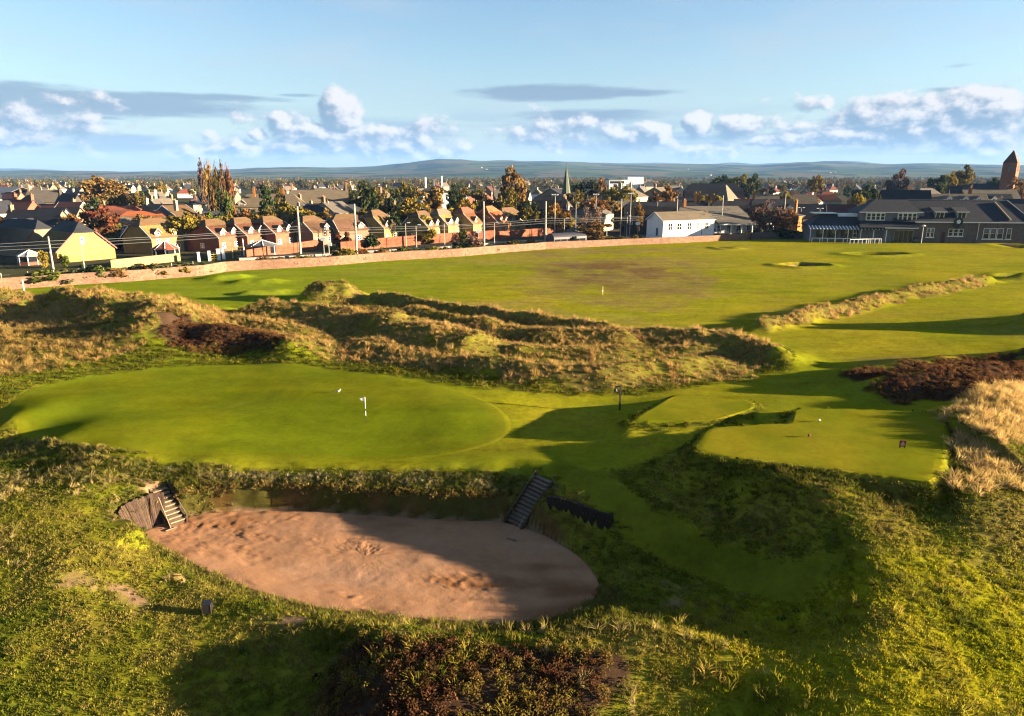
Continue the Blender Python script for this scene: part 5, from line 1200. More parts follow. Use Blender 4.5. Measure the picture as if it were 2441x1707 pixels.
# ---- older town behind, left to right: (label, column, distance, L, W, eave, ridge, rotation, wall, roof, kind, extras)
W2 = [('f', 2.2, 1.0, 1.1, 1.6), ('f', 6.5, 1.0, 1.1, 1.6), ('f', 2.2, 3.8, 1.1, 1.5), ('f', 6.5, 3.8, 1.1, 1.5)]
def wrow(L, z, n, w=1.1, h=1.5): return [('f', L * (i + .5) / n, z, w, h) for i in range(n)]
TOWN = [
 ('house with two orange brick dormers above the dark roof at far left', -5, 205, 16, 9, 5.2, 9.6, -6, 'stone', 'slate', 'gable', dict(dormers=[(3.5, 2.2), (8.6, 2.4)], dface='orange', chim=[(.3, 4.5, 1.2)])),
 ('dark roofed house with a green trimmed dormer left of the autumn tree', 60, 208, 9, 9, 5.5, 10.0, -6, 'grey', 'slate', 'gable', dict(dormers=[(6.2, 2.2)], dface='grey')),
 ('dark roofed house with a pink stone dormer left of the autumn tree', 108, 212, 7.5, 9, 5.5, 10.0, -6, 'stone', 'slate', 'gable', dict(dormers=[(5.4, 2.5)], dface='pink')),
 ('brick house with maroon roof and tall end chimney stacks', 15, 255, 7, 9, 6.5, 10.8, -8, 'red', 'maroon', 'gable', dict(chim=[(.2, 4.5, 1.8), (6.8, 4.5, 1.6)], wins=wrow(7, 4, 2))),
 ('long low house with maroon roof and white fascia', 50, 262, 18, 9, 6.0, 9.0, -6, 'stone', 'maroon', 'gable', dict(trim=TRIM, chim=[(17.6, 4.5, 1.5)], wins=wrow(18, 3.5, 5))),
 ('maroon roofed house end with pink gable behind the reddish tree', 122, 255, 9, 9, 6.2, 10.0, -8, 'pink', 'maroon', 'gable', dict(trim=TRIM)),
 ('stone villa with green grey roof and twin tall chimneys', 62, 330, 14, 10, 7.5, 12.5, 10, 'stone', 'grey', 'gable', dict(chim=[(.4, 5, 2.2), (13.5, 5, 2.0)], wins=wrow(14, 4.8, 4), dormers=[(2.2, 2.4)], dface='stone')),
 ('dark blue roofed house left of the stone villa', 25, 310, 11, 10, 5.8, 10.8, -12, 'dark', 'slate', 'hip', {}),
 ('cream villa with shallow grey roof left of the big round tree', 150, 335, 14, 10, 6.5, 10.0, 16, 'cream', 'grey', 'hip', dict(wins=wrow(14, 4.2, 4, .9, 1.6), chim=[(9, 5, 3.0)])),
 ('black roofed house between the stone and cream villas', 128, 318, 9, 9, 5.5, 11.0, -12, 'dark', 'slate', 'gable', dict(chim=[(.3, 4.5, 1.5)])),
 ('low hall with bright orange tiled roof and cream windows', 280, 232, 13.5, 9, 4.2, 7.8, 12, 'cream', 'orange', 'half', dict(wins=wrow(13.5, 1.6, 6, 1.0, 1.6))),
 ('house with rust red roof behind the bright orange roof', 225, 246, 13, 10, 5.0, 8.9, 12, 'red', 'red', 'half', {}),
 ('dark roofed house with white dormers right of the orange roof', 330, 262, 13, 9, 5.0, 9.0, -10, 'stone', 'slate', 'gable', dict(dormers=[(6.2, 1.8), (11.2, 1.8)], dface='white', chim=[(.4, 4.5, 1.8)], chm='cream')),
 ('grey harled house with brown roof and solar panels', 430, 236, 8.5, 17, 5.2, 9.5, 62, 'grey', 'brown', 'gable', dict(trim=TRIM, wins=[('f', 2, 1, 1.1, 1.4), ('f', 6, 1, 1.1, 1.4)], chim=[(.3, 2.5, 1.6)], chm='cream')),
 ('small dark gabled cottage left of the poplars', 368, 330, 9, 9, 5.2, 9.8, 35, 'dark', 'grey', 'hip', dict(chim=[(2.0, 4.5, 2.6)], chm='white')),
 ('narrow pale grey tower house beside the tall poplars', 462, 262, 5.5, 7, 9.0, 10.2, 50, 'cream', 'slate', 'hip', dict(wins=[('l', 3.5, 3.5, 1.1, 2.0), ('f', 2.7, 5.5, 1.0, 1.5)])),
 ('small stone gable peeping over the bushes right of the grey house', 478, 240, 6, 7, 3.8, 7.4, 30, 'cream', 'slate', 'gable', dict(chim=[(.3, 3.5, 1.6)])),
 ('long two storey villa with red chimney behind the dark conifer', 556, 290, 28, 11, 7.2, 11.8, 8, 'stone', 'tan', 'hip', dict(wins=wrow(28, 4.6, 6), chim=[(8, 3, 2.2), (19, 5.5, 1.6)], chm='orange', dormers=[(3.5, 3.0)])),
 ('large tan roofed villa with massive end chimneys', 692, 320, 25, 12, 7.5, 12.8, 10, 'pink', 'tan', 'gable', dict(chim=[(.6, 6, 2.2), (24.5, 6, 2.6)], wins=wrow(25, 4.8, 6))),
 ('black hipped roof house with two white bay windows', 692, 246, 13.5, 9, 6.3, 9.6, -10, 'stone', 'slate', 'hip', dict(chim=[(5.5, 4.5, .8), (11.5, 4.5, .8)], chm='cream', trim=None)),
 ('cream villa with tall bay windows and grey gable end', 800, 244, 9, 12, 6.8, 10.4, 58, 'cream', 'grey', 'gable', dict(wins=[('f', 1.8, 3.6, 1.5, 2.2), ('f', 4.6, 3.6, 1.5, 2.2), ('f', 1.8, .8, 1.5, 2.0), ('f', 7.2, 3.8, 1.0, 1.8)], chim=[(.4, 6, 1.6)], chm='pink')),
 ('yellow gabled cottage front behind the thick mast', 838, 250, 7, 9, 5.0, 9.2, 55, 'yellow', 'slate', 'gable', dict(dormers=[(2.0, 2.4)], dface='yellow', wins=[('f', 5.2, 2.6, 1.0, 1.6)])),
 ('square cream villa with hipped roof among the trees', 900, 290, 9, 12, 7.6, 10.2, 52, 'cream', 'tan', 'hip', dict(wins=[('f', 2.5, 4.8, 1.2, 1.8), ('f', 6.5, 4.8, 1.2, 1.8), ('f', 2.5, 1.4, 1.2, 1.8)])),
 ('pink roofed house tip behind the cream villa', 914, 345, 9, 10, 7.0, 12.0, 40, 'pink', 'tan', 'hip', dict(chim=[(2, 5, 1.2)])),
 ('white mansion with a cluster of tall white chimneys', 1006, 420, 16, 12, 9.5, 13.0, 12, 'white', 'slate', 'hip', dict(chim=[(3, 4, 4.6), (8, 6, 3.0), (12.5, 4, 5.2)], wins=wrow(16, 7, 5))),
 ('dark slate house with small white windows behind the autumn shrubs', 1268, 280, 13, 10, 6.6, 11.6, -8, 'dark', 'slate', 'half', dict(wins=wrow(13, 4.2, 4, 1.1, 1.6), dormers=[])),
 ('cream stone hall with brick chimney below the spire', 1338, 300, 9, 10, 5.4, 9.4, 48, 'cream', 'tan', 'gable', dict(chim=[(6.5, 3, .9)], chm='orange')),
 ('large hipped stone house with sunlit columns by the station', 1440, 252, 10, 14, 6.0, 9.6, 62, 'cream', 'grey', 'hip', dict(wins=[('f', 2, 3.4, 1.2, 1.6), ('f', 5, 3.4, 1.2, 1.6), ('f', 8, 3.4, 1.2, 1.6), ('f', 5, .8, 1.2, 1.8)])),
 ('low grey roofed wing behind the hipped stone house', 1430, 300, 14, 9, 5.4, 8.6, 5, 'stone', 'grey', 'gable', {}),
 ('big stone tenement with dark gable and rooftop chimneys', 1516, 345, 13, 20, 9.2, 13.6, 55, 'cream', 'tan', 'gable', dict(wins=[('f', 2.5, 6.5, 1.2, 1.8), ('f', 6, 6.5, 1.2, 1.8), ('f', 10, 6.5, 1.2, 1.8), ('f', 6, 3.0, 1.2, 1.8)], chim=[(.6, 9, 1.8), (12.2, 9, 2.2)])),
 ('second stone tenement farther right with white roof lights', 1590, 375, 11, 16, 9.0, 13.0, 50, 'stone', 'tan', 'gable', dict(chim=[(.6, 8, 1.6)])),
 ('long dark station side house with white framed windows', 1492, 240, 25, 10, 6.4, 10.6, -4, 'dark', 'slate', 'half', dict(wins=wrow(25, 3.4, 7, 1.2, 1.8), chim=[(11, 5, 1.8), (23.5, 5, 2.6)], chm='orange')),
 ('dark gabled house with white upper window right of the station side house', 1625, 262, 9, 10, 6.0, 10.2, -14, 'dark', 'slate', 'gable', dict(wins=[('f', 2.2, 5.0, 1.6, 1.6), ('f', 5.6, 4.6, 1.6, 1.9)], trim=TRIM, chim=[(6.0, 4.2, 2.6), (8.5, 5, 1.6)], chm='orange')),
 ('huge dark slate roof with small tan gable behind the station', 1632, 385, 30, 20, 6.0, 14.8, -10, 'dark', 'slate', 'half', {}),
 ('tan gable tip beside the huge slate roof', 1733, 372, 9, 9, 7.5, 14.2, 40, 'cream', 'tan', 'hip', {}),
 ('black slate terrace roof above the station canopy', 1702, 268, 13, 10, 6.0, 10.0, -6, 'dark', 'slate', 'half', dict(chim=[(.4, 5, 1.9)], chm='orange')),
 ('black slate roof with white half timbered gable', 1798, 272, 15, 10, 6.2, 10.4, -6, 'dark', 'slate', 'gable', dict(dormers=[(5.6, 3.6), (13.0, 2.6)], dface='white', chim=[(.5, 5, 2.8)], chm='orange')),
 ('brown roofed cottage with cream wall behind the slate terraces', 1752, 310, 10, 9, 5.4, 9.2, -12, 'cream', 'maroon', 'gable', dict(wins=wrow(10, 3.6, 3))),
 ('tan terrace with many pots above the white gable', 1790, 345, 30, 10, 6.2, 10.2, -8, 'cream', 'tan', 'gable', dict(chim=[(8, 5, 1.6), (20, 5, 1.6)], wins=wrow(30, 4.2, 8))),
 ('bungalow with pink tiled roof behind the tan terrace', 1868, 420, 13, 10, 4.6, 9.2, -10, 'white', 'red', 'hip', {}),
 ('bungalow with red tiled roof right of the pink one', 1908, 425, 13, 10, 4.6, 9.4, -8, 'white', 'red', 'hip', {}),
 ('bungalow with orange tiled roof, third of the red tiled row', 1945, 428, 14, 10, 4.6, 9.6, -8, 'cream', 'orange', 'hip', {}),
 ('bungalow with orange tiled roof behind the dark round tree', 2060, 420, 13, 10, 4.6, 9.6, -8, 'cream', 'orange', 'hip', {}),
 ('bungalow with faded orange roof and brick gable left of the round tree', 2028, 440, 10, 9, 4.4, 8.8, -8, 'orange', 'orange', 'hip', {}),
 ('house with dark roof and white triangular gable left of the clubhouse', 1908, 246, 8.5, 9, 5.2, 9.6, -12, 'white', 'slate', 'gable', dict(trim=TRIM)),
 ('house with maroon roof and cream half timbered gable behind the veranda', 1970, 244, 10, 10, 4.6, 9.6, -14, 'cream', 'maroon', 'gable', dict(trim=TRIM)),
 ('orange brick house end with tall chimney beside the bare tree', 1905, 232, 5.5, 8, 6.6, 7.6, 50, 'orange', 'slate', 'hip', dict(chim=[(1.2, 1.5, 3.6)])),
 ('large slate roofed house with stepped yellow gable behind the clubhouse', 2108, 246, 15, 13, 6.5, 14.3, -14, 'yellow', 'slate', 'gable', dict(dormers=[(6.5, 3.0)], dface='white', wins=[('r', 6.5, 8.0, 1.2, 1.6)])),
 ('long brown roofed terrace with white dormers behind the clubhouse', 2190, 262, 24, 11, 8.4, 12.6, -8, 'cream', 'tan', 'gable', dict(dormers=[(2.0, 1.8, 11.2), (10, 1.8, 11.2), (15.5, 1.8, 11.2), (20.0, 1.8, 11.2)], dface='white', trim=TRIM)),
 ('terrace with yellow gable at its right end behind the clubhouse', 2318, 264, 14, 10, 8.2, 12.6, -10, 'yellow', 'slate', 'gable', dict(dormers=[(2.2, 1.8, 11.0), (6.8, 1.8, 11.0)], dface='white', chim=[(.3, 5, 2.0)], chm='orange')),
 ('black shop roof with pale shed gable left of the terrace', 2130, 345, 14, 10, 6.6, 12.4, -10, 'dark', 'slate', 'gable', {}),
 ('pale grey hipped roof house with a row of vents', 2185, 330, 17, 12, 8.2, 13.4, 10, 'cream', 'grey', 'hip', {}),
 ('small white gable tip right of the grey hipped roof', 2262, 350, 5, 8, 7.5, 14.2, -20, 'white', 'slate', 'gable', {}),
 ('long low dark block below the church tower', 2290, 400, 30, 14, 9.0, 14.6, -6, 'dark', 'slate', 'hip', {}),
 ('pinkish terrace roof in front of the dark block', 2300, 345, 24, 10, 8.6, 12.6, -6, 'pink', 'pink' if False else 'tan', 'gable', dict(chim=[(4, 5, 1.4), (20, 5, 1.4)])),
 ('cluttered white and dark houses at the right edge', 2405, 250, 12, 10, 6.8, 11.2, -16, 'white', 'slate', 'gable', dict(wins=wrow(12, 4.5, 4), dormers=[(3, 2.2)], dface='white')),
 ('steep dark roof with cream skews at the right edge', 2398, 232, 13, 11, 5.6, 10.2, -10, 'cream', 'slate', 'gable', dict(chim=[(.4, 5.5, 1.8)])),
]
for (lab, u, Y, L, Wd, e, r, rot, wl, rf, kd, ex) in TOWN:
    house(lab, u, Y, L, Wd, e, r, rot, wl, rf, kd, **ex)
# bay windows of the black hipped house
for u in (712, 745):
    pass
# solar panels on the grey harled house, lying on its roof slope
# industrial shed at far left
X = float(atY(0, 520)); o = thing('industrial_shed', 'wide pale grey industrial shed roof at the far left', 'shed', (X - 25, 520, 0), R(-18))
MB().box(0, 0, -.5, 46, 20, 7.2).build('wall', WALLS['cream'], o); roof_mesh(46, 20, 7.2, 10.8, 'gable').build('roof', mat('pale_sheet_roof', (.34, .33, .32), .5, .4, var=.2, vscale=.3), o)
X = float(atY(1450, 900)); o = thing('flat_roofed_block', 'distant white flat roofed block beyond the spire', 'building', (X, 900, 0), R(6)); MB().box(0, 0, -.5, 44, 18, 13).build('wall', WALLS['white'], o); MB().box(-1, -1, 13.003, 20, 19, 14.2).build('roof', WALLS['grey'], o); MB().box(1, -.05, 8.5, 19, -.02, 11.5).build('window', GLASS, o); MB().box(24, 2, 13.003, 44, 16, 16.5).build('plant_room', WALLS['white'], o)

# ---- church spire
Y = 420; X = float(atY(1350, Y, 420)); zt = z_at(393, Y); o = thing('church_spire', 'slender green grey church spire rising above the trees', 'church', (X, Y, 0), R(20))
MB().box(-2.6, -2.6, -1, 2.6, 2.6, 8.5).build('tower', WALLS['stone'], o)
m = MB(); n = 8
ring = [(2.7 * math.cos(2 * math.pi * (i + .5) / n), 2.7 * math.sin(2 * math.pi * (i + .5) / n), 8.5) for i in range(n)]
for i in range(n): m.face(ring[i], ring[(i + 1) % n], (0, 0, zt))
m.face(*ring[::-1]); sp_ = m.build('spire', ROOFS['green'], o); MB().tube([(0, 0, zt - .2), (0, 0, zt + 1.2)], .09, 5).build('finial', STEEL, sp_)
for a in range(4): q = MB().box(-.5, -2.66, 4.5, .5, -2.61, 7.0).build('louvre', GLASS, o); q.rotation_euler = (0, 0, a * math.pi / 2)
house('church nave with slate roof at the foot of the spire', 1352, 424, 9, 22, 6.0, 11.5, 60, 'stone', 'slate', 'gable', name='church_nave', cat='church')
# ---- church tower on the right
Y = 400; X = float(atY(2410, Y, 400)); ze, zt = z_at(388, Y), z_at(357, Y); o = thing('church_tower', 'square red sandstone church tower with pyramid cap at upper right', 'church', (X, Y, 0), R(-47)); hw = 3.3
MB().box(-hw, -hw, -1, hw, hw, ze).build('tower', WALLS['darkred'], o)
m = MB(); c4 = [(-hw - .1, -hw - .1, ze + .004), (hw + .1, -hw - .1, ze + .004), (hw + .1, hw + .1, ze + .004), (-hw - .1, hw + .1, ze + .004)]
for i in range(4): m.face(c4[i], c4[(i + 1) % 4], (0, 0, zt))
m.face(*c4[::-1]); rf_ = m.build('pyramid_cap', ROOFS['maroon'], o); MB().tube([(0, 0, zt - .2), (0, 0, zt + 1.4)], .1, 5).build('finial', STEEL, rf_)
for k_ in range(4): q = MB().box(-.6, -hw - .06, ze - 4.5, .6, -hw - .01, ze - 1.6).build('belfry_opening', GLASS, o); q.rotation_euler = (0, 0, k_ * math.pi / 2)

# ---- white cottage at the end of the wall
Y = 214; X = float(atY(1583, Y)); ct = thing('white_cottage', 'long low white cottage with grey roof beside the boundary wall', 'cottage', (X, Y, 0), R(24)); L, Wd, e, r = 19.0, 8.5, 6.2, 8.5
BLUE_W = mat('pale_blue_render', (.62, .68, .76), .8, .2, var=.1, vscale=1)
m = MB(); yy = [(0, .8), (0, e), (Wd / 2, r - .05), (Wd, e), (Wd, .8)]; n = 5; m.v = [(0, y, z) for y, z in yy] + [(L, y, z) for y, z in yy]; m.f = [tuple(range(n)), tuple(range(2 * n - 1, n - 1, -1))] + [((i + 1) % n, i, n + i, n + (i + 1) % n) for i in range(n)]; m.build('wall', WALLS['white'], ct)
MB().box(-.04, -.04, -.5, L + .04, Wd + .04, 1.5).build('plinth', BLUE_W, ct)
roof_mesh(L, Wd, e, r, 'gable').build('roof', ROOFS['tan'], ct)
for x, w in ((2.6, 1.5), (5.9, 1.8), (9.6, 1.5), (12.8, .9), (16.2, 1.5)): window(ct, x, -.03, 3.2, w, 2.1, 0, 1, 1)
for y0, y1 in ((-.38, Wd / 2), (Wd + .38, Wd / 2)): b = MB(); slab(b, [(-.42, y0, e - .15), (-.36, y0, e - .15), (-.36, y1, r + .06), (-.42, y1, r + .06)], .3); b.build('bargeboard', TRIM, ct)
dd = MB().box(-.06, 2.5, 1.5, -.02, 3.5, 3.8).build('door', mat('blue_door', (.10, .16, .26), .5, .3), ct); MB().tube([(-.06, 3.3, 2.5), (-.13, 3.3, 2.5)], .06, 6).build('handle', STEEL, dd)
MB().tube([(14.4, -.08, 1.0), (14.4, -.08, e)], .06, 6).build('downpipe', GREY_MT, ct); b = MB().box(-.3, -.45, e - .28, L + .3, -.33, e - .12).build('gutter', TRIM, ct)

# ---- station: building, canopy, footbridge, shelter
Y = 232; X = float(atY(1612, Y)); st = thing('station_building', 'long grey slate station building with sunlit white platform front', 'station', (X, Y, 0), R(8)); L = 26
MB().box(0, 0, -.5, L, 9, 5.6).build('wall', WALLS['white'], st); roof_mesh(L, 9, 5.6, 9.4, 'hip', hip=3).build('roof', ROOFS['grey'], st)
chimney(st, 4.5, 4.5, 8.6, 11.2, m=WALLS['orange'])
m = MB(); slab(m, [(13, -4.6, 4.1), (L + 6, -4.6, 4.1), (L + 6, .2, 5.4), (13, .2, 5.4)], .18); cn = m.build('canopy', ROOFS['grey'], st); MB().box(13, -4.72, 3.75, L + 6, -4.6, 4.15).build('valance', TRIM, cn)
for i in range(6): MB().tube([(13.6 + i * 3.6, -4.2, 0), (13.6 + i * 3.6, -4.2, 4.0)], .12, 6).build('column', TRIM, st)
MB().box(13, -.3, .9, L + 6, -.2, 3.6).build('platform_screen', WALLS['white'], st)
for i in range(5): window(st, 14.8 + i * 3.4, -.35, 1.5, 1.3, 1.9)
# people waiting on the platform
def person(label, x, y, z, ht, rz, cloth, lean=0.0):
    o = thing('person', label, 'person', (x, y, z), rz, 'people waiting on the platform'); k = ht / 1.75
    me = bpy.data.meshes.new('body'); P = [(0, 0, .95), (0, 0, 1.2), (0, .01, 1.42), (0, 0, 1.52), (0, -.01, 1.66), (.17, 0, 1.40), (.22, -.02, 1.12), (.21, -.10, .88), (-.17, 0, 1.40), (-.23, -.02, 1.12), (-.20, -.10, .88), (.09, 0, .88), (.10, -.03, .5), (.10, 0, .08), (.10, -.14, .04), (-.09, 0, .88), (-.10, .02, .5), (-.10, .04, .08), (-.10, -.10, .04)]
    Ed = [(0, 1), (1, 2), (2, 3), (3, 4), (2, 5), (5, 6), (6, 7), (2, 8), (8, 9), (9, 10), (0, 11), (11, 12), (12, 13), (13, 14), (0, 15), (15, 16), (16, 17), (17, 18)]
    me.from_pydata([(a * k, b * k, c * k) for a, b, c in P], Ed, []); me.materials.append(cloth); bd = link('body', me, o); md = bd.modifiers.new('skin', 'SKIN')
    rad = [.15, .16, .15, .06, .10, .075, .055, .045, .075, .055, .045, .10, .075, .05, .045, .10, .075, .05, .045]
    for i, r_ in enumerate(rad): me.skin_vertices[0].data[i].radius = (r_ * k, r_ * k)
    me.skin_vertices[0].data[0].use_root = True; bd.modifiers.new('sub', 'SUBSURF').levels = 1; bd.modifiers['sub'].render_levels = 1
    MB().tube([(0, .02 * k, 1.66 * k), (0, .02 * k, 1.74 * k), (0, .01 * k, 1.79 * k)], [.105 * k, .10 * k, .04 * k], 8).build('hair', WOOD_DK, o, True)
DK1, DK2 = mat('dark_coat', (.03, .03, .035), .9, .1), mat('navy_coat', (.04, .05, .08), .9, .1)
ca, sa = math.cos(R(8)), math.sin(R(8))
def stp(a, b): return X + ca * a - sa * b, Y + sa * a + ca * b
for i, (a, b, h_, lab, c_) in enumerate(((14.6, -2.5, 1.72, 'person in dark coat standing leftmost under the station canopy', DK1), (17.6, -2.3, 1.78, 'person in navy coat standing second under the station canopy', DK2), (20.2, -2.4, 1.65, 'person in dark coat standing third under the station canopy', DK1))):
    x_, y_ = stp(a, b); person(lab, x_, y_, .9, h_, R(40 + 60 * i), c_)
tag(MB().box(0, 0, 0, .1, .1, .1).build('platform_pad', ASPH), 'far platform surface under the station canopy', 'platform') if False else None
pp = MB(); q4 = [stp(12, -6), stp(34, -6), stp(34, 0), stp(12, 0)]
pp.face(*[(*p, .9) for p in q4]); pp.face((*q4[0], 0), (*q4[1], 0), (*q4[1], .9), (*q4[0], .9)); tag(pp.build('station_platform', ASPH), 'far platform under the station canopy', 'platform')
# footbridge: white panelled span with sloping stairs
Y2 = 221; X2 = float(atY(1597, Y2)); fbr = thing('footbridge', 'white and black panelled station footbridge behind the white cottage', 'footbridge', (X2, Y2, 0), R(10))
FB_W, FB_D = mat('footbridge_panel', (.50, .52, .62), .6, .3, var=.15, vscale=.8), mat('footbridge_frame', (.06, .06, .09), .5, .3)
prof = [(0, 3.2), (4.2, 5.6), (11.2, 5.6), (15.6, 2.6)]
for (x0, z0), (x1, z1) in zip(prof[:-1], prof[1:]):
    n = 4 if x1 - x0 < 6 else 6
    for i in range(n):
        a, b_ = i / n, (i + 1) / n; xa, xb = x0 + (x1 - x0) * a, x0 + (x1 - x0) * b_; za, zb = z0 + (z1 - z0) * a, z0 + (z1 - z0) * b_
        m = MB(); m.v = [(xa + .12, 0, za), (xb - .12, 0, zb), (xb - .12, 0, zb + 1.9), (xa + .12, 0, za + 1.9), (xa + .12, .06, za), (xb - .12, .06, zb), (xb - .12, .06, zb + 1.9), (xa + .12, .06, za + 1.9)]; m.f = [(0, 1, 2, 3), (7, 6, 5, 4), (0, 4, 5, 1), (1, 5, 6, 2), (2, 6, 7, 3), (3, 7, 4, 0)]; m.build('panel', FB_W, fbr)
        MB().box(xa - .1, -.05, za - .1, xa + .1, .12, za + 2.0).build('upright', FB_D, fbr)
    m = MB(); slab(m, [(x0, -.1, z0 + 2.1), (x1, -.1, z1 + 2.1), (x1, .2, z1 + 2.1), (x0, .2, z0 + 2.1)], .16); slab(m, [(x0, -.1, z0 + .05), (x1, -.1, z1 + .05), (x1, 2.2, z1 + .05), (x0, 2.2, z0 + .05)], .22); m.build('deck_and_rail', FB_D, fbr)
for x in (3.9, 11.4): MB().box(x - .2, .2, -.3, x + .2, 2.0, 5.4).build('pier', FB_D, fbr)
# dark domed shelter on the near platform
Y3 = 196; X3 = float(atY(1322, Y3)); sh_ = thing('platform_shelter', 'dark curved platform shelter behind the fence', 'shelter', (X3, Y3, 0), RAIL_A); m = MB()
pr = [(0, .9), (0, 2.2)] + [(2.0 - 2.0 * math.cos(math.pi * i / 10), 2.2 + 1.5 * math.sin(math.pi * i / 10)) for i in range(1, 10)] + [(4.0, 2.2), (4.0, .9)]
n = len(pr); m.v = [(0, y, z) for y, z in pr] + [(11, y, z) for y, z in pr]; m.f = [(i + 1, i, n + i, n + i + 1) for i in range(n - 1)] + [tuple(range(n)), tuple(range(2 * n - 1, n - 1, -1))]; m.build('shell', mat('shelter_dark', (.07, .065, .085), .5, .3), sh_)
for i in range(5): MB().box(.3 + i * 2.1, -.06, 1.0, 2.1 + i * 2.1, -.02, 2.1).build('pane', GLASS, sh_)
house('white kiosk with cream sign band by the dark shelter', 1368, 214, 5.5, 4, 3.0, 4.6, 25, 'white', 'grey', 'hip', name='kiosk', cat='kiosk', wins=[('f', 2.6, 1.0, 1.6, 1.2)])

# ---- clubhouse
Yc = 214.5; Xc = float(atY(1933, Yc)); CH = thing('clubhouse', 'long dark slate roofed stone clubhouse with white windows at right', 'clubhouse', (Xc, Yc, 0), R(-8)); ST = mat('clubhouse_stone', (.17, .135, .115), .95, .1, col2=(.11, .09, .08), vscale=1.2, var=.4, bump=.4, bscale=3, k=.75); HAR = mat('clubhouse_harling', (.20, .20, .21), .95, .1, var=.2, vscale=1, k=.7)
S = 209 / 1680.0
def cu(u): return (u - 1933) * S / math.cos(R(8)) * .985
def part(name, m, mt, parent=CH): return m.build(name, mt, parent)
# main right range
x0, x1 = cu(2172), cu(2425)
part('wall', MB().box(x0, 0, -.5, x1, 13, 6.15), ST)
m = MB(); q = .5; yr = 7.0; zr = 12.0
slab(m, [(x0 - 6, -q, 6.1), (x1 + q, -q, 6.1), (x1 - 4.0, yr, zr), (x0 - 6, yr, zr)], .2); slab(m, [(x1 + q, 13 + q, 6.1), (x0 - 6, 13 + q, 6.1), (x0 - 6, yr, zr), (x1 - 4.0, yr, zr)], .2); slab(m, [(x1 + q, -q, 6.1), (x1 + q, 13 + q, 6.1), (x1 - 4.0, yr, zr)], .2)
mr = part('main_roof', m, ROOFS['slate'])
part('eaves_board', MB().box(x0 - .2, -q - .14, 5.88, x1 + q + .1, -q - .02, 6.14), TRIM, mr)
part('lead_ridge', MB().tube([(x0 - 6, yr, zr + .05), (x1 - 4.0, yr, zr + .05)], .14, 6), GREY_MT, mr); part('lead_hip', MB().tube([(x1 - 4.0, yr, zr + .06), (x1 + q, -q, 6.2)], .16, 6), GREY_MT, mr); part('valley_flashing', MB().tube([(cu(2362), 6.2, 11.5), (cu(2380), .1, 6.65)], .35, 6), ROOFS['tan'], mr)
part('corner_quoins', MB().box(x1 - .35, -.06, -.3, x1 + .06, .35, 6.1), WALLS['cream'])
part('end_wall_facing', MB().box(x1 + .003, .4, -.3, x1 + .05, 12.6, 6.05), WALLS['orange'])
for yy_ in (2.5, 5.5, 9.0): window(CH, x1 + .08, yy_, 1.6, 1.3, 2.6, math.pi / 2)
# dormers on the main roof
for u in (2228, 2276):
    x = cu(u); d = part('dormer', MB().box(x - 1.35, 1.0, 6.4, x + 1.35, 4.6, 8.9), HAR); m = MB(); slab(m, [(x - 1.8, .5, 8.95), (x + 1.8, .5, 8.95), (x + 1.8, 5.6, 10.4), (x - 1.8, 5.6, 10.4)], .16); m.build('dormer_roof', ROOFS['slate'], d); MB().box(x - 1.8, .42, 8.78, x + 1.8, .49, 9.0).build('fascia', TRIM, d); window(d, x, .98, 6.95, 2.3, 1.85, 0, 1, 0)
x = cu(2188); part('dormer', MB().box(x - .9, 1.4, 6.6, x + .9, 4, 8.9), HAR); part('roof_light', MB().box(cu(2206), 3.6, 9.15, cu(2222), 3.9, 9.35), GREY_MT); part('roof_light', MB().box(cu(2236), 3.6, 9.2, cu(2241), 3.9, 9.4), GREY_MT)
# ground floor windows of the main range
def bigwin(xc, w, z, h, n, blind=True):
    fr = MB(); fr.box(xc - w / 2 - .15, -.10, z - .22, xc + w / 2 + .15, .02, z - .003); o = fr.build('window_bay', TRIM, CH)
    for i in range(n):
        ww = w / n; xx = xc - w / 2 + ww * (i + .5); window(o, xx, -.03, z, ww * .88, h, 0, 0, 1)
        if blind: MB().box(xx - ww * .34, -.055, z + h * .58, xx + ww * .34, -.05, z + h - .12).build('blind', WALLS['grey'], o)
bigwin(cu(2347), 5.6, 1.3, 3.1, 3); bigwin(cu(2381), 1.5, 1.3, 3.1, 1); bigwin(cu(2265), 4.2, 2.0, 2.1, 3, False); bigwin(cu(2209), 2.2, 1.6, 2.7, 2)
part('bay_front', MB().box(cu(2243), -.55, -.4, cu(2288), -.2, 1.6), ST); part('stone_bay', MB().box(cu(2312), -.5, -.4, cu(2392), -.14, 1.0), ST)
for u in (2313, 2418): part('downpipe', MB().tube([(cu(u), -.12, -.2), (cu(u), -.12, 5.9)], .08, 6), TRIM)
dr_ = part('door', MB().box(cu(2238) - .5, -.06, 0, cu(2238) + .5, .02, 3.2), mat('dark_red_door', (.10, .02, .02), .5, .3)); MB().tube([(cu(2238) + .3, -.07, 1.2), (cu(2238) + .3, -.15, 1.2)], .07, 6).build('handle', GREY_MT, dr_)
# clock on the eaves
ck = part('clock', MB().tube([(cu(2265), -.55, 6.2), (cu(2265), -.85, 6.2)], 1.25, 24), mat('clock_green', (.03, .045, .04), .5, .3)); MB().tube([(cu(2265), -.851, 6.2), (cu(2265), -.87, 6.2)], .55, 20).build('dial', WHITE, ck)
for a, l_ in ((.6, .42), (-1.2, .32)): 
    q = MB().box(-.03, -.9, 0, .03, -.88, l_).build('hand', BLACK, ck); q.location = (cu(2265), 0, 6.2); q.rotation_euler = (0, a, 0)
part('clock_bracket', MB().box(cu(2265) - .5, -.55, 4.2, cu(2265) + .5, -.12, 5.1), STEEL)
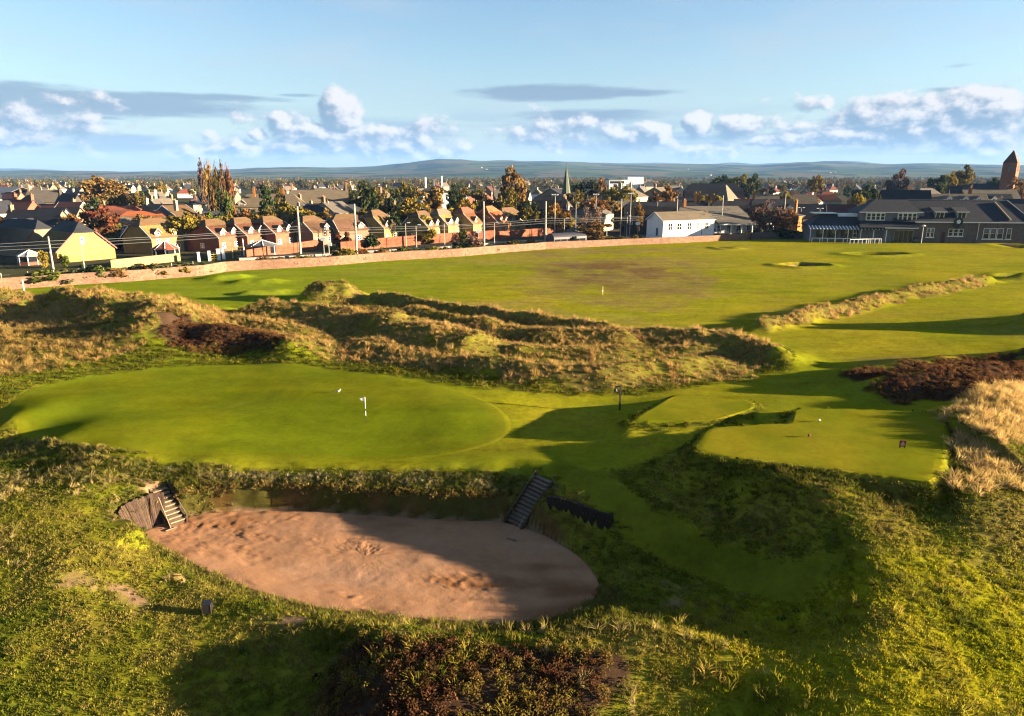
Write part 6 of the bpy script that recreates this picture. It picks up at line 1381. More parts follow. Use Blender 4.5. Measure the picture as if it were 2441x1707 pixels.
# two storey left block with two gabled bays
xa, xb = cu(2050), cu(2182)
part('wall', MB().box(xa, .8, -.5, xb, 12, 8.9), HAR)
m = MB(); slab(m, [(xa - .6, .2, 8.75), (xb + .6, .2, 8.75), (xb - 2, 6.4, 12.2), (xa + 5.5, 6.4, 12.2)], .2); slab(m, [(xb + .6, 12.6, 8.75), (xa - .6, 12.6, 8.75), (xa + 5.5, 6.4, 12.2), (xb - 2, 6.4, 12.2)], .2); slab(m, [(xa - .6, 12.6, 8.75), (xa - .6, .2, 8.75), (xa + 5.5, 6.4, 12.2)], .2); slab(m, [(xb + .6, .2, 8.75), (xb + .6, 12.6, 8.75), (xb - 2, 6.4, 12.2)], .2)
ur = part('upper_roof', m, ROOFS['slate']); part('eaves_board', MB().box(xa - .7, .05, 8.55, xb + .7, .17, 8.8), TRIM, ur)
for u0, u1 in ((2062, 2104), (2133, 2175)):
    a, b_ = cu(u0), cu(u1); fr = part('window_bay', MB().box(a, .25, 6.35, b_, .79, 8.5), TRIM)
    for i in range(4): w_ = (b_ - a) / 4; window(fr, a + w_ * (i + .5), .22, 6.42, w_ * .92, 2.02, 0, 0, 1)
m = MB(); slab(m, [(cu(2045), -2.2, 4.4), (cu(2175), -2.2, 4.4), (cu(2175), .9, 6.3), (cu(2045), .9, 6.3)], .18); pr_ = part('lean_to_roof', m, ROOFS['slate']); part('eaves_board', MB().box(cu(2100), -2.32, 4.2, cu(2175), -2.21, 4.42), TRIM, pr_)
a, b_ = cu(2127), cu(2171); gd = part('garden_door', MB().box(a, -.30, -.1, b_, .0, 3.7), mat('pale_door_frame', (.50, .47, .36), .6, .3))
for i in range(4): w_ = (b_ - a - .3) / 4; MB().box(a + .15 + w_ * i + .08, -.33, .15, a + .15 + w_ * (i + 1) - .08, -.305, 3.4).build('pane', GLASS, gd)
part('wall', MB().box(cu(2105), -.02, -.4, cu(2172), .8, 4.6), HAR)
# veranda wing on the left
va, vb = cu(1934), cu(2106)
part('wall', MB().box(va + .5, 1.5, -.4, vb - .3, 10, 4.9), HAR)
m = MB(); slab(m, [(va, .5, 4.75), (vb, .5, 4.75), (vb, 4.8, 7.9), (va + 4.5, 4.8, 7.9)], .18); slab(m, [(va, 10.5, 4.75), (va, .5, 4.75), (va + 4.5, 4.8, 7.9), (va + 4.5, 6, 7.9)], .18); slab(m, [(vb, 10.5, 4.75), (va, 10.5, 4.75), (va + 4.5, 6, 7.9), (vb, 6, 7.9)], .18); vr = part('veranda_roof', m, ROOFS['slate'])
part('flat_roof_edge', MB().box(cu(1950), 4.2, 8.0, cu(2004), 9, 8.25), TRIM, vr); part('roof_lantern', MB().box(cu(2006), 3.6, 7.2, cu(2050), 6.5, 8.1), BLUE_W, vr)
GLZ = mat('veranda_glazing', (.16, .18, .22), .25, .5)
NB = 22
for i in range(NB):
    xa_ = va - .1 + (vb - va) * i / NB; xb_ = xa_ + (vb - va) / NB; m = MB(); slab(m, [(xa_ + .12, -1.9, 3.75), (xb_ - .12, -1.9, 3.75), (xb_ - .12, .6, 4.7), (xa_ + .12, .6, 4.7)], .05); m.build('canopy_pane', GLZ, CH)
    m = MB(); slab(m, [(xa_ - .1, -1.95, 3.80), (xa_ + .1, -1.95, 3.80), (xa_ + .1, .6, 4.77), (xa_ - .1, .6, 4.77)], .12); m.build('canopy_bar', TRIM, CH)
for i in range(7): xx = va + (vb - va) * i / 6; MB().tube([(xx, -1.8, -.2), (xx, -1.8, 3.75)], .09, 6).build('veranda_post', TRIM, CH)
for u in (1965, 1993, 2023): xx = cu(u); MB().box(xx - 1.35, 1.40, .9, xx + 1.35, 1.45, 3.6).build('pane', GLASS, CH); MB().box(xx - .35, 1.34, 2.4, xx + .5, 1.39, 3.5).build('notice', WALLS['cream'], CH)
for u in (2047, 2071): window(CH, cu(u), 1.46, 1.1, 1.9, 2.6, 0, 1, 1)
# railings in front
def railing(label, pts, h=1.25, sp=2.2, grp='white railings before the clubhouse'):
    o = thing('white_railing', label, 'railing', group=grp); P = np.array(pts, float); Q = walk(P[:, :2], sp); Q = np.r_[Q, P[-1:, :2]]
    MB().tube([(*p, h) for p in Q], .09, 5).build('rail', WHITE, o)
    for p in Q: MB().box(p[0] - .08, p[1] - .08, -.2, p[0] + .08, p[1] + .08, h).build('post', WHITE, o)
def chp(u, dy): c, s = math.cos(R(-8)), math.sin(R(-8)); return Xc + c * cu(u) - s * dy, Yc + s * cu(u) + c * dy
railing('long white railing in front of the clubhouse veranda', [chp(1936, -3.2), chp(2023, -3.2)])
railing('near white railing slanting beside the clubhouse path', [chp(2012, -7.5), chp(2040, -6.0), chp(2060, -5.0)], 1.3, 1.4)
railing('white railing with closely set posts right of the slanting one', [chp(2044, -5.6), chp(2068, -4.8), chp(2090, -4.2)], 1.3, 1.3)
# lamp and car before the clubhouse
px_, py_ = chp(2185, -2.2); o = thing('lantern_post', 'white lantern post before the clubhouse door', 'street lamp', (px_, py_, 0)); MB().tube([(0, 0, -.2), (0, 0, 4.8)], [.1, .07], 7).build('post', WHITE, o); MB().tube([(0, 0, 4.8), (0, 0, 5.0), (0, 0, 5.35)], [.25, .7, .1], 8).build('shade', WHITE, o)
px_, py_ = chp(2180, -1.4); o = thing('golf_cart', 'small dark golf cart parked before the clubhouse', 'golf cart', (px_, py_, 0), R(-8)); cb = mat('cart_body', (.10, .10, .13), .35, .5)
MB().prism([(-1.3, .35), (-1.25, .85), (-.5, .95), (-.35, .65), (.4, .65), (.7, .95), (1.3, .8), (1.35, .35)], -.6, .6).build('body', cb, o); MB().box(-1.2, -.65, 1.85, .9, .65, 1.95).build('roof', cb, o); MB().box(-.55, -.5, .7, -.4, .5, 1.3).build('seat_back', WOOD_STEP, o); MB().box(-.4, -.5, .66, .15, .5, .8).build('seat', WOOD_STEP, o)
for x in (-1.1, .8):
    for y in (-.55, .55): MB().tube([(x, y, .8), (x, y, 1.86)], .035, 5).build('roof_strut', STEEL, o)
for x in (-.85, .85):
    for y in (-.62, .5): MB().tube([(x, y, .25), (x, y + .14, .25)], .25, 12).build('wheel', BLACK, o)

# ================================================================== TREES AND SHRUBS
def leaf_mat(name, c, c2):
    m = bpy.data.materials.new(name); m.use_nodes = True; t = m.node_tree; t.nodes.clear(); k = .68
    v = t.nodes.new('ShaderNodeVertexColor'); v.layer_name = 'col'; oi = t.nodes.new('ShaderNodeObjectInfo')
    sp = t.nodes.new('ShaderNodeSeparateColor'); t.links.new(v.outputs[0], sp.inputs[0])
    base = mixc(t, E(t, sp.outputs[0]), tuple(x * k for x in c), tuple(x * k for x in c2))
    hs = t.nodes.new('ShaderNodeHueSaturation'); t.links.new(base.s, hs.inputs['Color']); r = E(t, oi.outputs['Random'])
    t.links.new((E(t, sp.outputs[1]) * .9 + .55 + (r - .5) * .25).s, hs.inputs['Value']); t.links.new(((r - .5) * .03 + .5).s, hs.inputs['Hue'])
    d = t.nodes.new('ShaderNodeBsdfDiffuse'); tr = t.nodes.new('ShaderNodeBsdfTranslucent'); mx = t.nodes.new('ShaderNodeMixShader'); o = t.nodes.new('ShaderNodeOutputMaterial'); mx.inputs[0].default_value = .25
    t.links.new(hs.outputs[0], d.inputs[0]); t.links.new(hs.outputs[0], tr.inputs[0]); t.links.new(d.outputs[0], mx.inputs[1]); t.links.new(tr.outputs[0], mx.inputs[2]); t.links.new(mx.outputs[0], o.inputs[0]); return m
LEAF = {'olive': leaf_mat('olive_leaves', (.115, .095, .020), (.17, .13, .028)), 'brown': leaf_mat('brown_leaves', (.16, .085, .030), (.24, .14, .045)), 'gold': leaf_mat('golden_leaves', (.27, .19, .028), (.20, .16, .03)), 'dark': leaf_mat('dark_evergreen', (.030, .045, .018), (.055, .070, .022)),
        'orange': leaf_mat('orange_leaves', (.26, .105, .022), (.18, .10, .03)), 'green': leaf_mat('green_leaves', (.075, .105, .018), (.12, .13, .025)), 'purple': leaf_mat('bare_purple_twigs', (.13, .075, .062), (.19, .12, .085)), 'red': leaf_mat('russet_leaves', (.20, .075, .035), (.15, .085, .035))}
BARK = mat('bark', (.16, .115, .08), .95, .1, var=.4, vscale=4, k=.6)
def crown(seed, n, kind):
    r = np.random.default_rng(seed); V, F, C = [], [], []; nc = {'round': 26, 'tall': 22, 'poplar': 16, 'conifer': 20, 'bush': 14, 'bare': 30}[kind]
    cs = []
    for i in range(nc):
        if kind == 'poplar': z = r.uniform(.12, .97); q = .30 * (1 - abs(z - .4) ** 1.5 * 1.2) * r.uniform(.2, 1); a = r.uniform(0, 6.283); c = (q * np.cos(a), q * np.sin(a), z); s = (.14, .14, .12)
        elif kind == 'conifer': z = r.uniform(.08, .95); q = .48 * (1.02 - z) * r.uniform(.4, 1); a = r.uniform(0, 6.283); c = (q * np.cos(a), q * np.sin(a), z); s = (.13, .13, .05)
        elif kind == 'bush':
            d = r.normal(size=3); d /= np.linalg.norm(d); q = r.uniform(.3, 1); c = (d[0] * .42 * q, d[1] * .42 * q, .5 + d[2] * .36 * q); s = (.15, .15, .15)
        else:
            d = r.normal(size=3); d /= np.linalg.norm(d); q = r.uniform(.35, 1) ** .6; zc, rz, rx = (.60, .34, .42) if kind != 'tall' else (.57, .40, .36)
            c = (d[0] * rx * q, d[1] * rx * q, zc + d[2] * rz * q); s = (.12, .12, .09)
        cs.append((np.array(c), np.array(s) * r.uniform(.7, 1.3), r.uniform()))
    lf = .028 if kind != 'bush' else .045
    for i in range(n):
        c, s, hue = cs[r.integers(nc)]; d = r.normal(size=3); d /= np.linalg.norm(d); p = c + d * s * r.uniform(.55, 1.05)
        if p[2] < .02: continue
        u = r.normal(size=3); u /= np.linalg.norm(u); w = np.cross(u, r.normal(size=3)); w /= np.linalg.norm(w); q = lf * r.uniform(.6, 1.5) * (.45 if kind == 'bare' else 1); q2 = q * (3.0 if kind == 'bare' else 1.0)
        k = len(V); V += [tuple(p - u * q - w * q2 * .3), tuple(p + u * q * .7 - w * q2), tuple(p + u * q + w * q2 * .4), tuple(p - u * q * .6 + w * q2)]; F.append((k, k + 1, k + 2, k + 3)); C += [[np.clip(hue + r.normal(0, .2), 0, 1), r.uniform(.2, .8), 0]] * 4
    me = bpy.data.meshes.new('crown'); me.from_pydata(V, [], F); vcol(me, 'col', np.array(C)); return me
def trunk(seed, kind):
    r = random.Random(seed); m = MB(); top = .95 if kind in ('poplar', 'conifer') else .55
    m.tube([(0, 0, -.03), (.004, .004, top * .35), (r.uniform(-.03, .03), r.uniform(-.03, .03), top)], [.028, .021, .006], 7)
    for i in range(0 if kind == 'conifer' else (7 if kind != 'bare' else 14)):
        a = r.uniform(0, 6.283); z = r.uniform(.18, .42); L = r.uniform(.2, .36) * (.45 if kind == 'poplar' else 1); up = r.uniform(.15, .4)
        p1 = (math.cos(a) * L * .5, math.sin(a) * L * .5, z + up * .6); p2 = (math.cos(a + .2) * L, math.sin(a + .2) * L, z + up); m.tube([(0, 0, z), p1, p2], [.013, .008, .003], 5)
        if kind == 'bare':
            for j in range(4): b = a + r.uniform(-.9, .9); q = r.uniform(.08, .16); m.tube([p1, (p1[0] + math.cos(b) * q, p1[1] + math.sin(b) * q, p1[2] + r.uniform(.08, .2))], [.005, .002], 4)
    return m.mesh('trunk', BARK)
CR = {k: [crown(200 + i * 7 + len(k), n, k) for i in range(v)] for k, n, v in (('round', 1500, 4), ('tall', 1400, 2), ('poplar', 900, 2), ('conifer', 1200, 2), ('bush', 700, 4), ('bare', 1500, 3))}
TR = {k: [trunk(300 + i, k) for i in range(2)] for k in CR if k != 'bush'}
_cm = {}
def crown_me(kind, i, col):
    key = (kind, i % len(CR[kind]), col)
    if key not in _cm: me = CR[kind][key[1]].copy(); me.materials.clear(); me.materials.append(LEAF[col]); _cm[key] = me
    return _cm[key]
_ti = [0]
def tree(label, u, vt, Y, wpx, kind, col, group=None, X=None, h=None, w=None, z0=0.0, base=None):
    X = float(atY(u, Y, min(max(vt + 25, 400), 520))) if X is None else X; h = z_at(vt, Y) - z0 if h is None else h; w = wpx * (Y * 1.0) / FPX if w is None else w; i = _ti[0]; _ti[0] += 1
    nm = {'bush': 'shrub', 'conifer': 'conifer', 'poplar': 'poplar_tree'}.get(kind, 'tree')
    o = thing(nm, label, 'shrub' if kind == 'bush' else 'tree', (X, Y, z0), random.Random(i).uniform(0, 6.28), group)
    c = link('crown', crown_me(kind, i, col), o); wr = w / {'poplar': .62, 'conifer': .95, 'bush': .95}.get(kind, 1.0); c.scale = (wr, wr, h)
    if kind != 'bush': t_ = link('trunk', TR[kind][i % 2], o); t_.scale = (max(h, wr) * .9, max(h, wr) * .9, h)
    return o
TREES = [  # label, column, top row, distance, width in px, kind, colour
 ('big round brown tree at left rising above the villas', 240, 413, 345, 112, 'round', 'brown'), ('russet tree behind the yellow gable house', 218, 488, 196, 120, 'round', 'red'), ('olive tree right beside the russet tree', 168, 505, 205, 50, 'round', 'brown'),
 ('round golden green tree on the skyline left of the poplars', 382, 434, 520, 34, 'round', 'gold'), ('dark tree beside the round golden one', 366, 438, 520, 24, 'round', 'dark'),
 ('leftmost tall grey poplar', 478, 394, 275, 17, 'poplar', 'purple'), ('second tall poplar, bare at its top', 490, 393, 276, 18, 'poplar', 'brown'), ('third tall poplar with brown leaves', 503, 399, 277, 18, 'poplar', 'brown'), ('fourth tall poplar with dark top', 516, 396, 278, 17, 'poplar', 'olive'), ('fifth tall poplar, thin', 530, 397, 279, 16, 'poplar', 'brown'), ('rightmost poplar with orange leaves', 543, 402, 280, 20, 'poplar', 'orange'),
 ('dark columnar tree below the poplars', 527, 455, 250, 26, 'poplar', 'dark'), ('yellow green columnar tree right of the dark one', 543, 462, 250, 22, 'poplar', 'green'), ('dark spreading conifer in front of the long villa', 632, 432, 255, 62, 'conifer', 'dark'), ('olive tree against the right side of the dark conifer', 662, 445, 262, 40, 'tall', 'olive'),
 ('green bush left of the red brick houses', 505, 500, 205, 55, 'round', 'green'), ('golden bush above the first red brick house', 545, 505, 212, 40, 'round', 'gold'), ('dark hedge trees behind the second brick house', 590, 495, 225, 70, 'round', 'dark'), ('golden bush beside the conifer foot', 620, 505, 220, 40, 'round', 'gold'), ('golden brown tree behind the second mast', 690, 478, 232, 60, 'round', 'gold'), ('yellow bush left of the cream villa', 725, 488, 230, 60, 'round', 'gold'),
 ('brown bush behind the brown roof', 770, 495, 226, 50, 'round', 'brown'), ('dark cedar behind the thick mast', 865, 425, 262, 80, 'tall', 'dark'), ('olive tree right of the cedar', 900, 440, 270, 60, 'round', 'olive'), ('tall dark evergreen in the middle of the wood', 940, 448, 250, 45, 'tall', 'dark'), ('golden sloping tree in front of the wood', 985, 470, 235, 90, 'round', 'gold'), ('large brown tree in the middle of the wood', 1020, 440, 285, 90, 'round', 'brown'), ('olive tree at the left top of the wood', 968, 430, 300, 60, 'round', 'olive'),
 ('dark trunk coloured tree right in the wood', 1078, 435, 268, 50, 'tall', 'dark'), ('large olive tree at the right of the wood', 1130, 447, 272, 95, 'round', 'olive'), ('russet tree low in front of the wood', 1000, 508, 222, 60, 'round', 'gold'), ('dark tree beneath the wood beside the house', 938, 505, 216, 45, 'round', 'dark'), ('golden green tree behind the red roofs', 1108, 470, 255, 60, 'round', 'gold'),
 ('great bare fan shaped tree with orange twigs', 1224, 392, 290, 88, 'tall', 'brown'), ('olive tree at the foot of the great bare tree', 1205, 440, 270, 70, 'round', 'olive'), ('dark green tree right below the great bare tree', 1258, 470, 262, 50, 'round', 'dark'), ('brown tree between the houses left of the shelter', 1256, 490, 246, 50, 'round', 'olive'),
 ('orange autumn tree behind the floodlight pole', 1330, 482, 238, 70, 'round', 'orange'), ('golden autumn tree right of the orange one', 1350, 515, 226, 50, 'round', 'gold'), ('olive tree below the spire', 1370, 448, 330, 55, 'round', 'olive'), ('dark trees right of the spire', 1400, 425, 400, 70, 'round', 'dark'), ('tall dark tree behind the golden row', 1432, 420, 390, 40, 'tall', 'brown'),
 ('bright golden tree above the station, left one', 1448, 440, 320, 48, 'round', 'gold'), ('bright golden tree above the station, right one', 1490, 438, 318, 60, 'round', 'gold'), ('leafless brown shrub tree before the hipped stone house', 1408, 485, 212, 66, 'bare', 'purple'), ('scrubby brown thicket at the foot of the brown shrub tree', 1420, 525, 206, 95, 'round', 'brown'),
 ('small orange tree before the long dark house', 1524, 478, 232, 26, 'round', 'orange'), ('brown bushy tree above the long dark house', 1585, 438, 290, 75, 'round', 'brown'), ('dark tree tops behind the huge slate roof', 1720, 412, 460, 60, 'round', 'dark'), ('dark green tree right of the tan gable', 1790, 412, 440, 50, 'round', 'dark'), ('olive tree behind the bungalows', 1760, 410, 470, 60, 'round', 'olive'),
 ('leafless spreading tree before the station canopy', 1825, 472, 224, 84, 'bare', 'purple'), ('second leafless tree with thin stems near the clubhouse', 1872, 490, 226, 76, 'bare', 'brown'), ('dark hedge under the leafless trees', 1870, 540, 224, 96, 'bush', 'dark'), ('golden tree behind the white gable', 1878, 450, 285, 40, 'round', 'gold'),
 ('dark round tree among the orange roofs', 2062, 436, 320, 62, 'round', 'dark'), ('golden bush under the dark round tree', 2045, 456, 300, 36, 'round', 'gold'), ('purple leafless tree on the skyline at right', 2140, 400, 440, 54, 'round', 'purple'), ('dark tree group left of the tall olive tree', 2230, 412, 420, 60, 'round', 'dark'), ('tall olive tree on the skyline left of the church tower', 2296, 388, 440, 62, 'round', 'olive'), ('olive tree left of the tall skyline tree', 2262, 405, 430, 40, 'round', 'gold'),
 ('brown tree at the foot of the church tower', 2428, 420, 380, 50, 'round', 'brown'), ('dark tree left of the church tower', 2380, 418, 420, 50, 'round', 'dark'), ('dark evergreen by the orange brick house end', 1950, 500, 236, 30, 'round', 'dark'), ('olive tree above the bungalow row', 1945, 412, 470, 40, 'round', 'gold'),
 ('green garden shrub by the thick mast', 880, 552, 190, 46, 'bush', 'dark'), ('russet hedge in front of the thick mast', 812, 548, 192, 44, 'bush', 'red'), ('round dark bush before the yellow gable wall', 138, 600, 152, 36, 'bush', 'green'), ('pale leafy bush beside the left mast', 88, 590, 150, 30, 'bush', 'gold'),
 ('dark shrub heap in front of the platform wall', 1128, 556, 184, 66, 'bush', 'purple'), ('yellow green garden shrub behind the platform wall', 1104, 545, 205, 30, 'bush', 'green'), ('golden garden tree with white gables behind', 1020, 538, 206, 60, 'bush', 'gold'), ('white flowered dark bush right of the russet tree', 320, 535, 196, 60, 'bush', 'dark'), ('dark garden hedge right of the yellow gable', 270, 560, 190, 70, 'bush', 'dark'),
 ('olive garden tree right of the orange roof', 400, 510, 222, 60, 'round', 'olive'), ('golden bush before the grey harled house', 440, 500, 215, 60, 'round', 'gold'),
]
for a in TREES: tree(*a)
def where(u, Y=None):
    names = [(120, 'at the far left edge'), (330, 'near the yellow gable house'), (470, 'near the red roofed conservatory'), (640, 'near the white gate posts and poplars'), (830, 'near the railway signal'), (1010, 'right of the thick mast'), (1190, 'below the wood in the middle'), (1340, 'left of the spire'), (1500, 'right of the spire'), (1720, 'near the white cottage'), (1920, 'near the leafless trees'), (2150, 'behind the clubhouse veranda'), (2330, 'behind the clubhouse dormers'), (9999, 'near the church tower')]
    w = next(n for a, n in names if u < a)
    return w if Y is None else ('near row, ' if Y < 360 else 'middle distance, ' if Y < 560 else 'far off, ') + w
# lineside scrub behind the wall
rr = random.Random(21)
def along(u): Y = wallY(u); return float(atY(u, Y)), Y
k = 0
SCR = [(0, 330, 3, 2.2, 44), (330, 460, 3, 1.8, 14), (560, 760, 4, 1.5, 16), (770, 850, 4, 2.4, 10), (880, 1110, 5, 1.9, 26), (1110, 1260, 5, 1.7, 12), (1330, 1500, 5, 2.1, 16), (1500, 1560, 3, 1.8, 6), (1800, 1930, 9, 2.0, 16)]
for (u0, u1, o_, h_, n_) in SCR:
    for i in range(n_):
        u = u0 + (u1 - u0) * (i + rr.random()) / n_; X, Y = along(u); d = rr.uniform(1.5, o_ + 6); h = h_ * rr.uniform(.7, 1.5)
        cl = rr.choice(['brown', 'olive', 'dark', 'gold', 'brown', 'red', 'green', 'dark']); tree('scrubby %s bush behind the stone wall, %s' % ({'gold': 'golden', 'red': 'russet'}.get(cl, cl), where(u)), u, 0, Y + d, 0, 'bush', cl, '%s bushes along the railway %s' % (cl, where(u)), X=X + rr.uniform(-1, 1), h=h, w=h * rr.uniform(1.2, 2.2))
# ---- the rest of the town: small houses and trees too alike to tell apart
taken = [(o.location.x, o.location.y) for o in COL.objects if o.parent is None and o.get('category') in ('house', 'church', 'shed', 'station', 'clubhouse', 'building')]
def proto(label, wall, roof, L, Wd, e, r, kind, ch, grp):
    o = house(label, 0, 0, L, Wd, e, r, 0, wall, roof, kind, chim=ch, wins=wrow(L, e * .45, 3), group=grp, X=0.0); KIDS.update(kids_of(o)); return o
PR = [proto('small distant house with grey slate roof among the town rooftops', 'stone', 'grey', 11, 8, 5.2, 9.0, 'gable', [(.3, 4, 1.2), (10.6, 4, 1.2)], 'distant grey roofed houses'),
      proto('small distant house with dark slate roof among the town rooftops', 'cream', 'slate', 10, 8, 5.0, 8.8, 'gable', [(.3, 4, 1.2)], 'distant dark roofed houses'),
      proto('small distant white house with tan roof among the town rooftops', 'white', 'tan', 11, 8, 4.6, 8.2, 'hip', [(5.5, 4, 1.0)], 'distant white houses'),
      proto('small distant house with red tiled roof among the town rooftops', 'white', 'red', 11, 8, 4.2, 8.0, 'hip', [(3, 4, 1.0)], 'distant red roofed houses'),
      proto('small distant house with maroon roof among the town rooftops', 'pink', 'maroon', 10, 8, 5.4, 9.2, 'gable', [(9.6, 4, 1.3)], 'distant maroon roofed houses')]
usedp = [False] * 5; placed = 0; PL = ['small stone house with grey roof', 'small cream house with dark slate roof', 'small white house with tan hipped roof', 'small white house with red tiled roof', 'small pink house with maroon roof']; PG = [o['group'] for o in PR]
for i in range(4000):
    if placed >= 230: break
    Y = 255 * math.exp(rr.random() ** .9 * 1.75); u = rr.uniform(-40, 2480); X = float(atY(u, Y)); mind = 15 if Y < 420 else 13
    if Y < wallY(min(max(u, 0), 1790)) + 75 + (60 if u > 1900 else 0) or any((X - a) ** 2 + (Y - b) ** 2 < mind * mind for a, b in taken): continue
    taken.append((X, Y)); k = rr.choices(range(5), (5, 5, 3, 2.2 if u > 1700 else .8, 2))[0]
    o = PR[k] if not usedp[k] else copy_tree(PR[k]); usedp[k] = True
    o.location = (X, Y, 0); o.rotation_euler = (0, 0, R(rr.choice([-12, -8, 15, 55, 65, 70, 100]) + rr.uniform(-6, 6))); s = rr.uniform(.82, 1.12); o.scale = (s, s, s); placed += 1; o['label'] = PL[k] + ', ' + where(u, Y); o['group'] = PG[k] + ' ' + where(u, Y)
tp = []
for i in range(2000):
    if len(tp) >= 170: break
    Y = 250 * math.exp(rr.random() * 1.9); u = rr.uniform(-60, 2500); X = float(atY(u, Y))
    if Y < wallY(min(max(u, 0), 1790)) + 62 + (70 if u > 1900 else 0) or any((X - a) ** 2 + (Y - b) ** 2 < 64 for a, b in taken): continue
    tp.append((X, Y)); h = rr.uniform(6.5, 13.0); kd, cl = rr.choices([('round', 'brown'), ('round', 'olive'), ('round', 'gold'), ('tall', 'dark'), ('round', 'green'), ('tall', 'purple')], (5, 5, 3, 3, 2, 2))[0]
    nm = {'brown': 'brown', 'olive': 'olive', 'gold': 'golden', 'dark': 'dark green', 'green': 'green', 'purple': 'bare purplish'}[cl]
    tree('%s tree among the town roofs, %s' % (nm, where(u, Y)), u, 0, Y, 0, kd, cl, '%s town trees %s' % (nm, where(u, Y)), X=X, h=h, w=h * rr.uniform(.7, 1.1))
# garden trees standing between the front row of houses and the older villas
for i in range(400):
    if len(tp) >= 250: break
    u = rr.uniform(-20, 1880); Y = wallY(min(max(u, 0), 1790)) + rr.uniform(46, 120); X = float(atY(u, Y))
    if any((X - a) ** 2 + (Y - b) ** 2 < 30 for a, b in tp) or any((X - a - 4) ** 2 + (Y - b - 4) ** 2 < 40 for a, b in taken): continue
    tp.append((X, Y)); h = rr.uniform(5.5, 9.5); kd, cl = rr.choices([('round', 'brown'), ('round', 'olive'), ('round', 'gold'), ('round', 'dark'), ('tall', 'olive'), ('round', 'orange')], (5, 6, 3, 3, 2, 1.5))[0]
    nm = {'brown': 'brown', 'olive': 'olive', 'gold': 'golden', 'dark': 'dark green', 'orange': 'orange'}[cl]
    tree('low %s garden tree behind the front houses, %s' % (nm, where(u)), u, 0, Y, 0, kd, cl, '%s garden trees %s' % (nm, where(u)), X=X, h=h, w=h * rr.uniform(.8, 1.3))
# far woods and hedgerows out on the plain: one mass nobody could count
r_ = np.random.default_rng(77); n = 5200; Yw = 900 * np.exp(r_.uniform(0, 1, n) * 1.75); Xw = (r_.uniform(-.82, .82, n)) * Yw
keep = (fbm(Xw, Yw, 420, 3, 111) + fbm(Xw, Yw * 3, 900, 2, 112) * .6 > -.05) | (Yw < 1300); Xw, Yw = Xw[keep], Yw[keep]
src_me = crown(901, 260, 'bush'); src_me.materials.append(BLADE)
Pw = np.c_[Xw, Yw, np.zeros(len(Xw)) - .5]; Sw = r_.uniform(7, 14, len(Xw)); hue = r_.uniform(size=(len(Xw), 1))
Tw = np.where(hue < .4, [[.13, .10, .035]], np.where(hue < .75, [[.09, .085, .03]], [[.17, .12, .05]])) * 1.4
vcol(src_me, 'col', np.random.default_rng(3).uniform(.6, 1.4, (len(src_me.vertices), 1)) * np.ones((1, 3))) if False else None
FARW_M = blade_mat('far_leaves', .15)
src_me.materials.clear(); src_me.materials.append(FARW_M)
a_ = src_me.color_attributes['col']; a_.data.foreach_set('color', np.ascontiguousarray(np.c_[np.repeat(np.random.default_rng(3).uniform(.6, 1.4, (len(src_me.vertices), 1)), 3, 1), np.ones(len(src_me.vertices))], np.float32).ravel())
scatter('far_woods', src_me, Pw, Sw, jit(Tw, .25, 78), .05, 79)

# ================================================================== HILLS AND AIR
hx = np.linspace(-11500, 11500, 330); hy = 2600 * np.exp(np.linspace(0, 1, 110) * 1.62)
HX, HY = np.meshgrid(hx, hy); hX, hY = HX.ravel(), HY.ravel(); az = np.degrees(np.arctan2(hX, hY))
PROF = [(-300, 408), (0, 409), (100, 406), (190, 406), (300, 411), (420, 408), (560, 403), (640, 401), (800, 402), (900, 398), (1000, 391), (1045, 385), (1100, 382), (1160, 385), (1230, 384), (1330, 383), (1420, 386), (1520, 390), (1620, 391), (1720, 390), (1800, 392), (1870, 387), (1960, 384), (2040, 388), (2120, 390), (2250, 388), (2360, 389), (2441, 391), (2700, 389)]
pa = [azel(u, 400)[0] for u, v in PROF]; pe = [math.tan(R(azel(u, v)[1])) for u, v in PROF]
elev = np.interp(az, pa, pe)
top = (elev * 7600 + CAM_H) * (1 + fbm(hX, hY, 1500, 4, 121) * .10)
rise = sstep(2600, 7600, hY) ** 1.15 * (1 + fbm(hX, hY, 1100, 4, 122) * .35 * sstep(9500, 6000, hY))
hZ = top * rise + 22 * fbm(hX, hY, 700, 3, 123) * sstep(3000, 4500, hY) - 3 + sstep(8800, 12500, hY) * (fbm(hX, hY, 2600, 3, 124) * 170 - 10)
ii = np.arange(len(hX)).reshape(HX.shape); F = np.stack([ii[:-1, :-1], ii[:-1, 1:], ii[1:, 1:], ii[1:, :-1]], -1).reshape(-1, 4)
HM = bpy.data.materials.new('hill_fields'); HM.use_nodes = True; t = HM.node_tree; b = t.nodes['Principled BSDF']; b.inputs['Roughness'].default_value = 1; b.inputs['Specular IOR Level'].default_value = 0
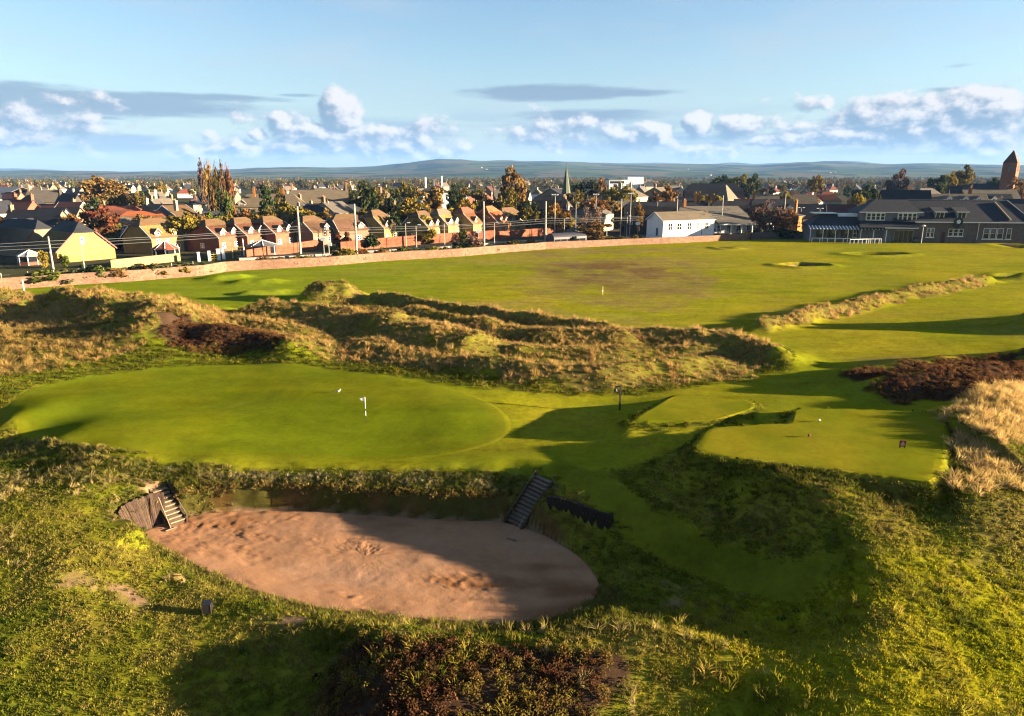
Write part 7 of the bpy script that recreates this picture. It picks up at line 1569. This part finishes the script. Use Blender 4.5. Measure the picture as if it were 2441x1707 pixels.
g = t.nodes.new('ShaderNodeNewGeometry'); P = E(t, g.outputs['Position']); vo = t.nodes.new('ShaderNodeTexVoronoi'); mp = t.nodes.new('ShaderNodeMapping'); mp.inputs['Scale'].default_value = (1 / 330, 1 / 520, 0); t.links.new(P.s, mp.inputs[0]); t.links.new(mp.outputs[0], vo.inputs['Vector']); vo.inputs['Scale'].default_value = 1.0
sc = t.nodes.new('ShaderNodeSeparateColor'); t.links.new(vo.outputs['Color'], sc.inputs[0]); q = E(t, sc.outputs[0])
c = mixc(t, q.ss(.35, .4), (.050, .065, .020), (.075, .085, .030)); c = mixc(t, q.ss(.68, .70), c, (.095, .080, .040))
wd = noise(t, P, 1 / 420, 4.0, .6).ss(.50, .58); c = mixc(t, wd * .85, c, (.018, .028, .014))
t.links.new(c.s, b.inputs['Base Color'])
tag(link('hills', np_mesh('hills', np.c_[hX, hY, hZ], F, HM)), kind='structure')
# scattered white farms on the slopes
rr = random.Random(5); fm = MB().box(-9, -5, 0, 9, 5, 7).mesh('wall', WALLS['cream']); fr2 = roof_mesh(18, 10, 7, 11, 'gable'); fr2.v = [(x - 9, y - 5, z) for x, y, z in fr2.v]; frm = fr2.mesh('roof', ROOFS['slate'])
for i, (u, v) in enumerate([(1515, 408), (1695, 404), (1980, 399), (1992, 400), (1160, 420), (1148, 424), (2335, 405), (2290, 409), (1640, 409)]):
    Y = 3600 + 260 * i; X = float(atY(u, Y, 405)); k = np.argmin((hX - X) ** 2 + (hY - Y) ** 2); o = thing('farmhouse', 'tiny white farmhouse on the far hillside', 'farmhouse', (X, Y, float(hZ[k]) - 2), R(rr.uniform(-30, 60)), 'white farms on the hills'); o.scale = (.65, .65, .7)
    link('wall', fm, o); link('roof', frm, o)
# haze: one closed box of thin pale air round everything, sky outside it
hb = MB().box(-16500, -4200, -12, 16500, 16500, 420)
hm = bpy.data.materials.new('haze_air'); hm.use_nodes = True; t = hm.node_tree; t.nodes.clear(); pv = t.nodes.new('ShaderNodeVolumePrincipled'); pv.inputs['Color'].default_value = (.17, .35, .74, 1); pv.inputs['Density'].default_value = 4.6e-5; pv.inputs['Anisotropy'].default_value = 0.0
o_ = t.nodes.new('ShaderNodeOutputMaterial'); t.links.new(pv.outputs[0], o_.inputs['Volume'])
tag(hb.build('haze', hm), kind='stuff')
